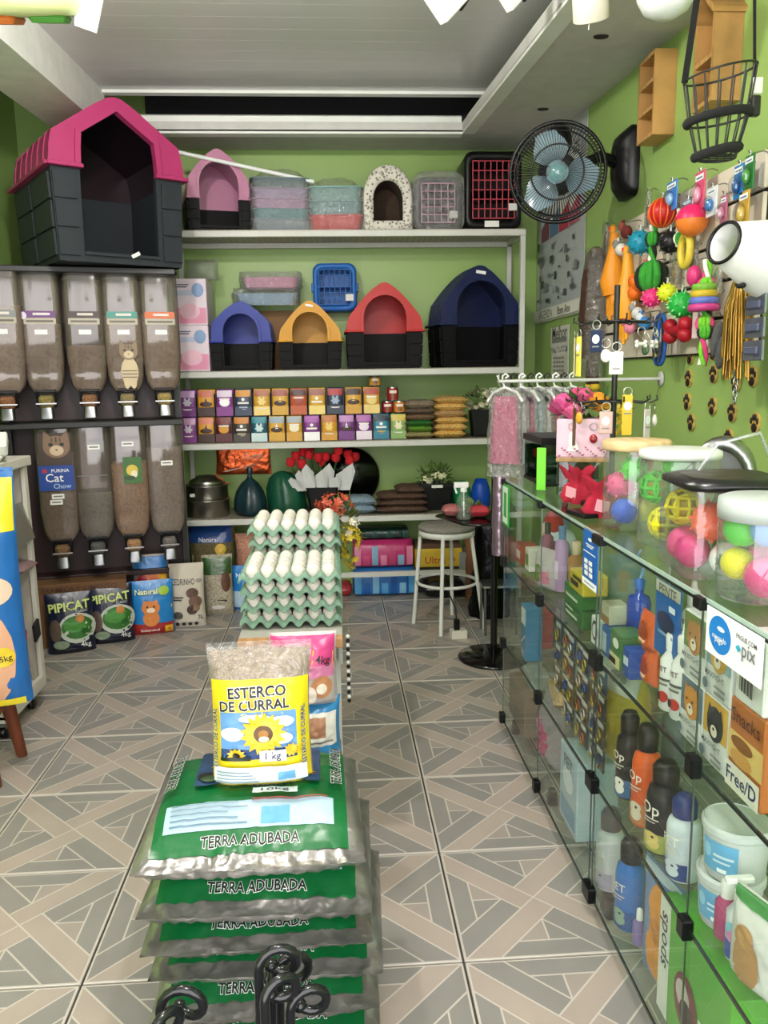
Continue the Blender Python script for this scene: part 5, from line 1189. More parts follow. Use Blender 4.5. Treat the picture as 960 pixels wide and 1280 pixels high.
bx('grey_box', 'little grey carton with white label on the far middle shelf', 663, 790, .86, B_, .07, .07, .17, '8f8f8d', [('rect', -.025, .1, .025, .14, P_('dcdcd8'))])
bx('brown_carton', 'brown carton on the floor of the case at its far end', 650, 870, .78, C_, .26, .22, .16, '7d6a58', [('rect', -.1, .03, .1, .06, P_('6a5848'))], kind='matte')
bx('white_carton', 'pale carton on the floor of the case beside the brown one', 632, 880, .80, C_, .14, .18, .21, 'a8aca4', [('rect', -.05, .05, .05, .15, P_('8fa890'))], kind='matte')
# ---- second bay, upper shelf
def tubeb(label, px, py, X, z, h, r, body, capc, L=()): return bottle('perfume_bottle', label, [(r, 0), (r, h*.74), (r*.45, h*.80), (r*.45, h*.82)], M(body, 'plastic'), cp(px, py, X, z), [(r*.5, h*.8), (r*.55, h), (r*.1, h)], capc, L=L, face=PI, group='grooming bottles in the case')
tubeb('slim dark pink cologne bottle on the upper shelf of the second bay', 684, 705, .72, A_, .19, .020, '8a4a6a', '3a3a40')
tubeb('lilac cologne bottle beside the dark pink one', 702, 710, .72, A_, .21, .022, 'b08fb8', '6a86b0', [('rect', -.02, .04, .02, .10, P_('d8c8dc'))])
tubeb('bronze cologne bottle with dark stripes beside the lilac one', 720, 715, .71, A_, .20, .024, 'a87a55', 'b9a890', [('rect', -.003, .02, .003, .13, P_('3a2a20'))])
tubeb('blue-grey bottle standing behind the lilac one', 695, 690, .84, A_, .22, .022, '7f8fa8', '30343a')
bag('toy_pack', 'white and pink toy in a clear pack on the upper shelf of the second bay', 'pack', .10, .13, .06, M('b9aeb4', 'bag'), cp(684, 728, .68, A_), -1.2, [('ell', -.01, .05, .025, .03, P_('5f7a3a')), ('rect', .0, .02, .04, .06, P_('c97a9a'))])
bag('toy_pack', 'crinkled violet toy pack lying behind the white and pink one', 'pack', .12, .12, .06, M('8a6a88', 'bag'), cp(697, 735, .76, A_), -1.2)
bx('medicine_box', 'green medicine carton lowest of the pile below the blue sign', 733, 790, .70, A_, .17, .08, .05, '2f6a34', [('rect', -.07, .012, .04, .02, P_('cfd8c8')), ('rect', -.07, .03, .0, .036, P_('cfd8c8'))], group='medicine cartons')
bx('medicine_box', 'green medicine carton in the middle of the pile below the blue sign', 732, 775, .70, A_+.051, .16, .08, .045, '3a7a3e', [('rect', -.06, .012, .05, .02, P_('cfd8c8'))], group='medicine cartons')
bx('medicine_box', 'yellow and black medicine carton on top of the green ones', 735, 757, .69, A_+.097, .12, .07, .055, 'c9b43a', [('rect', -.05, .015, .02, .03, P_('2a2418')), ('rect', -.03, .035, .05, .045, P_('4a4020'))], side=[('rect', -.03, .0, .03, .055, P_('141414'))], group='medicine cartons')
def on_glass(name, label, px0, py0, px1, py1, L, mat, X=None):
    X = X or CX0-.008; a = onX(px0, py0, X); b = onX(px1, py1, X); w = abs(a.y-b.y); h = a.z-b.z
    t = thing(name, label, 'sign', (X, (a.y+b.y)/2, b.z), R90)
    MB().box((0, 0, h/2), (w, .002, h), mat).build('card', t)
    pb = MB(); layers(pb, flat(-.001), L(w, h), .0003, .0004); pb.build('print', t); return t
W_ = P_('f2f4f6')
on_glass('payment_sign', 'tall blue payment sign with white card icons stuck on the glass case', 730, 660, 746, 742, lambda w, h: [('rect', -w*.5, 0, w*.5, h*.13, W_), ('rect', -w*.35, h*.05, w*.35, h*.07, P_('6a7a8a')), ('ell', 0, h*.86, w*.14, h*.03, W_), ('rect', -w*.28, h*.755, w*.28, h*.775, W_), ('rect', -w*.2, h*.72, w*.2, h*.74, W_), ('rect', -w*.42, h*.615, w*.42, h*.635, W_)]+[('rect', w*(-.3+.32*i), h*(.2+.11*j), w*(-.06+.32*i), h*(.28+.11*j), W_) for j in range(3) for i in range(2)], P_('1f6ab8'))
# hanging cards of collars and bells in the second bay
rr = random.Random(77)
k = 0
CC = ['3f5f8f', '5a6f9a', '8a5a5a', '6a6a78', '2f4a7a', '7a6a9a', '8f7a6a', '4a6a8a', 'a05f58', '55606a']
for row in range(4):
    for col in range(7):
        Y = 1.90+.066*col; z = .655-.07*row; c = CC[(row*3+col*5) % 10]
        t = thing('collar_card', '%s collar pack hung in the second bay, row %s, %s from the front' % ({'3f5f8f': 'blue', '5a6f9a': 'light blue', '8a5a5a': 'reddish', '6a6a78': 'grey', '2f4a7a': 'dark blue', '7a6a9a': 'violet', '8f7a6a': 'brown', '4a6a8a': 'steel blue', 'a05f58': 'red', '55606a': 'slate'}[c], ['one', 'two', 'three', 'four'][row], ORD[col]), 'pack', (.665+.006*(col % 2), Y, z-.066), R90, 'small packs hung in the second bay')
        b = MB(); b.box((0, 0, .031), (.052, .006, .062), M(c, 'foil'), .002); b.build('packet', t)
        b = MB(); b.tube([(.014*math.cos(2*PI*j/10), -.008, .026+.014*math.sin(2*PI*j/10)) for j in range(10)], .003, M(['c9c4b8', 'b5602f', 'b9a03a', '3a5a9a'][(row+col) % 4], 'metal'), 5, True); b.ell((0, -.008, .01), .006, M('c9b04a', 'metal'), 8, 5); b.build('collar', t)
        b = MB(); b.box((0, -.004, .055), (.04, .002, .012), M('d0cdc4', 'print')); b.build('header', t)
        k += 1
pillow('straw_bag', 'clear bag of tan straw strands low in the second bay', .20, .14, .07, M('b09468', 'food'), cp(715, 925, .72, B_-.0), 1.4)
bag('pink_wrapped_toy', 'pink toy in crumpled clear film on the floor of the second bay', 'pack', .22, .22, .10, M('a8a0a4', 'bag'), cp(692, 1000, .74, C_), R90, [('ell', .02, .08, .05, .06, P_('cc4a86')), ('ell', -.03, .12, .03, .03, P_('d98ab0'))], wrinkle=.012)
bx('pale_blue_box', 'pale blue and white carton on the floor of the second bay', 733, 1060, .72, C_, .17, .12, .24, 'b4c6d0', [('rect', -.07, .02, .07, .08, P_('7fa6bf')), ('ell', 0, .15, .05, .04, P_('dfe6ea')), ('text', 'PET', 0, .2, .08, P_('4a6a80'))])
bx('pale_blue_box', 'white carton standing behind the pale blue one in the second bay', 716, 1030, .88, C_, .16, .12, .22, 'c9cfd2', [('rect', -.06, .04, .06, .1, P_('9ab4c4'))])
# ---- third bay, upper shelf
t = bottle('blue_bottle', 'bright blue rounded bottle with a hanging loop in the third bay', [(.024, 0), (.028, .004), (.029, .07), (.024, .085), (.01, .092), (.009, .11)], M('2f4fa8', 'shiny'), cp(797, 800, .73, A_+.07), [(.012, .105), (.013, .125), (.004, .13)], '3a6ab0', group=None)
MB().tube([(0, 0, .125), (.01, 0, .16), (-.01, 0, .18), (.0, 0, .20)], .004, M('7fa0c8', 'plastic')).build('loop', t)
bx('small_box', 'white and brown box at the back, carrying the bright blue bottle', 797, 835, .73, A_, .09, .07, .069, 'c9bfae', [('rect', -.04, .0, .0, .06, P_('d9d4c8')), ('rect', .0, .01, .04, .03, P_('a85a3a'))])
bx('small_box', 'white and tan carton topmost at the left of the third bay', 768, 790, .69, A_+.075, .06, .05, .05, 'd9d0bf', [('rect', -.03, .0, .03, .02, P_('a87848'))])
bx('small_box', 'white carton with a round black emblem in the third bay', 757, 815, .68, A_, .06, .06, .074, 'd9dcda', [('ell', 0, .04, .022, .026, P_('2a2c2c')), ('ell', 0, .04, .015, .018, P_('d9dcda'))])
bx('small_box', 'narrow blue carton next to the round emblem carton', 770, 822, .68, A_, .05, .06, .074, '2f62a8', [('rect', -.015, .01, .015, .06, P_('c8d4e4'))])
bx('small_box', 'green and cream carton in the middle of the third bay', 783, 838, .68, A_, .075, .06, .085, '4f7a4a', [('rect', -.035, .0, .035, .03, P_('d6cfa0')), ('rect', -.035, .005, .01, .02, P_('26221c')), ('ell', .01, .06, .02, .012, P_('dfe6d8'))])
bx('small_box', 'slim blue carton beside the orange dog treat packs', 795, 850, .67, A_, .04, .05, .07, '2f56a0', [('rect', -.015, .03, .015, .05, P_('d0d8e8'))])
for k, (py, z, nm) in enumerate(((845, A_, 'lower'), (800, A_+.078, 'upper'))):
    bag('treat_pack', '%s orange dog treat pack behind the white spray bottles' % nm, 'pack', .085, .082, .035, M('c9602c', 'bag'), cp(812, py, .70, z), R90, [('ell', 0, .04, .025, .022, P_('a8431c')), ('rect', -.02, .015, .02, .022, P_('f0d0b0'))], group='orange treat packs')
a, b = onX(822, 722, .68), onX(848, 835, .68)
t = thing('hang_card', 'long blue product card hung from the top of the third bay', 'card', (.68, (a.y+b.y)/2, b.z), R90); w, h = a.y-b.y, a.z-b.z
MB().box((0, 0, h/2), (w, .003, h), P_('1f68ae')).build('card', t); MB().cyl((0, 0, h-.01), (0, 0, CZ-.01-b.z), .001, 'd0d0cc', 5).build('string', t)
pb = MB(); layers(pb, flat(-.0015), [('rect', -w*.5, h*.84, w*.5, h, P_('cfccc2')), ('text', 'PENTE', 0, h*.9, w*.7, P_('5a5a58')), ('ell', -.005, h*.48, w*.36, h*.14, P_('17305a')), ('rect', w*.1, h*.66, w*.35, h*.74, P_('dfe6ee')), ('rect', -w*.3, h*.3, w*.3, h*.34, P_('8fb4d8'))]); pb.build('print', t)
def spraywhite(label, px, py, X, z, k=1.0, nozzle=True): 
    t = bottle('spray_bottle', label, [(.021*k, 0), (.023*k, .004), (.023*k, .10*k), (.012*k, .118*k), (.012*k, .124*k)], M('dcdcda', 'plastic'), cp(px, py, X, z), [(.013*k, .122*k), (.014*k, .150*k), (.011*k, .155*k)], M('e4e4e2', 'plastic'), L=[('text', 'PET', -.006, .085*k, .024, P_('6a2a3a')), ('rect', -.02, .062*k, .014, .067*k, P_('5a5a58')), ('rect', -.02, .053*k, .01, .057*k, P_('7a7a78')), ('ell', .0, .03*k, .012, .012, P_('b8403a')), ('ell', -.012, .03*k, .007, .009, P_('4a3a34'))], face=PI+.5, group='white spray bottles')
    MB().cyl((0, 0, .155*k), (0, 0, .175*k), .008*k, 'e4e4e2', r2=.005*k).build('nozzle', t); return t
spraywhite('white spray bottle nearer the aisle on the third bay shelf', 838, 885, .675, A_, 1.05); spraywhite('taller white spray bottle beside the black clamp', 853, 890, .69, A_, 1.12); spraywhite('white spray bottle standing at the back near the post', 862, 850, .86, A_, 1.1)
# ---- third bay, middle shelf
bag('pad_pack', 'large yellow pack of absorbent pads on the third bay middle shelf', 'pack', .22, .27, .10, M('c9b23c', 'bag'), cp(775, 935, .74, B_), R90+.2, [('rect', -.1, .20, .1, .26, M('d6d2c4', 'bag')), ('ell', .02, .235, .04, .015, P_('9a9a94')), ('rect', -.1, .05, -.02, .16, P_('a8a0b8')), ('rect', -.1, .13, .0, .15, P_('5fa0a8')), ('rect', -.06, .02, -.0, .05, P_('8a78a0'))], wrinkle=.006)
def pet_shampoo(label, px, py, X, z, col, h, r, txt, panel, capc='121213', dog='d8cdb8', Lx=()):
    t = bottle('shampoo_bottle', label, [(r*.92, 0), (r, .008), (r, h*.62), (r*.88, h*.70), (r*.5, h*.75), (r*.5, h*.77)], M(col, 'plastic'), cp(px, py, X, z), [(r*.72, h*.755), (r*.74, h*.93), (r*.5, h), (r*.2, h)], M(capc, 'plastic'),
               L=[('rect', -r*1.0, h*.03, r*1.0, h*.24, P_(panel)), ('ell', .0, h*.20, r*.5, h*.055, P_(dog)), ('ell', r*.1, h*.13, r*.45, h*.06, P_(dog)), ('ell', r*.15, h*.205, r*.1, h*.014, P_('2a221c')), ('text', txt, -r*.1, h*.50, r*1.2, P_('e9e4d8')), ('rect', -r*.5, h*.40, r*.5, h*.415, P_('d8d0c4')), ('rect', -r*.5, h*.37, r*.3, h*.38, P_('d8d0c4'))], face=PI+.45, group='pet shampoos'); return t
pet_shampoo('black shampoo bottle with white dog, behind the orange one', 784, 1000, .69, B_, '1b1b1d', .215, .030, 'Op', '3a6a9a', dog='e8e4da')
pet_shampoo('orange shampoo bottle with black cap on the third bay middle shelf', 806, 1020, .67, B_, 'd9662a', .235, .032, 'Op', 'c98a5a')
pet_shampoo('stout black shampoo bottle with a yellow puppy panel', 829, 1050, .675, B_, '232225', .20, .038, 'Op', 'a8ad5a', dog='d9c47a')
t = pet_shampoo('white and navy shampoo bottle leaning by the post', 853, 1080, .665, B_, 'c9d2d8', .175, .034, 'PET', '2f4a8a', capc='2b3c78', dog='c9d2d8')
bottle('shampoo_bottle', 'grey bottle half hidden behind the stout black shampoo', [(.03, 0), (.03, .13), (.014, .15)], M('6a6e72', 'plastic'), cp(838, 1000, .86, B_), [(.016, .15), (.016, .18), (.0, .18)], '1a1a1a')
# ---- third bay, floor
pet_shampoo('white bottle with grey cap and purple lettering low in the third bay', 762, 1085, .69, C_, 'cfcfd2', .215, .036, 'Lisa', 'b0a8bc', capc='5a5558', dog='bdb4c8')
bottle('spray_bottle', 'small green and white spray bottle on the case floor', [(.018, 0), (.02, .004), (.02, .075), (.010, .088)], M('2f5f4a', 'plastic'), cp(760, 1150, .665, C_), [(.009, .088), (.009, .115), (.004, .118)], M('e0e0de', 'plastic'), (.008, .05), 'dfe3df')
pet_shampoo('bright blue shampoo bottle with black cap on the case floor', 786, 1150, .675, C_, '2f78c0', .225, .035, 'PET', '2f5f9a', dog='9ab0a0')
bottle('spray_bottle', 'little violet bottle beside the orange glove pack', [(.015, 0), (.015, .05), (.008, .06)], M('8a78a8', 'plastic'), cp(797, 1205, .655, C_), [(.008, .06), (.007, .085), (.002, .088)], 'e0e0de')
t = bag('glove_pack', 'blue-backed pack of orange grooming gloves on the case floor', 'pack', .15, .27, .03, M('6f8fb8', 'bag'), cp(826, 1215, .665, C_), R90+.15, [('ell', .0, .18, .035, .055, P_('d9983c')), ('ell', .0, .07, .04, .06, P_('d9983c')), ('ell', .0, .125, .025, .03, P_('c98a34')), ('rect', -.07, .245, .07, .265, P_('b9c8d8'))])
# ---- near bay
on_glass('payment_sign', 'white payment sign with blue circle and pix lettering on the near glass', 885, 756, 951, 862, lambda w, h: [('ell', -w*.23, h*.52, w*.21, h*.40, P_('1f86d0'), 28), ('ell', -w*.21, h*.66, w*.07, h*.05, W_), ('text', 'mercado', -w*.23, h*.46, w*.26, W_), ('text', 'pago', -w*.23, h*.38, w*.15, W_), ('text', 'PAGUE COM', w*.25, h*.76, w*.34, P_('4a4a50')), ('text', 'pix', w*.30, h*.50, w*.22, P_('7a7a80')), ('poly', [(w*.08, h*.52), (w*.13, h*.60), (w*.18, h*.52), (w*.13, h*.44)], P_('3fb0c8'))], W_)
def dogbox(label, px, py, X, z, k):
    c1 = ['c98f4a', '3a3a40', 'b98a5a', 'c9a24a'][k]
    bx('flea_box', label, px, py, X, z, .09, .05, .125, 'd4d6d4', [('rect', -.044, .055, .044, .123, P_(['6a7a86', 'c9a24a', '7a8a5a', '8fa8b0'][k])), ('ell', .0, .08, .03, .032, P_(c1)), ('poly', [(-.03, .085), (-.022, .115), (-.008, .10)], P_(c1)), ('poly', [(.03, .085), (.022, .115), (.008, .10)], P_(c1)), ('ell', 0, .068, .012, .011, P_('e4d8c4')), ('ell', 0, .072, .004, .003, P_('1c1814')), ('ell', -.012, .086, .003, .003, P_('1c1814')), ('ell', .012, .086, .003, .003, P_('1c1814')), ('text', 'MAXFIGHT', -.003, .042, .07, P_('55585a')), ('ell', -.035, .02, .01, .01, P_('6a7a80')), ('rect', .0, .012, .038, .018, P_('8a8c8c')), ('rect', .0, .024, .04, .029, P_('8a8c8c'))], group='dog flea cartons', Y=(1.385, 1.290)[k % 2])
dogbox('white flea carton with a brown dog, lower at the left of the near bay', 893, 960, .665, A_, 0); dogbox('white flea carton with a black dog, lower and nearer the snack box', 919, 990, .66, A_, 1)
dogbox('white flea carton with a tan dog, stacked on the brown dog carton', 893, 870, .668, A_+.126, 2); dogbox('white flea carton with an amber picture, stacked on the black dog carton', 921, 880, .663, A_+.126, 3)
bx('snack_box', 'orange and brown snack carton with big Free lettering at the right edge', 950, 1010, .655, A_, .11, .08, .155, 'b5713c', [('rect', -.055, .05, .055, .10, P_('d9bc7a')), ('ell', -.01, .085, .035, .012, P_('8a5a2a')), ('ell', -.01, .06, .035, .014, P_('c99a5a')), ('text', 'Snacks', 0, .13, .09, P_('5a2a18')), ('rect', -.054, .0, .054, .045, P_('e0dcd0')), ('text', 'Free/D', -.002, .024, .095, P_('1d2c6a'))], Y=1.187)
bx('barcode_box', 'plain white carton with bar code standing on the snack carton', 946, 870, .66, A_+.156, .09, .06, .12, 'd9d9d6', [('rect', -.03+.006*j, .02, -.028+.006*j+.002*(j % 2), .05, P_('2a2a2a')) for j in range(9)]+[('rect', -.035, .07+.01*j, .03, .074+.01*j, P_('6a6a6a')) for j in range(4)], Y=1.187)
def tub(label, px, py, X, z, r, h):
    t = thing('plastic_tub', label, 'tub', cp(px, py, X, z), 0, 'white plastic tubs in the near bay')
    MB().lathe([(r*.86, 0), (r*.9, .004), (r, h), (r*.97, h)], M('c3c6c6', 'plastic'), n=28).build('tub_body', t)
    MB().lathe([(r*1.02, h-.012), (r*1.05, h-.01), (r*1.05, h), (r*.98, h+.005), (r*.96, h+.003)], M('ccd0d0', 'plastic'), n=28, smooth=False).build('lid', t)
    S_ = lambda x_, z_, o: Vector(((r*(.9+.1*z_/h)+.001+o)*math.cos(PI+.55+x_/r), (r*(.9+.1*z_/h)+.001+o)*math.sin(PI+.55+x_/r), z_))
    pb = MB(); layers(pb, S_, [('rect', -r*.62, h*.18, r*.62, h*.78, P_('6fb0d8'), 10), ('ell', -r*.4, h*.55, r*.16, h*.14, P_('9fd0ea')), ('rect', -r*.15, h*.5, r*.5, h*.55, P_('d6e8f2')), ('rect', -r*.15, h*.4, r*.4, h*.44, P_('d6e8f2')), ('rect', r*.0, h*.22, r*.3, h*.3, P_('eef4f6'))]); pb.build('label_print', t)
tub('white plastic tub with blue label on top of another tub', 917, 1100, .715, B_+.106, .058, .098); tub('white plastic tub with blue label under the other tub', 908, 1180, .715, B_, .058, .098)
bottle('pump_bottle', 'magenta bottle with white cap beside the pump bottle', [(.018, 0), (.02, .004), (.02, .07), (.012, .08)], M('b0507a', 'plastic'), cp(902, 1235, .665, B_), [(.012, .08), (.012, .115), (.006, .118)], 'dfdfdc')
bottle('pump_bottle', 'white pump bottle with blue and floral label in the near bay', [(.024, 0), (.026, .004), (.026, .085), (.016, .10), (.014, .11)], M('cfd2d4', 'plastic'), cp(921, 1250, .655, B_), [(.015, .108), (.015, .125), (.006, .128)], 'e6e6e4', (.006, .04), '4a5fa8', pump=.02, L=[('ell', .0, .06, .018, .016, P_('8ac0d0')), ('ell', .0, .05, .012, .01, P_('c98ab0'))], face=PI+.5)
bag('treat_bag', 'white treat bag with a tan dog at the right edge of the near bay', 'bag', .13, .16, .06, M('d0d0cc', 'bag'), cp(950, 1265, .655, B_), R90+.3, [('ell', -.01, .05, .03, .045, P_('b08a5a')), ('ell', -.015, .09, .022, .022, P_('b08a5a')), ('rect', -.06, .14, .06, .158, P_('3f8a4a'))])
bx('green_box', 'bright green carton with white side and vertical lettering on the case floor', 905, 1290, .70, C_, .30, .14, .26, '5fae3a', [('rect', -.15, .0, -.10, .26, P_('dfe4dc')), ('text', 'spods', -.125, .17, .12, P_('1c241c'), None, 0, PI/2), ('ell', -.02, .11, .05, .06, P_('7a3038')), ('ell', -.03, .12, .03, .03, P_('c9c0bc')), ('ell', -.01, .09, .03, .03, P_('2a2426')), ('rect', .04, .06, .1, .13, P_('e8ece4')), ('text', '30', .07, .095, .035, P_('3a7a2c'))])

on_glass('shop_sticker', 'narrow green-framed sticker on the far end of the glass case', 628, 603, 636, 660, lambda w, h: [('rect', -w*.36, h*.05, w*.36, h*.95, P_('e4ece4')), ('rect', -w*.2, h*.2, w*.2, h*.8, P_('4fae5a'))], P_('2fae4a'))
# ================================================================ on top of the glass cases
TZc = CZ+.001
def aquarium():
    x0, x1, y0, y1, h = .70, .90, 2.67, 2.93, .155
    t = thing('aquarium', 'small glass aquarium with black rims on the far end of the case', 'aquarium', ((x0+x1)/2, (y0+y1)/2, TZc)); W, D = x1-x0, y1-y0; bk = M('0f1011', 'plastic')
    g = clear('tank_glass', 'a9c2b0', .07, .6, .02)
    for s_ in (-1, 1): MB().box((s_*(W/2-.004), 0, h/2), (.005, D-.012, h-.01), g).build('pane', t); MB().box((0, s_*(D/2-.004), h/2), (W-.01, .005, h-.01), g).build('pane', t)
    MB().box((0, 0, .007), (W, D, .014), bk, .003).build('bottom_rim', t); MB().box((0, 0, h), (W+.008, D+.008, .022), bk, .003).build('cover', t)
    MB().box((0, 0, .02), (W-.02, D-.02, .012), M('3a4a3c', 'food')).build('gravel', t)
aquarium()
MB0 = MB().box((0, 0, .07), (.03, .004, .14), M('7ad03a', 'print'))
t = tag(MB0.build('price_strip', None, (.68, 2.60, TZc), (0, 0, -.5)), 'lime green price strip standing beside the aquarium', 'price strip')
# wrapped clothes on hangers behind the aquarium
t0 = thing('garment_rail', 'short white wall rail behind the aquarium holding wrapped pet clothes', 'rail', (.86, 3.22, 0))
wp = M('c9c9c6', 'paint')
MB().tube([(-.20, 0, 1.385), (-.195, 0, 1.36), (.468, 0, 1.36)], .007, wp, 8).build('bar', t0)
MB().lathe([(0, .462), (.03, .462), (.03, .468), (0, .468)], wp, (0, 0, 1.36), axis='x', n=14).build('wall_plate', t0)
GC = ['c05a86', 'b0a8b0', 'a83a6a', '9fb0b8', 'd0c8cc', 'b8506a', '7f98a0', 'c9c4c8', 'c77aa0']
for k in range(9):
    x = .69+.034*k; y = 3.22
    t = thing('wrapped_garment', '%s pet garment in clear film on the rail, %s from the black pole' % (['pink', 'pale grey', 'crimson', 'bluish', 'white', 'rose', 'teal-grey', 'silver', 'light pink'][k], ORD[k]), 'garment', (x, y, 0), .95, 'wrapped pet clothes on hangers')
    hb = MB(); c = M('151515' if k % 2 else 'e4e4e2', 'plastic')
    hb.tube([(0, .0, 1.372), (.004, -.012, 1.38), (.004, .0, 1.39), (0, .012, 1.38), (0, .012, 1.36), (0, 0, 1.33)], .004, c, 6)
    hb.tube([(0, -.075, 1.28), (0, -.05, 1.315), (0, 0, 1.335), (0, .05, 1.315), (0, .075, 1.28)], .0065, c, 6); hb.build('hanger', t)
    gb = MB(); rs = []
    for j in range(6): v = j/5; rs.append([Vector((.009*math.cos(a)+.004*wr(v*4, k, a, 1), (.05+.02*v)*math.sin(a), 1.30-.27*v)) for a in [2*PI*q/10 for q in range(10)]])
    gb.loft(rs, M(GC[k], 'cloth')); gb.build('cloth', t)
    fb = MB(); rs = []
    for j in range(9): v = j/8; rs.append([Vector(((.014+.006*wr(v*5, k*3, a*2, 1))*math.cos(a), (.07+.012*v+.008*wr(v*7, k, a, 1))*math.sin(a), 1.335-.36*v)) for a in [2*PI*q/14 for q in range(14)]])
    fb.loft(rs, FILM, (False, False)); fb.build('film', t)
t = thing('tinsel_pack', 'long strip of pink and silver wrapped toys hanging beside the glass stand', 'pack', (.70, 3.36, .62))
rs = []
for j in range(14): v = j/13; rs.append([Vector((.03*(1+.4*wr(v*9, 2, a, 1))*math.cos(a), .03*(1+.3*wr(v*8, 5, a, 1))*math.sin(a), .62*v)) for a in [2*PI*q/12 for q in range(12)]])
MB().loft(rs, M('a890a4', 'foil')).build('wrapping', t)
MB().tube([(0, 0, .6), (.01, -.03, .68), (-.03, -.09, .74)], .003, 'cccccc').build('string', t)
# pink flower box on a clear box
q = onZ(733, 628, TZc); bxX, bxY = .80, 2.53
t = thing('clear_box', 'clear acrylic box with wood lid carrying the pink flower box', 'box', (bxX, bxY, TZc), -.35)
MB().loft([rrect(.16, .15, .008, 2, 0), rrect(.16, .15, .008, 2, .105)], clear('acrylic', 'e8eeea', .06, .6, .03), (True, False), True, False).build('acrylic_walls', t)
MB().box((0, 0, .112), (.165, .155, .014), M('b08a5c', 'wood'), .003).build('wood_lid', t)
FZ = TZc+.119
t = thing('flower_box', 'pink square gift box of silk roses with two keyrings hung on it', 'flower box', (bxX, bxY, FZ), -.35)
MB().box((0, 0, .06), (.165, .15, .12), M('e0bccb', 'print'), .004).build('gift_box', t)
pb = MB(); layers(pb, flat(-.075), [('ell', -.03, .05, .008, .022, P_('f2f2f2')), ('poly', [(-.05, .02), (-.01, .02), (-.03, .07)], P_('f2f2f2'))]+[('ell', -.075+.15*((k*37) % 100)/100, .005+.03*((k*53) % 100)/100, .003, .003, P_('a8687f')) for k in range(26)]); pb.build('print', t)
kr = MB(); kr.tube([(.03+.011*math.cos(2*PI*j/12), -.08, .098+.011*math.sin(2*PI*j/12)) for j in range(12)], .0018, M('b9b9b6', 'metal'), 5, True); kr.ell((.03, -.083, .06), (.012, .006, .014), M('a02434', 'shiny')); kr.build('heart_keyring', t)
kr = MB(); kr.tube([(-.035+.011*math.cos(2*PI*j/12), -.08, .098+.011*math.sin(2*PI*j/12)) for j in range(12)], .0018, M('b9b9b6', 'metal'), 5, True); kr.ell((-.035, -.083, .055), (.01, .004, .026), M('f0f0ee', 'shiny')); kr.build('white_keyring', t)
def rose(t, c, r, mat):
    ro = MB(); c = Vector(c)
    ro.ell(c, (r*.72, r*.72, r*.66), mat, 16, 10, lambda d: 1+.13*math.sin(5*math.atan2(d.y, d.x)+7*d.z))
    for ly in range(3):
        n_ = 4+ly
        for j in range(n_):
            a = 2*PI*j/n_+ly*.5; rr_ = r*(.45+.25*ly); d = Vector((math.cos(a), math.sin(a), 0)); s_ = Vector((-math.sin(a), math.cos(a), 0)); w_ = r*.42
            ro.add([c+d*rr_*.6-Vector((0, 0, r*.5)), c+d*rr_+s_*w_-Vector((0, 0, r*.1)), c+d*rr_*1.18+s_*w_*.5+Vector((0, 0, r*(.55-.22*ly))), c+d*rr_*1.18-s_*w_*.5+Vector((0, 0, r*(.55-.22*ly))), c+d*rr_-s_*w_-Vector((0, 0, r*.1))], [(0, 1, 2, 3, 4)], mat, True)
    ro.build('rose', t)
for (x, y, z, r, c) in ((-.065, -.03, .168, .044, 'cf5f94'), (-.025, .03, .185, .042, 'd0507f'), (-.035, -.06, .142, .036, 'd86a98'), (.038, -.03, .172, .042, 'e3a033'), (.0, -.03, .19, .034, 'd0638c'), (-.085, .02, .15, .034, 'c94f86')): rose(t, (x, y, z), r, M(c, 'cloth'))
f = MB(); leafball(f, (.02, 0, .15), (.11, .07, .035), 60, M('35592a', 'leaf'), .045, .35, 51); f.build('leaves', t)
f = MB(); blossoms(f, (.09, -.03, .12), (.03, .03, .05), 14, M('dcb83a', 'leaf'), .014, 52); f.build('yellow_blossoms', t)
# keyring tree
KX, KY = .80, 2.27
t = thing('keyring_tree', 'black rotating keyring stand with two crowns of hooks on the glass case', 'keyring stand', (KX, KY, TZc)); bk = M('111112', 'paint')
MB().lathe([(.0, 0), (.085, 0), (.085, .012), (.02, .02), (.0, .02)], bk, n=24).build('base', t)
MB().cyl((0, 0, .01), (0, 0, .62), .008, bk).build('pole', t)
def kxz(zz): return zz
for z in (.30, .52):
    MB().tube([(.05*math.cos(2*PI*j/20), .05*math.sin(2*PI*j/20), z) for j in range(20)], .003, bk, 5, True).build('crown', t)
    for j in range(10):
        a = 2*PI*j/10+.2; d = Vector((math.cos(a), math.sin(a), 0))
        MB().tube([d*.01+Vector((0, 0, z)), d*.05+Vector((0, 0, z)), d*.10+Vector((0, 0, z-.004)), d*.118+Vector((0, 0, z+.004)), d*.116+Vector((0, 0, z+.016))], .0025, bk, 5).build('hook', t)
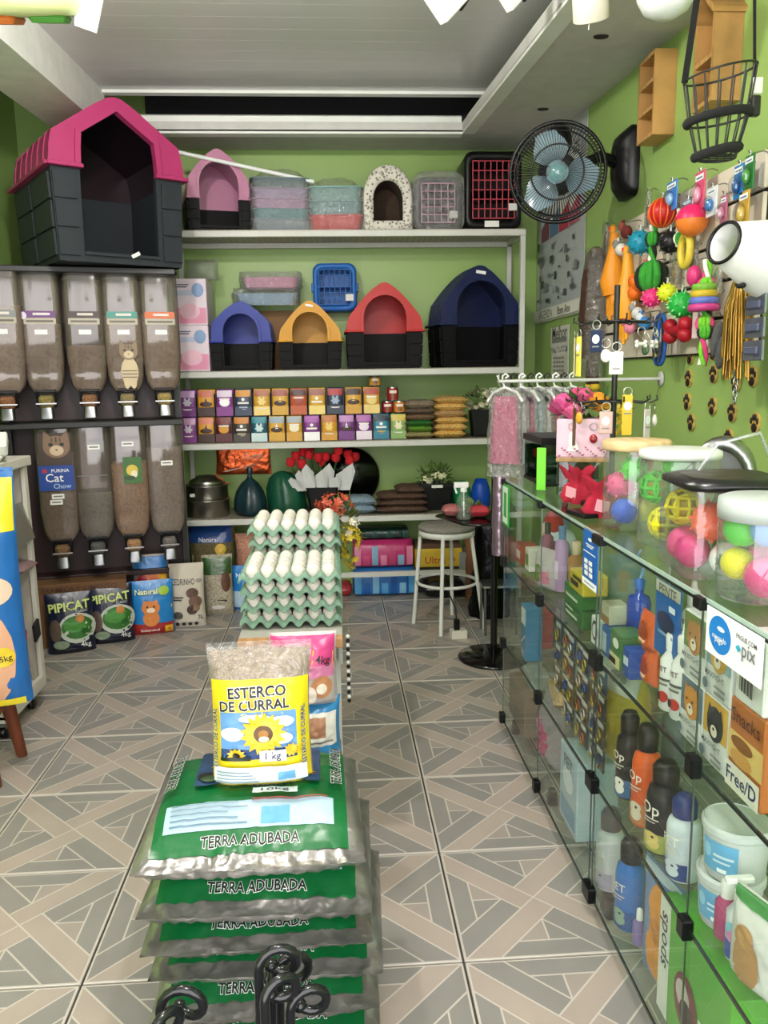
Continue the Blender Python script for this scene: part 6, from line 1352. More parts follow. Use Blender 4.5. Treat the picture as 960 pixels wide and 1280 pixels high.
def keyring(label, a, z, kind, col):
    d = Vector((math.cos(a), math.sin(a), 0))*.112; t = thing('keyring', label, 'keyring', (KX+d.x, KY+d.y, TZc+z), a+PI/2, 'keyrings on the black stand')
    r = MB(); r.tube([(.012*math.cos(2*PI*j/12), 0, -.012+.012*math.sin(2*PI*j/12)) for j in range(12)], .0016, M('b5b5b2', 'metal'), 5, True); r.build('ring', t)
    b = MB()
    if kind == 'tag': b.box((0, 0, -.055), (.036, .004, .06), M(col, 'print'), .004)
    elif kind == 'strip': b.box((0, 0, -.075), (.028, .004, .11), M(col, 'print'), .003)
    elif kind == 'bone':
        b.cyl((-.012, 0, -.045), (.012, 0, -.045), .005, M(col, 'shiny'));
        for sx_ in (-1, 1):
            for sz in (-1, 1): b.ell((sx_*.014, 0, -.045+sz*.005), .006, M(col, 'shiny'), 8, 5)
    else: b.ell((0, 0, -.045), (.014, .008, .018), M(col, 'shiny'))
    b.build('pendant', t)
    if kind in ('tag', 'strip'):
        p = MB(); layers(p, flat(-.002), [('ell', 0, -.05, .011, .012, P_('dfe4ea')), ('rect', -.01, -.072, .01, -.068, P_('8a8a8a'))]); p.build('print', t)
KR = [('navy tag keyring with a pale face on the upper crown', 3.9, .52, 'tag', '1d2a50'), ('yellow strip keyring with white end on the upper crown', 3.3, .50, 'strip', 'd8cf5a'), ('beige smiling strip keyring on the upper crown', 2.8, .50, 'strip', 'c9b89a'), ('white tag keyring hanging under the navy tag', 4.4, .46, 'tag', 'e2e2e0'),
      ('silver bone keyring with lettering plate on the upper crown', 5.0, .50, 'bone', 'c9c9c6'), ('second silver bone keyring nearer the wall', 5.5, .50, 'bone', 'bdbdba'), ('dark metal keyring nearer the wall', 5.9, .49, 'drop', '3a3a3c'), ('silver disc keyring on the upper crown', 6.2, .50, 'drop', 'b0b0ae'), ('green glass keyring on the upper crown', .4, .49, 'drop', '4f6a50'),
      ('floral strip keyring on the lower crown', 5.3, .30, 'strip', 'c9c0c0'), ('yellow ribbon keyring on the lower crown', 4.7, .34, 'strip', 'd9b93a'), ('gold charm keyring on the lower crown', 3.4, .30, 'drop', 'c99a3a'), ('white heart keyring on the upper crown', 4.15, .47, 'drop', 'e4e0dc'), ('small photo tag keyring on the lower crown', 4.2, .30, 'tag', 'c9a8a0'), ('brown leather keyring on the lower crown', 2.6, .30, 'strip', '7a5238'), ('pearl charm keyring on the lower crown', 5.9, .29, 'drop', 'd8d4cc')]
for l in KR: keyring(*l)
def pouch(label, px, py, X, rz):
    q = onX(px, py, X); t = thing('red_pouch', label, 'pouch', (X, q.y, TZc), rz, 'red pouches under the keyrings')
    pr = []
    for k, (z_, rx, ry) in enumerate(((0, .045, .03), (.02, .055, .036), (.05, .036, .022), (.062, .022, .014), (.075, .036, .022), (.10, .052, .03))):
        pr.append([Vector((rx*(1+.28*math.cos(5*u+label.count('e'))*(z_ > .03))*math.cos(u), ry*(1+.28*math.cos(5*u))*math.sin(u), z_+.012*math.cos(5*u)*(z_ > .09))) for u in [2*PI*j/30 for j in range(30)]])
    MB().loft(pr, M('a81f3c', 'cloth'), (True, False)).build('pouch_body', t)
    MB().box((.005, -.042, .035), (.035, .003, .032), M('e2a8b4', 'print'), 0, (.15, .2, 0)).build('price_card', t)
pouch('red fabric pouch with a pink price card, left one under the keyrings', 722, 625, .72, -.9); pouch('red fabric pouch with a pink price card, right one under the keyrings', 752, 635, .71, -.4)
tag(MB().box((0, 0, .006), (.10, .10, .012), M('141415', 'plastic'), .003).build('black_tray', None, (.69, 2.11, TZc), (0, 0, .2)), 'flat black plastic tray on the glass case beside the red pouches', 'tray')
# jars of toy balls
BALLC = {'pink': 'e85f9a', 'green': '4fc83a', 'yellow': 'e0d82c', 'blue': '3a62c8', 'coral': 'ee6a4a', 'magenta': 'd63a86', 'orange': 'e8943a', 'light blue': '5a9ade', 'white': 'dcdcd4'}
def toyball(t_label, c, r, col, kind, group):
    m = M(BALLC[col], 'plastic'); t = thing('toy_ball', t_label, 'ball', c, RND.random()*6, group); b = MB()
    if kind == 'spike': b.ell((0, 0, 0), r, m, 18, 12, lambda d: 1+.10*(math.sin(d.x*16)*math.sin(d.y*16)*math.sin(d.z*16+1)))
    elif kind == 'lattice':
        for ax in range(3):
            for s_ in (-.6, 0, .6):
                rr_ = r*math.sqrt(1-s_*s_)*.97; pts = []
                for j in range(18):
                    a = 2*PI*j/18; p = [rr_*math.cos(a), rr_*math.sin(a)]; p.insert(ax, s_*r*.97); pts.append(tuple(p))
                b.tube(pts, r*.13, m, 5, True)
    else: b.ell((0, 0, 0), r, m, 16, 11)
    b.build('shell', t)
    if kind == 'print': q = MB(); layers(q, lambda x_, z_, o: Vector((x_, -math.sqrt(max(0, r*r-x_*x_-z_*z_))-o-.0006, z_)), [('ell', 0, 0, r*.7, r*.7, P_('dfe8e0')), ('ell', 0, 0, r*.6, r*.6, P_('2f8a5a'), 18, .55)]); q.build('print', t); t.rotation_euler = (0, 0, -.6)
    if kind == 'lattice': q = MB(); q.ell((0, 0, 0), r*.72, M('c9b93a', 'plastic'), 10, 7); q.build('core', t)
    if kind == 'spike':
        q = MB(); rn = random.Random(3)
        for j in range(26):
            z_ = -1+2*(j+.5)/26; a = j*2.4; s_ = math.sqrt(1-z_*z_); d = Vector((s_*math.cos(a), s_*math.sin(a), z_)); q.cyl(d*r*.95, d*r*1.16, r*.13, m, 6, r*.06)
        q.build('nubs', t)
def jar(name, label, x, y, r, h, lid, lidcol, balls, group, rz=0):
    t = thing(name, label, 'jar', (x, y, TZc))
    MB().lathe([(r*.3, .003), (r*.94, .0), (r, .008), (r, h*.9), (r*.93, h*.95), (r*.93, h)], JAR, n=32, caps=(True, False)).build('jar_body', t)
    if lid == 'wood': MB().lathe([(.0, h-.002), (r*1.04, h-.002), (r*1.06, h+.003), (r*1.06, h+.018), (r*1.0, h+.022), (.0, h+.022)], M(lidcol, 'wood'), n=32).build('lid', t)
    else: lt = .03 if lidcol[0] == 'b' else .012; MB().lathe([(r*.96, h-lt), (r*1.03, h-lt), (r*1.04, h-lt*.4), (r*1.02, h+.004), (r*.9, h+.008), (.0, h+.008)], M(lidcol, 'plastic'), n=32).build('lid', t)
    for (dx, dy, dz, br, col, kind, lb) in balls: toyball(lb, (x+dx*r, y+dy*r, TZc+dz*h), br, col, kind, group)
jy = 1.93
jar('glass_jar', 'tall clear jar with pale wooden lid filled with toy balls', .745, 1.94, .078, .195, 'wood', 'd8b98a', [(-.45, -.3, .22, .032, 'blue', 'plain', 'blue ball at the bottom of the wooden-lid jar'), (.4, .2, .21, .032, 'yellow', 'plain', 'yellow ball at the bottom of the wooden-lid jar'), (-.35, .35, .52, .034, 'pink', 'spike', 'pink spiky ball in the wooden-lid jar'), (.4, -.35, .54, .03, 'coral', 'plain', 'coral ball in the wooden-lid jar'), (-.2, -.4, .76, .03, 'green', 'spike', 'green spiky ball at the top of the wooden-lid jar'), (.35, .4, .8, .028, 'magenta', 'plain', 'magenta ball at the top of the wooden-lid jar')], 'balls in the wooden-lid jar')
jar('plastic_jar', 'clear plastic jar with white screw lid behind the black-topped bag', .765, 1.735, .085, .205, 'screw', 'd4d6d4', [(-.45, -.35, .25, .036, 'yellow', 'lattice', 'yellow lattice ball at the bottom of the white-lid jar'), (.45, .2, .22, .034, 'orange', 'plain', 'orange ball at the bottom of the white-lid jar'), (-.45, .4, .60, .034, 'green', 'lattice', 'green lattice ball high in the white-lid jar'), (.35, -.4, .58, .034, 'white', 'plain', 'white ball high in the white-lid jar'), (-.05, .1, .84, .03, 'green', 'plain', 'plain green ball under the white lid')], 'balls in the white-lid jar')
jar('plastic_jar', 'clear plastic jar with pale grey lid at the right edge of the case top', .725, 1.295, .075, .165, 'screw', 'b4bab8', [(-.5, .1, .70, .03, 'green', 'plain', 'green ball at the left of the grey-lid jar'), (-.2, -.5, .75, .03, 'light blue', 'plain', 'light blue ball at the front of the grey-lid jar'), (.4, -.35, .72, .032, 'orange', 'lattice', 'orange lattice ball in the grey-lid jar'), (-.5, .2, .33, .028, 'yellow', 'plain', 'yellow ball low in the grey-lid jar'), (-.15, -.45, .25, .036, 'magenta', 'plain', 'magenta ball at the bottom of the grey-lid jar'), (.35, -.3, .38, .04, 'pink', 'plain', 'large pink ball in the grey-lid jar'), (.3, .45, .25, .036, 'pink', 'spike', 'pink spiky ball at the back of the grey-lid jar')], 'balls in the grey-lid jar')
# clear bag with black fabric top, in front of the jars
bx_, by_ = .755, 1.50
t = thing('pvc_bag', 'clear PVC bag with black padded top holding bright balls', 'bag', (bx_, by_, TZc), -.12)
Wb, Db, Hb = .20, .21, .165
MB().loft([rrect(Wb, Db, .03, 4, .001), rrect(Wb*1.02, Db*1.02, .035, 4, Hb*.5), rrect(Wb, Db, .03, 4, Hb)], clear('pvc', 'f0f2f4', .09, .8, .06, .25, 'ffffff', .03, 12), (True, False)).build('pvc_walls', t)
MB().loft([rrect(Wb*.9, Db*.9, .03, 4, Hb-.004), rrect(Wb*1.04, Db*1.04, .05, 4, Hb+.002), rrect(Wb*1.04, Db*1.04, .05, 4, Hb+.012), rrect(Wb*.8, Db*.8, .05, 4, Hb+.02)], M('1c1c1f', 'bag')).build('padded_top', t)
MB().box((Wb*.24, -Db*.36, Hb*.5), (.085, .035, Hb*.92), M('2c2b32', 'cloth'), .012).build('folded_fabric', t)
MB().tube([(-.06, -.02, Hb+.03), (-.03, -.03, Hb+.08), (.05, -.02, Hb+.10), (.09, 0, Hb+.03)], .004, clear('pvc_cord', 'e8ecee', .1, .8, .1, 0, 'ffffff', .15), 8).build('carry_loop', t)
for dx, dy, dz, r, col, kind, lb in ((-.045, -.04, .10, .036, 'coral', 'spike', 'coral spiky ball in the black-topped clear bag'), (-.055, .045, .04, .036, 'pink', 'plain', 'pink ball at the rear of the black-topped clear bag'), (-.062, -.005, .036, .034, 'magenta', 'plain', 'magenta ball low in the black-topped clear bag'), (-.025, -.068, .033, .031, 'white', 'print', 'white ball with a green emblem in the black-topped clear bag'), (.015, .0, .04, .034, 'green', 'plain', 'green ball hidden low in the black-topped clear bag'), (-.06, .05, .115, .034, 'yellow', 'lattice', 'yellow lattice ball at the rear of the black-topped clear bag'), (.03, .03, .105, .03, 'pink', 'plain', 'pink ball high in the black-topped clear bag')):
    toyball(lb, (bx_+dx, by_+dy, TZc+dz), r, col, kind, 'balls in the black-topped bag')
# steel hood and lilac pack at the back of the case top
q = onX(912, 590, .98)
t = thing('steel_feeder', 'arched stainless steel feeder with a dark opening behind the jars', 'feeder', (.985, 1.98, TZc), -.5)
w_, h_, d_ = .16, .215, .12; o_ = roundarch(w_, h_, h_*.55, 20); i_ = [(x*.72, z*.86) for x, z in roundarch(w_, h_, h_*.5, 20)]
PL = lambda o, y: [Vector((x, y, z)) for x, z in o]
MB().loft([PL(o_, d_/2), PL(o_, -d_/2), PL(i_, -d_/2), PL(i_, d_/2-.01)], M('9a9c9c', 'metal'), (True, True), False).build('hood', t)
pillow('lilac_pack', 'lilac pack lying inside the arched steel feeder', .09, .08, .05, M('8a6aa0', 'bag'), (.965, 1.93, TZc), .2)
# ================================================================ right wall: slat board with toys
BX = XR-.022
def slat_board():
    t = thing('slat_board', 'white slotted display board on the right wall, covered with hanging pet toys', 'display board', (0, 0, 0))
    y0, y1, z0, z1, n = 2.47, 3.95, 1.445, 2.045, 5; hgt = (z1-z0)/n
    MB().box((XR-.004, (y0+y1)/2, (z0+z1)/2), (.006, y1-y0, z1-z0), M('2c241e', 'matte')).build('backing', t)
    for k in range(n): MB().box((XR-.014, (y0+y1)/2, z0+hgt*(k+.5)), (.014, y1-y0, hgt-.012), M('d8cdbd', 'paint'), .002).build('slat', t)
    return t
board = slat_board()
HK = None
def wire_hook(q):
    """a hook of the board; its tip is at q"""
    MB().tube([(XR-.012, q.y, q.z+.006), (XR-.03, q.y, q.z+.012), (q.x+.012, q.y, q.z+.006), (q.x, q.y, q.z+.002), (q.x-.008, q.y, q.z+.014)], .0022, M('9a9a98', 'metal'), 5).build('hook', board)
TG = 'toys hanging on the slat board'
def hang(name, label, px, py, X=1.25, cat='toy', rz=R90, hookup=.0, hk=True):
    q = onX(px, py, X)
    if hk: wire_hook(Vector((q.x, q.y, q.z+hookup)))
    t = thing(name, label, cat, q, rz, TG); t.scale = (1.22, 1.22, 1.22)
    return t
def card_toy(label, px, py, w, h, col, L=(), X=1.26):
    t = hang('toy_pack', label, px, py, X, 'toy pack', hookup=h/2+.008)
    MB().box((0, 0, 0), (w, .004, h), M(col, 'print'), .001).build('card', t)
    MB().ell((0, -.012, -h*.12), (w*.4, .014, h*.32), clear('blister', 'f4f6f8', .12, .8, .06), 12, 8).build('blister', t)
    MB().ell((0, -.008, -h*.12), (w*.28, .010, h*.22), M(L[0] if L else 'd8d8d8', 'plastic'), 10, 7).build('content', t)
    p = MB(); layers(p, flat(-.002), [('rect', -w*.42, h*.26, w*.42, h*.42, P_('eef0f2')), ('rect', -w*.3, h*.31, w*.3, h*.35, P_('5a6a8a'))]); p.build('print', t)
    MB().tube([(0, 0, h/2-.004), (0, 0, h/2+.01)], .0025, M('b0b0ae', 'metal'), 5).build('eyelet', t)
for a in [('blue blister card toy at the top left of the toy board', 840, 245, .075, .085, '4f86c8', ['9fc4e8']), ('pink blister card toy in the top row of the toy board', 875, 238, .06, .10, 'd85a80', ['e8a0b8']), ('white and blue card toy beside the pink one', 890, 252, .06, .075, 'dfe4e8', ['3f8ac8']), ('blue and white card toy under the pink card', 860, 260, .06, .045, '3f86c0', ['dfe4e8']),
          ('bright blue bagged toy at the top right of the board', 924, 227, .05, .08, '2f84c4', ['1f5fa0']), ('green bagged toy at the top right end of the board', 937, 215, .045, .08, '2f7a3c', ['4f9a4a']), ('pink bagged toy in the top right of the board', 905, 262, .035, .07, 'b86a88', ['d89ab0']), ('yellow bagged toy at the right of the top rows', 930, 262, .05, .09, 'c9a44a', ['d8b85a'])]: card_toy(*a)
def ball_toy(label, px, py, r, col, kind, col2=None):
    t = hang('hanging_ball', label, px, py, 1.245, 'ball', hookup=r+.014); m = M(col, 'plastic'); b = MB()
    if kind == 'stripe':
        b.ell((0, 0, 0), r, m, 18, 12)
        s_ = MB(); 
        for j in range(6): a = j*PI/6; s_.tube([(r*1.0*math.cos(a)*math.sin(u), r*1.0*math.sin(a)*math.sin(u), r*1.0*math.cos(u)) for u in [2*PI*k/20 for k in range(20)]], r*.07, M(col2, 'plastic'), 5, True)
        s_.build('stripes', t)
    elif kind == 'half': b.ell((0, 0, 0), r, m, 18, 12); MB().lathe([(r*1.02*math.cos(u), r*1.02*math.sin(u)) for u in [-1.3+1.3*k/6 for k in range(7)]], M(col2, 'plastic'), n=18, caps=(True, False)).build('lower_half', t)
    else:
        b.ell((0, 0, 0), r*.94, m, 16, 11); q = MB()
        for j in range(38):
            z_ = -1+2*(j+.5)/38; a = j*2.4; s_ = math.sqrt(1-z_*z_); d = Vector((s_*math.cos(a), s_*math.sin(a), z_)); q.cyl(d*r*.9, d*r*1.14, r*.10, m if not col2 else M(col2, 'plastic'), 5, r*.05)
        q.build('nubs', t)
    b.build('shell', t); MB().tube([(0, 0, r*.95), (0, 0, r+.016)], .003, M('d0d0cc', 'plastic'), 5).build('cord', t)
ball_toy('red ball with orange seams on the toy board', 828, 266, .042, 'b8262c', 'stripe', 'd8702c'); ball_toy('pink and orange ball on the toy board', 865, 275, .044, 'd8306a', 'half', 'd8803a'); ball_toy('teal nubby ball on the toy board', 800, 303, .040, '2a90a8', 'nub')
ball_toy('pink nubby ball low on the toy board', 815, 372, .032, 'e03a80', 'nub', 'ee7aa8'); ball_toy('lime yellow ball low on the toy board', 834, 366, .029, 'd6e03a', 'nub'); ball_toy('green ball with pale dots low on the toy board', 852, 381, .040, '2fa84a', 'nub', '8ad88a'); ball_toy('black rope ball in the middle of the board', 838, 303, .034, '1d1d1f', 'nub', '3a3a3c')
def rope_toy(label, px, py, h, c1, c2, knots=((.15, .028), (.85, .03))):
    t = hang('rope_toy', label, px, py, 1.25, 'toy', hookup=.012)
    for s_ in range(3):
        b = MB(); b.tube([(.008*math.cos(s_*2.1+k*.9), .008*math.sin(s_*2.1+k*.9), -h*k/14) for k in range(15)], .0065, M((c1, c2, 'e8e8e0')[s_], 'cloth'), 6); b.build('strand', t)
    for f, r in knots:
        b = MB()
        for k in range(5): a = k*1.3; b.tube([(r*math.cos(u)*math.cos(a), r*math.cos(u)*math.sin(a), -h*f+r*math.sin(u)) for u in [2*PI*j/12 for j in range(12)]], r*.32, M((c1, c2)[k % 2], 'cloth'), 5, True)
        b.build('knot', t)
rope_toy('green and white rope toy with a big knot on the board', 817, 282, .20, '3f9a3a', '1f2a1c', ((.2, .02), (.78, .042))); rope_toy('lime rope toy at the right of the slat board', 885, 325, .28, '7ac03a', 'd84a86', ((.25, .022), (.6, .02))); rope_toy('short green rope toy with stripes beside the red ball', 852, 262, .10, '3f9a4a', 'd8e0c0', ((.8, .016),)); rope_toy('slim striped rope toy low at the right of the board', 884, 372, .10, '5fb03a', '2a2a2a', ((.9, .018),))
def chicken(label, px, py, h, col):
    """rubber glove-like squeaky fowl: neck, body, three long toes"""
    t = hang('rubber_chicken', label, px, py, 1.24, 'toy', hookup=.012); m = M(col, 'plastic'); b = MB()
    b.tube([(0, 0, 0), (.004, 0, -h*.2), (0, 0, -h*.38), (-.004, 0, -h*.55), (0, 0, -h*.72)], .02, m, 10, radii=[.016, .022, .034, .046, .034]); b.build('body', t)
    for j in (-1, 0, 1): MB().tube([(j*.012, 0, -h*.66), (j*.022, -.003, -h*.82), (j*.024, -.006, -h*(1.0-.05*abs(j)))], .008, m, 7, radii=[.017, .013, .007]).build('toe', t)
    MB().ell((0, -.006, .012), (.012, .012, .02), m, 8, 6).build('head', t)
    MB().box((0, -.012, .016), (.004, .02, .012), M('d83a2c', 'plastic'), .002).build('comb', t)
chicken('orange rubber chicken at the left of the toy board', 768, 292, .30, 'e59a2f'); chicken('yellow-orange rubber chicken beside the first one', 785, 318, .30, 'eaa638')
t = hang('plush_toy', 'long dark brown plush monkey in a clear bag left of the chickens', 745, 318, 1.27, hookup=.01)
MB().tube([(0, 0, 0), (.01, 0, -.1), (.0, 0, -.25), (-.01, 0, -.4)], .03, M('4a2c1c', 'cloth'), 10, radii=[.035, .055, .06, .045]).build('body', t)
for s_ in (-1, 1): MB().tube([(s_*.02, 0, -.36), (s_*.03, -.005, -.45), (s_*.035, 0, -.5)], .016, M('4a2c1c', 'cloth'), 8).build('leg', t); MB().ell((s_*.036, 0, -.51), (.018, .02, .016), M('d8b83a', 'cloth')).build('foot', t)
MB().ell((0, -.0, .0), (.036, .03, .03), M('6a4a30', 'cloth')).build('head', t)
MB().lathe([(.05, .02), (.075, -.1), (.08, -.3), (.06, -.47)], FILM, n=12, sy=.7, caps=(False, False)).build('film', t)
def bone(label, px, py, w, col, rz=0):
    t = hang('bone_toy', label, px, py, 1.245, hookup=.04); m = M(col, 'plastic'); b = MB()
    b.cyl((-w*.36, 0, 0), (w*.36, 0, 0), w*.12, m)
    for s_ in (-1, 1):
        for z in (-1, 1): b.ell((s_*w*.4, 0, z*w*.12), w*.17, m, 10, 7)
    b.build('bone', t); MB().tube([(0, 0, w*.1), (0, 0, .042)], .002, 'd0d0cc', 5).build('cord', t)
bone('red rubber bone low on the toy board', 847, 413, .13, 'a81f30'); bone('orange rubber dog toy in the middle of the board', 803, 356, .15, 'e8782a')
t = hang('ring_toy', 'yellow rubber ring toy in the middle of the board', 857, 308, 1.25, hookup=.045); MB().tube([(.03*math.cos(2*PI*k/20), 0, -.01+.045*math.sin(2*PI*k/20)) for k in range(20)], .011, M('d0bc4a', 'plastic'), 8, True).build('ring', t)
t = hang('disc_toy', 'stacked multicolour disc toy on the right of the board', 880, 372, 1.24, hookup=.05)
for k, c in enumerate(('7fb04a', 'c9b03a', '6a7ac0', 'c04a8a')): MB().lathe([(.0, -.01), (.044+.004*k, -.01), (.048+.004*k, 0), (.044+.004*k, .008), (0, .008)], M(c, 'plastic'), (0, 0, .028-.018*k), n=20, sx=.7, sy=.7).build('disc', t)
t = hang('squeaky_toy', 'pink squeaky toy on a stick card at the right of the board', 872, 345, 1.25, hookup=.05)
MB().ell((0, -.01, 0), (.024, .02, .03), M('c8407a', 'plastic')).build('head', t); MB().box((0, 0, -.08), (.03, .004, .18), M('e0c8cc', 'print')).build('card', t)
for l, px, py, c1, c2 in (('pink plush pair in a pack low at the left of the board', 778, 396, 'd83a70', 'e87aa0'), ('little pink rubber pig low at the left of the board', 787, 410, 'd88aa0', 'c06a86'), ('blue and white plush shark low on the board', 806, 404, '3f82c0', 'd8dce0'), ('white plush dog low on the board beside the pig', 797, 392, 'd0cdc8', '9a9590'), ('small white and red plush beside the orange toy', 812, 340, 'b8503c', 'd8c8b8'), ('dark red figure toy hanging between the chickens', 783, 290, '6a2a24', '8a4a3a'), ('white rope-headed toy between chicken and teal ball', 776, 312, 'd8d4cc', '8a8a88')):
    t = hang('squeaky_toy', l, px, py, 1.245, hookup=.036); MB().ell((0, 0, 0), (.026, .02, .022), M(c1, 'cloth')).build('body', t); MB().ell((-.012, -.012, .02), (.015, .014, .015), M(c2, 'cloth')).build('head', t)
    for s_ in (-1, 1): MB().ell((-.012+s_*.011, -.010, .034), (.005, .004, .008), M(c1, 'cloth'), 7, 5).build('ear', t)
t = hang('harness', 'blue and black looped dog leash low on the toy board', 826, 400, 1.24, 'leash', hookup=.02)
for dx, c, k in ((-.012, '24508a', 1.0), (.012, '2a5fa8', .85), (0, '16181c', .7)): MB().tube([(dx+.036*k*math.sin(2*PI*j/20), 0, -.06+.075*math.cos(2*PI*j/20)) for j in range(20)], .006, M(c, 'cloth'), 6, True).build('loop', t)
MB().box((0, -.008, -.09), (.022, .02, .05), M('b8a890', 'metal'), .004).build('buckle', t)
t = hang('catnip_fish', 'two grey plush mice hanging low at the right of the board', 902, 400, 1.25, hookup=.01)
for dx, dz in ((-.02, -.05), (.012, -.08)): MB().ell((dx, 0, dz), (.016, .016, .05), M('5a5a5c', 'cloth'), rot=(0, .3, 0)).build('mouse', t)
t = hang('tinsel_wand', 'big golden tinsel wand pack on the right of the toy board', 925, 345, 1.22, hookup=.01)
gm = MB()
for k in range(60): a = RND.uniform(-.05, .05); b_ = RND.uniform(-.02, .02); gm.tube([(a*.3, b_*.3, 0), (a*.8, b_, -.1*RND.uniform(.7, 1.2)), (a, b_, -.22*RND.uniform(.7, 1.15))], .0035, M('a8813a', 'foil'), 4)
gm.build('tinsel', t)['kind'] = 'stuff'
MB().cyl((0, 0, .0), (0, 0, -.08), .006, 'c9c9c6').build('handle', t)
t = hang('strip_of_cards', 'hanging strip of grey blister packs at the right end of the board', 948, 335, 1.2, 'toy pack', hookup=.01)
for k in range(4): MB().box((0, 0, -.03-.052*k), (.09, .006, .046), M('8d93a4', 'foil'), .002).build('blister_card', t); MB().box((0, -.006, -.03-.052*k), (.06, .008, .018), M('5a6074', 'plastic'), .003).build('content', t)
t = hang('snack_pack', 'clear crumpled pack of grey treats low at the right of the board', 895, 345, 1.27, 'pack', hookup=.06, hk=True)
MB().box((0, 0, 0), (.06, .012, .10), FILM, .004).build('film', t); MB().ell((0, 0, -.01), (.02, .005, .03), M('8a8478', 'food')).build('treats', t)
for l, px, py, w_, h_, c in (('tall clear pack with brown stick treats at the left of the board', 757, 300, .05, .12, '7a5a3a'), ('narrow brown stick pack beside the red ball', 810, 262, .03, .12, '6a4a2c'), ('clear pack of white bones behind the green ball', 868, 395, .07, .09, 'b9aa98'), ('clear bag with beige chew in the middle row', 843, 335, .06, .10, 'b8a078'), ('pale pack with black ring chew in the middle right', 866, 330, .05, .10, '6a6460'), ('clear pack of rose-coloured chews at the lower right', 880, 405, .05, .08, 'a87a70')):
    t = hang('chew_pack', l, px, py, 1.28, 'pack', hookup=h_/2+.01); MB().box((0, 0, 0), (w_, .014, h_), FILM, .004).build('film', t); MB().ell((0, 0, -.01), (w_*.3, .006, h_*.36), M(c, 'food'), 10, 7).build('chew', t)
# clear cone collar
q = onX(930, 312, 1.13)
t = thing('cone_collar', 'white plastic cone collar with dark rim hanging before the toy board', 'cone collar', q, 0, None, (0, 0, 0)); wire_hook(Vector((1.18, q.y+.02, q.z+.06)))
ax = Vector((-.85, -.30, .18)).normalized(); qt = ax.to_track_quat('Z', 'Y').to_matrix().to_4x4()
cm = MB(); cm.T = qt; cm.lathe([(.105, -.10), (.103, -.10), (.052, .075), (.054, .075), (.107, -.10)], clear('milky_plastic', 'eef0f0', .08, .5, .15, 0, 'f0f1f0', .78), n=36, caps=(False, False)); cm.build('cone', t)
cm = MB(); cm.T = qt; cm.tube([(.054*math.cos(2*PI*k/28), .054*math.sin(2*PI*k/28), .076) for k in range(28)], .005, '151516', 7, True); cm.build('neck_rim', t)
cm = MB(); cm.T = qt
for k in range(4): cm.box((.092*math.cos(4.2+.18*k), .092*math.sin(4.2+.18*k), -.05+.01*k), (.012, .012, .014), '1a1a1c', .003)
cm.build('snap_button', t)['kind'] = 'stuff'
# silver chains at the right edge
t = thing('chain_leash', 'silver chain leash hanging at the right end of the toy board', 'leash', (1.22, 2.40, 1.50)); wire_hook(Vector((1.22, 2.40, 1.76)))
for k in range(26):
    a = (k % 2)*PI/2; MB().tube([(.007*math.cos(u)*math.cos(a), .007*math.cos(u)*math.sin(a), .25-.018*k+.012*math.sin(u)) for u in [2*PI*j/10 for j in range(10)]], .0025, M('a8aaac', 'metal'), 5, True).build('link', t)
# wooden paw plaques on the wall
paw = None
PAW = [(863, 446), (892, 440), (920, 444), (860.6, 474), (892, 469), (920, 480), (859, 503), (890.6, 509), (915, 517), (864, 529), (910.5, 549), (944, 530), (941, 472)]
WHERE = ['top left', 'top middle', 'top right', 'left in the second row', 'middle of the second row', 'right in the second row', 'left in the third row', 'middle of the third row', 'right in the third row', 'left in the fourth row', 'lowest, above the steel feeder', 'lowest beside the chain', 'beside the chain, second row']
for k, (px, py) in enumerate(PAW):
    q = onX(px, py, XR-.004); t = thing('paw_plaque', 'wooden paw-shaped plaque on the green wall, ' + WHERE[k], 'plaque', q, R90, 'paw plaques')
    dk = M('1c120d', 'paint'); yw = M('c0a050', 'wood'); s_ = 1.2
    b = MB()
    pts = [(.021*s_*math.cos(u)*(1+.25*abs(math.sin(2.5*u))), -.003, .027*s_*math.sin(u)+.004) for u in [2*PI*j/24 for j in range(24)]]
    b.poly(pts, yw, (0, .006, 0)); b.build('wood_backing', t)
    for dx, dz, rx, rz_ in ((0, -.010, .0155, .0125), (-.0155, .008, .0052, .009), (-.0055, .017, .0052, .0095), (.0055, .017, .0052, .0095), (.0155, .008, .0052, .009)): MB().ell((dx*s_, -.004, dz*s_), (rx*s_, .003, rz_*s_), dk, 10, 6).build('pad', t)
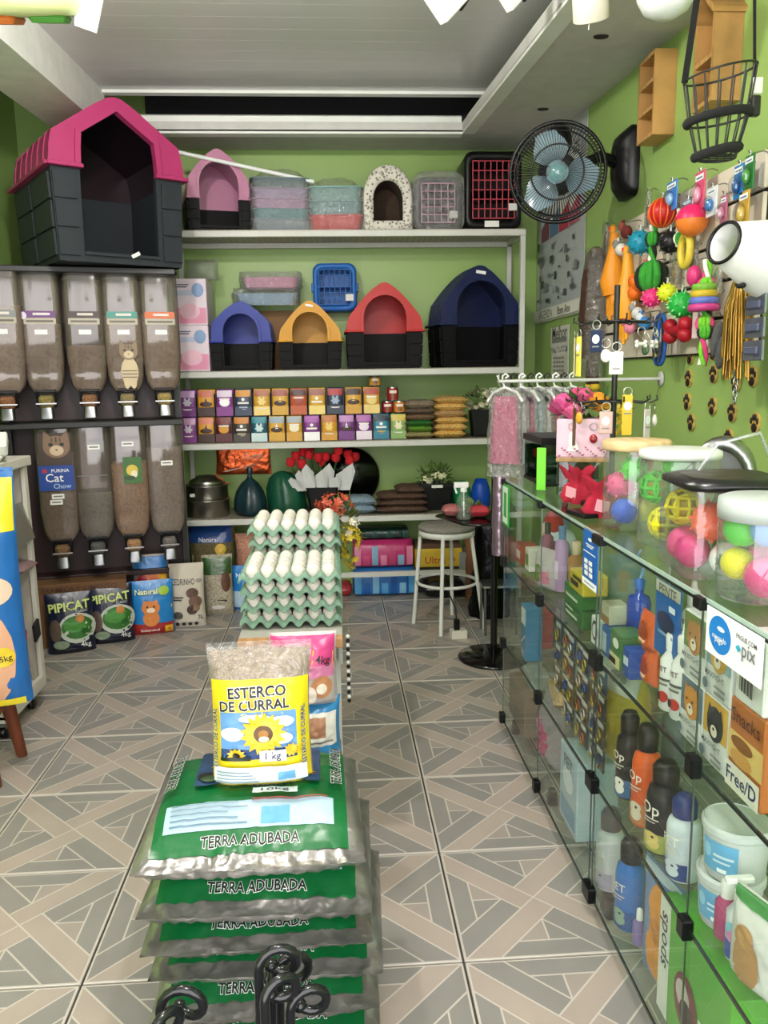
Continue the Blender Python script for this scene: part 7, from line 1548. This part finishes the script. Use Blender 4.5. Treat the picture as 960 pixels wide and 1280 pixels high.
# ---------------------------------------------------------------- wall shelves of light wood
def niche_a():
    nw = onX(845, 120, XR); yn = nw.y; Xf = 1.245; yf = onX(798, 120, Xf).y
    zt = onX(822, 58, Xf).z; zb = onX(822, 163, Xf).z; w, h, d = yf-yn, zt-zb, XR-Xf
    t = thing('niche_shelf', 'small light wooden wall shelf with three compartments under the ceiling', 'shelf', (XR-d/2-.001, (yf+yn)/2, zb), R90); m = M('b98c50', 'wood')
    for s_ in (-1, 1): MB().box((s_*(w/2-.006), 0, h/2), (.012, d, h), m).build('side', t)
    for k in range(4): MB().box((0, 0, .006+(h-.012)*k/3), (w-.024, d, .012), m).build('shelf_board', t)
    MB().box((0, d/2-.004, h/2), (w-.02, .006, h-.02), m).build('back', t)
niche_a()
def niche_b():
    yn = onX(926, 110, XR).y; Xf = 1.235; yf = onX(866, 110, Xf).y; w = yf-yn; d = XR-Xf; zb = onX(903, 115, Xf).z; h = .27
    t = thing('house_shelf', 'light wooden house-shaped wall shelf behind the hanging wire basket', 'shelf', (XR-d/2-.001, (yf+yn)/2, zb), R90); m = M('b98c50', 'wood')
    for s_ in (-1, 1): MB().box((s_*(w/2-.007), 0, h/2), (.014, d, h), m).build('side', t)
    for z in (.007, h*.52): MB().box((0, 0, z), (w-.028, d, .014), m).build('shelf_board', t)
    MB().box((0, d/2-.004, h/2), (w-.02, .006, h-.01), m).build('back', t)
    for s_ in (-1, 1): MB().box((s_*w*.30, -.005, h+w*.26), (w*.86, d+.02, .016), m, 0, (0, s_*.78, 0)).build('roof_slope', t)
niche_b()
# ---------------------------------------------------------------- wall fan
def fan():
    m_ = onX(790, 205, XR); c = Vector((.94, 3.42, onY(690, 216, 3.42).z)); t = thing('wall_fan', 'black oscillating wall fan with pale blue blades beside the calendar', 'fan', (0, 0, 0)); bk = M('141416', 'plastic')
    b = MB(); b.T = Matrix.Translation(Vector((XR, m_.y, m_.z)))
    b.loft([[Vector((-x_, p.x, p.y)) for p in rrect(w_, h_, .04, 5)] for x_, w_, h_ in ((.001, .19, .29), (.03, .19, .29), (.07, .13, .22), (.085, .07, .14))], bk); b.build('wall_mount', t)
    nrm = Vector((-.28, -.94, -.16)).normalized(); R_ = nrm.to_track_quat('Z', 'Y').to_matrix().to_4x4(); R_.translation = c
    mot = c-nrm*.11
    MB().tube([(XR-.06, m_.y, m_.z+.0), (XR-.16, m_.y-.05, m_.z+.02), tuple(mot+Vector((.03, .0, .0)))], .024, bk, 10, radii=[.03, .022, .026]).build('arm', t)
    b = MB(); b.T = R_; b.lathe([(.0, -.20), (.05, -.195), (.08, -.16), (.085, -.09), (.06, -.062), (0, -.062)], bk, n=22); b.build('motor', t)
    b = MB(); b.ell(tuple(mot+Vector((.0, .0, .13))), (.055, .06, .075), bk); b.build('oscillator_knob', t)
    b = MB(); b.T = R_; r = .19
    for z, rr_ in ((.0, r), (.035, r*.9), (.05, r*.55), (-.05, r*.86)): b.tube([(rr_*math.cos(2*PI*k/40), rr_*math.sin(2*PI*k/40), z) for k in range(40)], .0035 if rr_ < r else .008, bk, 6, True)
    for k in range(80):
        a = 2*PI*k/80; ca, sa = math.cos(a), math.sin(a); b.tube([(.045*ca, .045*sa, .052), (r*.55*ca, r*.55*sa, .05), (r*.9*ca, r*.9*sa, .035), (r*ca, r*sa, 0), (r*.86*ca, r*.86*sa, -.05), (.05*ca, .05*sa, -.06)], .0015, bk, 4)
    b.build('guard', t)
    for k in range(3):
        b = MB(); b.T = R_; a0 = 2*PI*k/3-.2
        def bl(u, v):
            rr_ = .03+(r*.86-.03)*u; wd_ = (.35+.75*math.sin(PI*min(1, u*.95+.12)))*.75; a = a0+(v-.5)*wd_*1.9; return Vector((rr_*math.cos(a), rr_*math.sin(a), .008+(v-.5)*.035))
        b.grid(bl, 8, 8, M('8fa3ad', 'shiny')); b.grid(lambda u, v: bl(1-u, v)-Vector((0, 0, .003)), 8, 8, M('8fa3ad', 'shiny')); b.build('blade', t)
    b = MB(); b.T = R_; b.lathe([(.034, -.01), (.034, .025), (.026, .034), (0, .036)], M('4f9a94', 'plastic'), n=20); b.build('hub', t)
    b = MB(); b.T = R_; b.lathe([(.044, .05), (.044, .056), (0, .058)], clear('cap_clear', 'd8e8e8', .08, .6), n=20); b.build('badge', t)
fan()
# ---------------------------------------------------------------- calendars on the right wall
def wall_sheet(name, label, pts, L, hang_rod=True):
    (xa, ya), (xb, yb) = pts; X = XR-.006; a = onX(xa, ya, X); b = onX(xb, yb, X); w = a.y-b.y; h = a.z-b.z
    t = thing(name, label, 'calendar', (X, (a.y+b.y)/2, b.z), R90)
    MB().box((0, 0, h/2), (w, .003, h), P_('d6d4cc')).build('sheet', t)
    p = MB(); layers(p, flat(-.0015), L(w, h), .0004, .0005); p.build('print', t)
    if hang_rod: MB().box((0, -.004, h), (w*1.08, .014, .02), M('9a9a98', 'metal'), .002).build('top_rod', t); MB().box((0, -.004, .0), (w*1.04, .012, .02), M('d8d6ce', 'plastic'), .002).build('bottom_rod', t)
    return t
def cal(w, h):
    L = [('rect', -w*.5, h*.07, w*.5, h*.98, P_('b9bcc0'))]
    for k in range(4):
        x0 = -w*.42+w*.215*k; L += [('rect', x0, h*.46, x0+w*.19, h*.86, P_('dfe0e0')), ('poly', [(x0, h*.46), (x0+w*.19, h*.46), (x0+w*.19, h*.60), (x0, h*.54)], P_(['8a4a60', '6a86a8', 'b8485a', 'c06a80'][k])), ('text', '%d75' % (k+1), x0+w*.1, h*.83, w*.13, P_('3a3a40')), ('rect', x0+w*.07, h*.64, x0+w*.12, h*.78, P_(['7a7a88', 'a8586a', '5a5a66', '9a4a5a'][k]))]
    rn = random.Random(9)
    for k in range(34): x0 = rn.uniform(-.48, .40)*w; z0 = rn.uniform(.09, .42)*h; L.append(('rect', x0, z0, x0+w*rn.uniform(.03, .1), z0+h*rn.uniform(.01, .05), P_(rn.choice(['2a2c30', '5a5e64', '8a8e94', '3a4046', 'b4b8bc', '6a7078'])), 1))
    L += [('rect', -w*.5, .0, w*.5, h*.06, P_('e4e2da')), ('text', 'AGENDA', -w*.2, h*.03, w*.3, P_('4a4a48')), ('text', 'Bom Ano', w*.2, h*.03, w*.26, P_('2a2a28'))]
    return L
wall_sheet('wall_calendar', 'large wall calendar with photo panels behind the fan', ((675, 192), (729, 388)), cal)
mini = lambda w, h: [('rect', -w*.45, h*.82, w*.45, h*.97, P_('8a8a88')), ('text', 'Melhor', 0, h*.9, w*.7, P_('e8e8e4'))]+[('rect', -w*.36+w*.19*i, h*.1+h*.13*j, -w*.24+w*.19*i, h*.16+h*.13*j, P_('8a8880')) for i in range(4) for j in range(5)]
wall_sheet('wall_calendar', 'small header card of a calendar pinned under the large calendar', ((689, 410), (711, 432)), lambda w, h: [('text', 'Melhor', 0, h*.7, w*.8, P_('3a3a38')), ('rect', -w*.4, h*.2, w*.4, h*.45, P_('8a8a86'))], False)
wall_sheet('wall_calendar', 'small tear-off month calendar on the wall, the lowest one', ((690, 434), (710, 474)), mini, False)
# ---------------------------------------------------------------- hung from the ceiling
q = onY(900, 100, 2.2)
t = thing('wire_basket', 'black wire basket with padded bands and straps hanging from the ceiling', 'basket', (q.x, q.y, 0)); bk = M('101011', 'paint'); cl = M('161617', 'cloth')
def zz(py): return onY(900, py, 2.2).z
z1, z2, z3 = zz(92), zz(150), zz(198); r1, r3 = .092, .05
el = lambda r, z, tl=.0: [(r*math.cos(2*PI*k/28), r*.8*math.sin(2*PI*k/28), z+tl*math.cos(2*PI*k/28)) for k in range(28)]
b = MB(); b.tube(el(r1, z1, .018), .003, bk, 6, True); b.tube(el(r3, z3), .003, bk, 6, True); b.tube(el(.075, z2, .01), .003, bk, 6, True)
for k in range(16): a = 2*PI*k/16; b.tube([(r1*math.cos(a), r1*.8*math.sin(a), z1+.018*math.cos(a)), (.075*math.cos(a), .06*math.sin(a), z2), (r3*math.cos(a), r3*.8*math.sin(a), z3)], .0022, bk, 5)
for k in range(3): b.tube([(-r3*math.cos(.5*k-.5), r3*.8*math.sin(.5*k-.5), z3), (r3*math.cos(.5*k-.5), r3*.8*math.sin(.5*k-.5), z3)], .0022, bk, 5)
b.build('wire_cage', t)
for r_, z, h_, a0, a1 in ((.079, z2+.005, .012, 2.6, 6.2), (.056, z3+.014, .013, 3.0, 6.4)):
    pts = [(r_*math.cos(a0+(a1-a0)*k/14), r_*.8*math.sin(a0+(a1-a0)*k/14), z+.012*math.cos(a0+(a1-a0)*k/14)) for k in range(15)]
    MB().tube(pts, h_, cl, 8).build('padded_band', t)
for s_, pz in ((-1, 0), (1, 0)):
    top = onY(888 if s_ < 0 else 936, -25, 2.2); MB().box(((s_*r1+top.x-q.x)/2, 0, (z1+2.62)/2), (.016 if s_ < 0 else .007, .004, 2.62-z1+.05), cl, 0, (0, (top.x-q.x-s_*r1)/(2.62-z1), 0)).build('strap', t)
MB().box((r1+.0, -.02, z1-.035), (.026, .008, .04), 'c9c9c6', .002).build('white_tag', t); MB().box((r1-.004, -.02, z1-.085), (.024, .02, .05), bk, .004).build('buckle', t)
MB().box((.0, 0, zsof(2.2)-.01), (.26, .02, .014), M('2a2a2c', 'paint')).build('ceiling_bar', t)
# spot lamps and a white dome under the soffit at the top right
def spot(label, px, py, Y, r, L, tilt, col):
    q = onY(px, py, Y); t = thing('spot_lamp', label, 'lamp', q); R_ = Euler(tilt).to_matrix().to_4x4(); m = M(col, 'paint')
    b = MB(); b.T = R_; b.lathe([(r, -L*.5), (r*1.02, -L*.48), (r*1.0, L*.4), (r*.7, L*.5), (0, L*.5)], m, n=28, caps=(False, False)); b.lathe([(r*.9, -L*.5), (r*.88, L*.1), (0, L*.12)], M('c8bfae', 'paint'), n=28, caps=(False, False)); b.lathe([(r*.9, -L*.5), (r, -L*.5)], m, n=28, caps=(False, False)); b.build('shade', t)
    MB().cyl((0, 0, L*.3), (0, 0, max(.03, zsof(Y)-q.z)), .008, m).build('stem', t); MB().lathe([(.0, zsof(Y)-q.z-.012), (.04, zsof(Y)-q.z-.012), (.04, zsof(Y)-q.z)], m, n=18).build('ceiling_plate', t)
    return t
t = spot('beige cylindrical spot lamp under the soffit beside the crown moulding', 738, -2, 2.55, .052, .11, (.5, -.25, 0), 'd2cabb')
MB().tube([(0, 0, -.03), (-.006, -.01, -.09)], .0015, 'e4e4e0', 5).build('pull_cord', t)
q = onY(833, -8, 2.3)
t = thing('ceiling_dome', 'white domed ceiling fixture with small black slots at the top right', 'ceiling fixture', q)
MB().lathe([(.0, -.062), (.03, -.058), (.06, -.04), (.076, -.01), (.078, .01), (.05, .03), (.0, .03)], M('dcdedd', 'plastic'), n=30).build('dome', t); MB().cyl((0, 0, .02), (0, 0, zsof(2.3)-q.z), .02, M('d8d8d4', 'plastic')).build('mount', t)
for dx in (-.02, .005): MB().box((dx, -.066, -.022), (.012, .006, .012), '1a1a1a', .002).build('slot', t)
for lb, px, py, Y, k in (('white track spot with black clip at the top, left of the crown moulding', 560, -4, 2.9, 1.0), ('small white track spot at the top beside the crown moulding', 642, -12, 2.9, .8)):
    q = onY(px, py, Y); t = thing('track_spot', lb, 'lamp', q, .5, 'track spots'); zc = zsof(Y)+.2-q.z
    MB().box((0, 0, 0), (.10*k, .05*k, .13*k), M('dfe3df', 'paint'), .004, (.2, .75, 0)).build('head', t); MB().box((.045*k, -.02, -.012), (.03*k, .014, .05*k), '141414', .002, (.2, .6, 0)).build('clip', t)
    MB().cyl((0, 0, .02), (0, 0, zc), .007, M('dfe3df', 'paint')).build('stem', t)
q = onY(28, 2, 1.6)
t = thing('hanging_disc', 'orange and green round toy on a cord hanging at the top left', 'toy', q); t.scale = (1.25, 1.25, 1.25)
R_ = Euler((.35, .0, .0)).to_matrix().to_4x4()
b = MB(); b.T = R_; b.lathe([(.0, -.02), (.075, -.016), (.082, 0), (.075, .012), (0, .016)], M('c9cf9a', 'plastic'), n=32); b.build('disc', t)
b = MB(); b.T = R_; b.box((-.045, -.0, -.022), (.075, .06, .012), M('d07a3c', 'plastic'), .008); b.build('orange_patch', t)
b = MB(); b.T = R_; b.box((.035, .0, -.02), (.05, .05, .012), M('5fa04a', 'plastic'), .008); b.build('green_patch', t)
MB().poly([(.075, 0, .05), (.12, .0, .03), (.10, 0, -.04), (.07, 0, -.03)], M('e8ece8', 'print'), (0, .003, 0)).build('white_tag', t); MB().cyl((0, 0, .01), (0, 0, (zsof(1.6)+.2-q.z)/1.25), .002, 'd8d8d4', 6).build('cord', t)
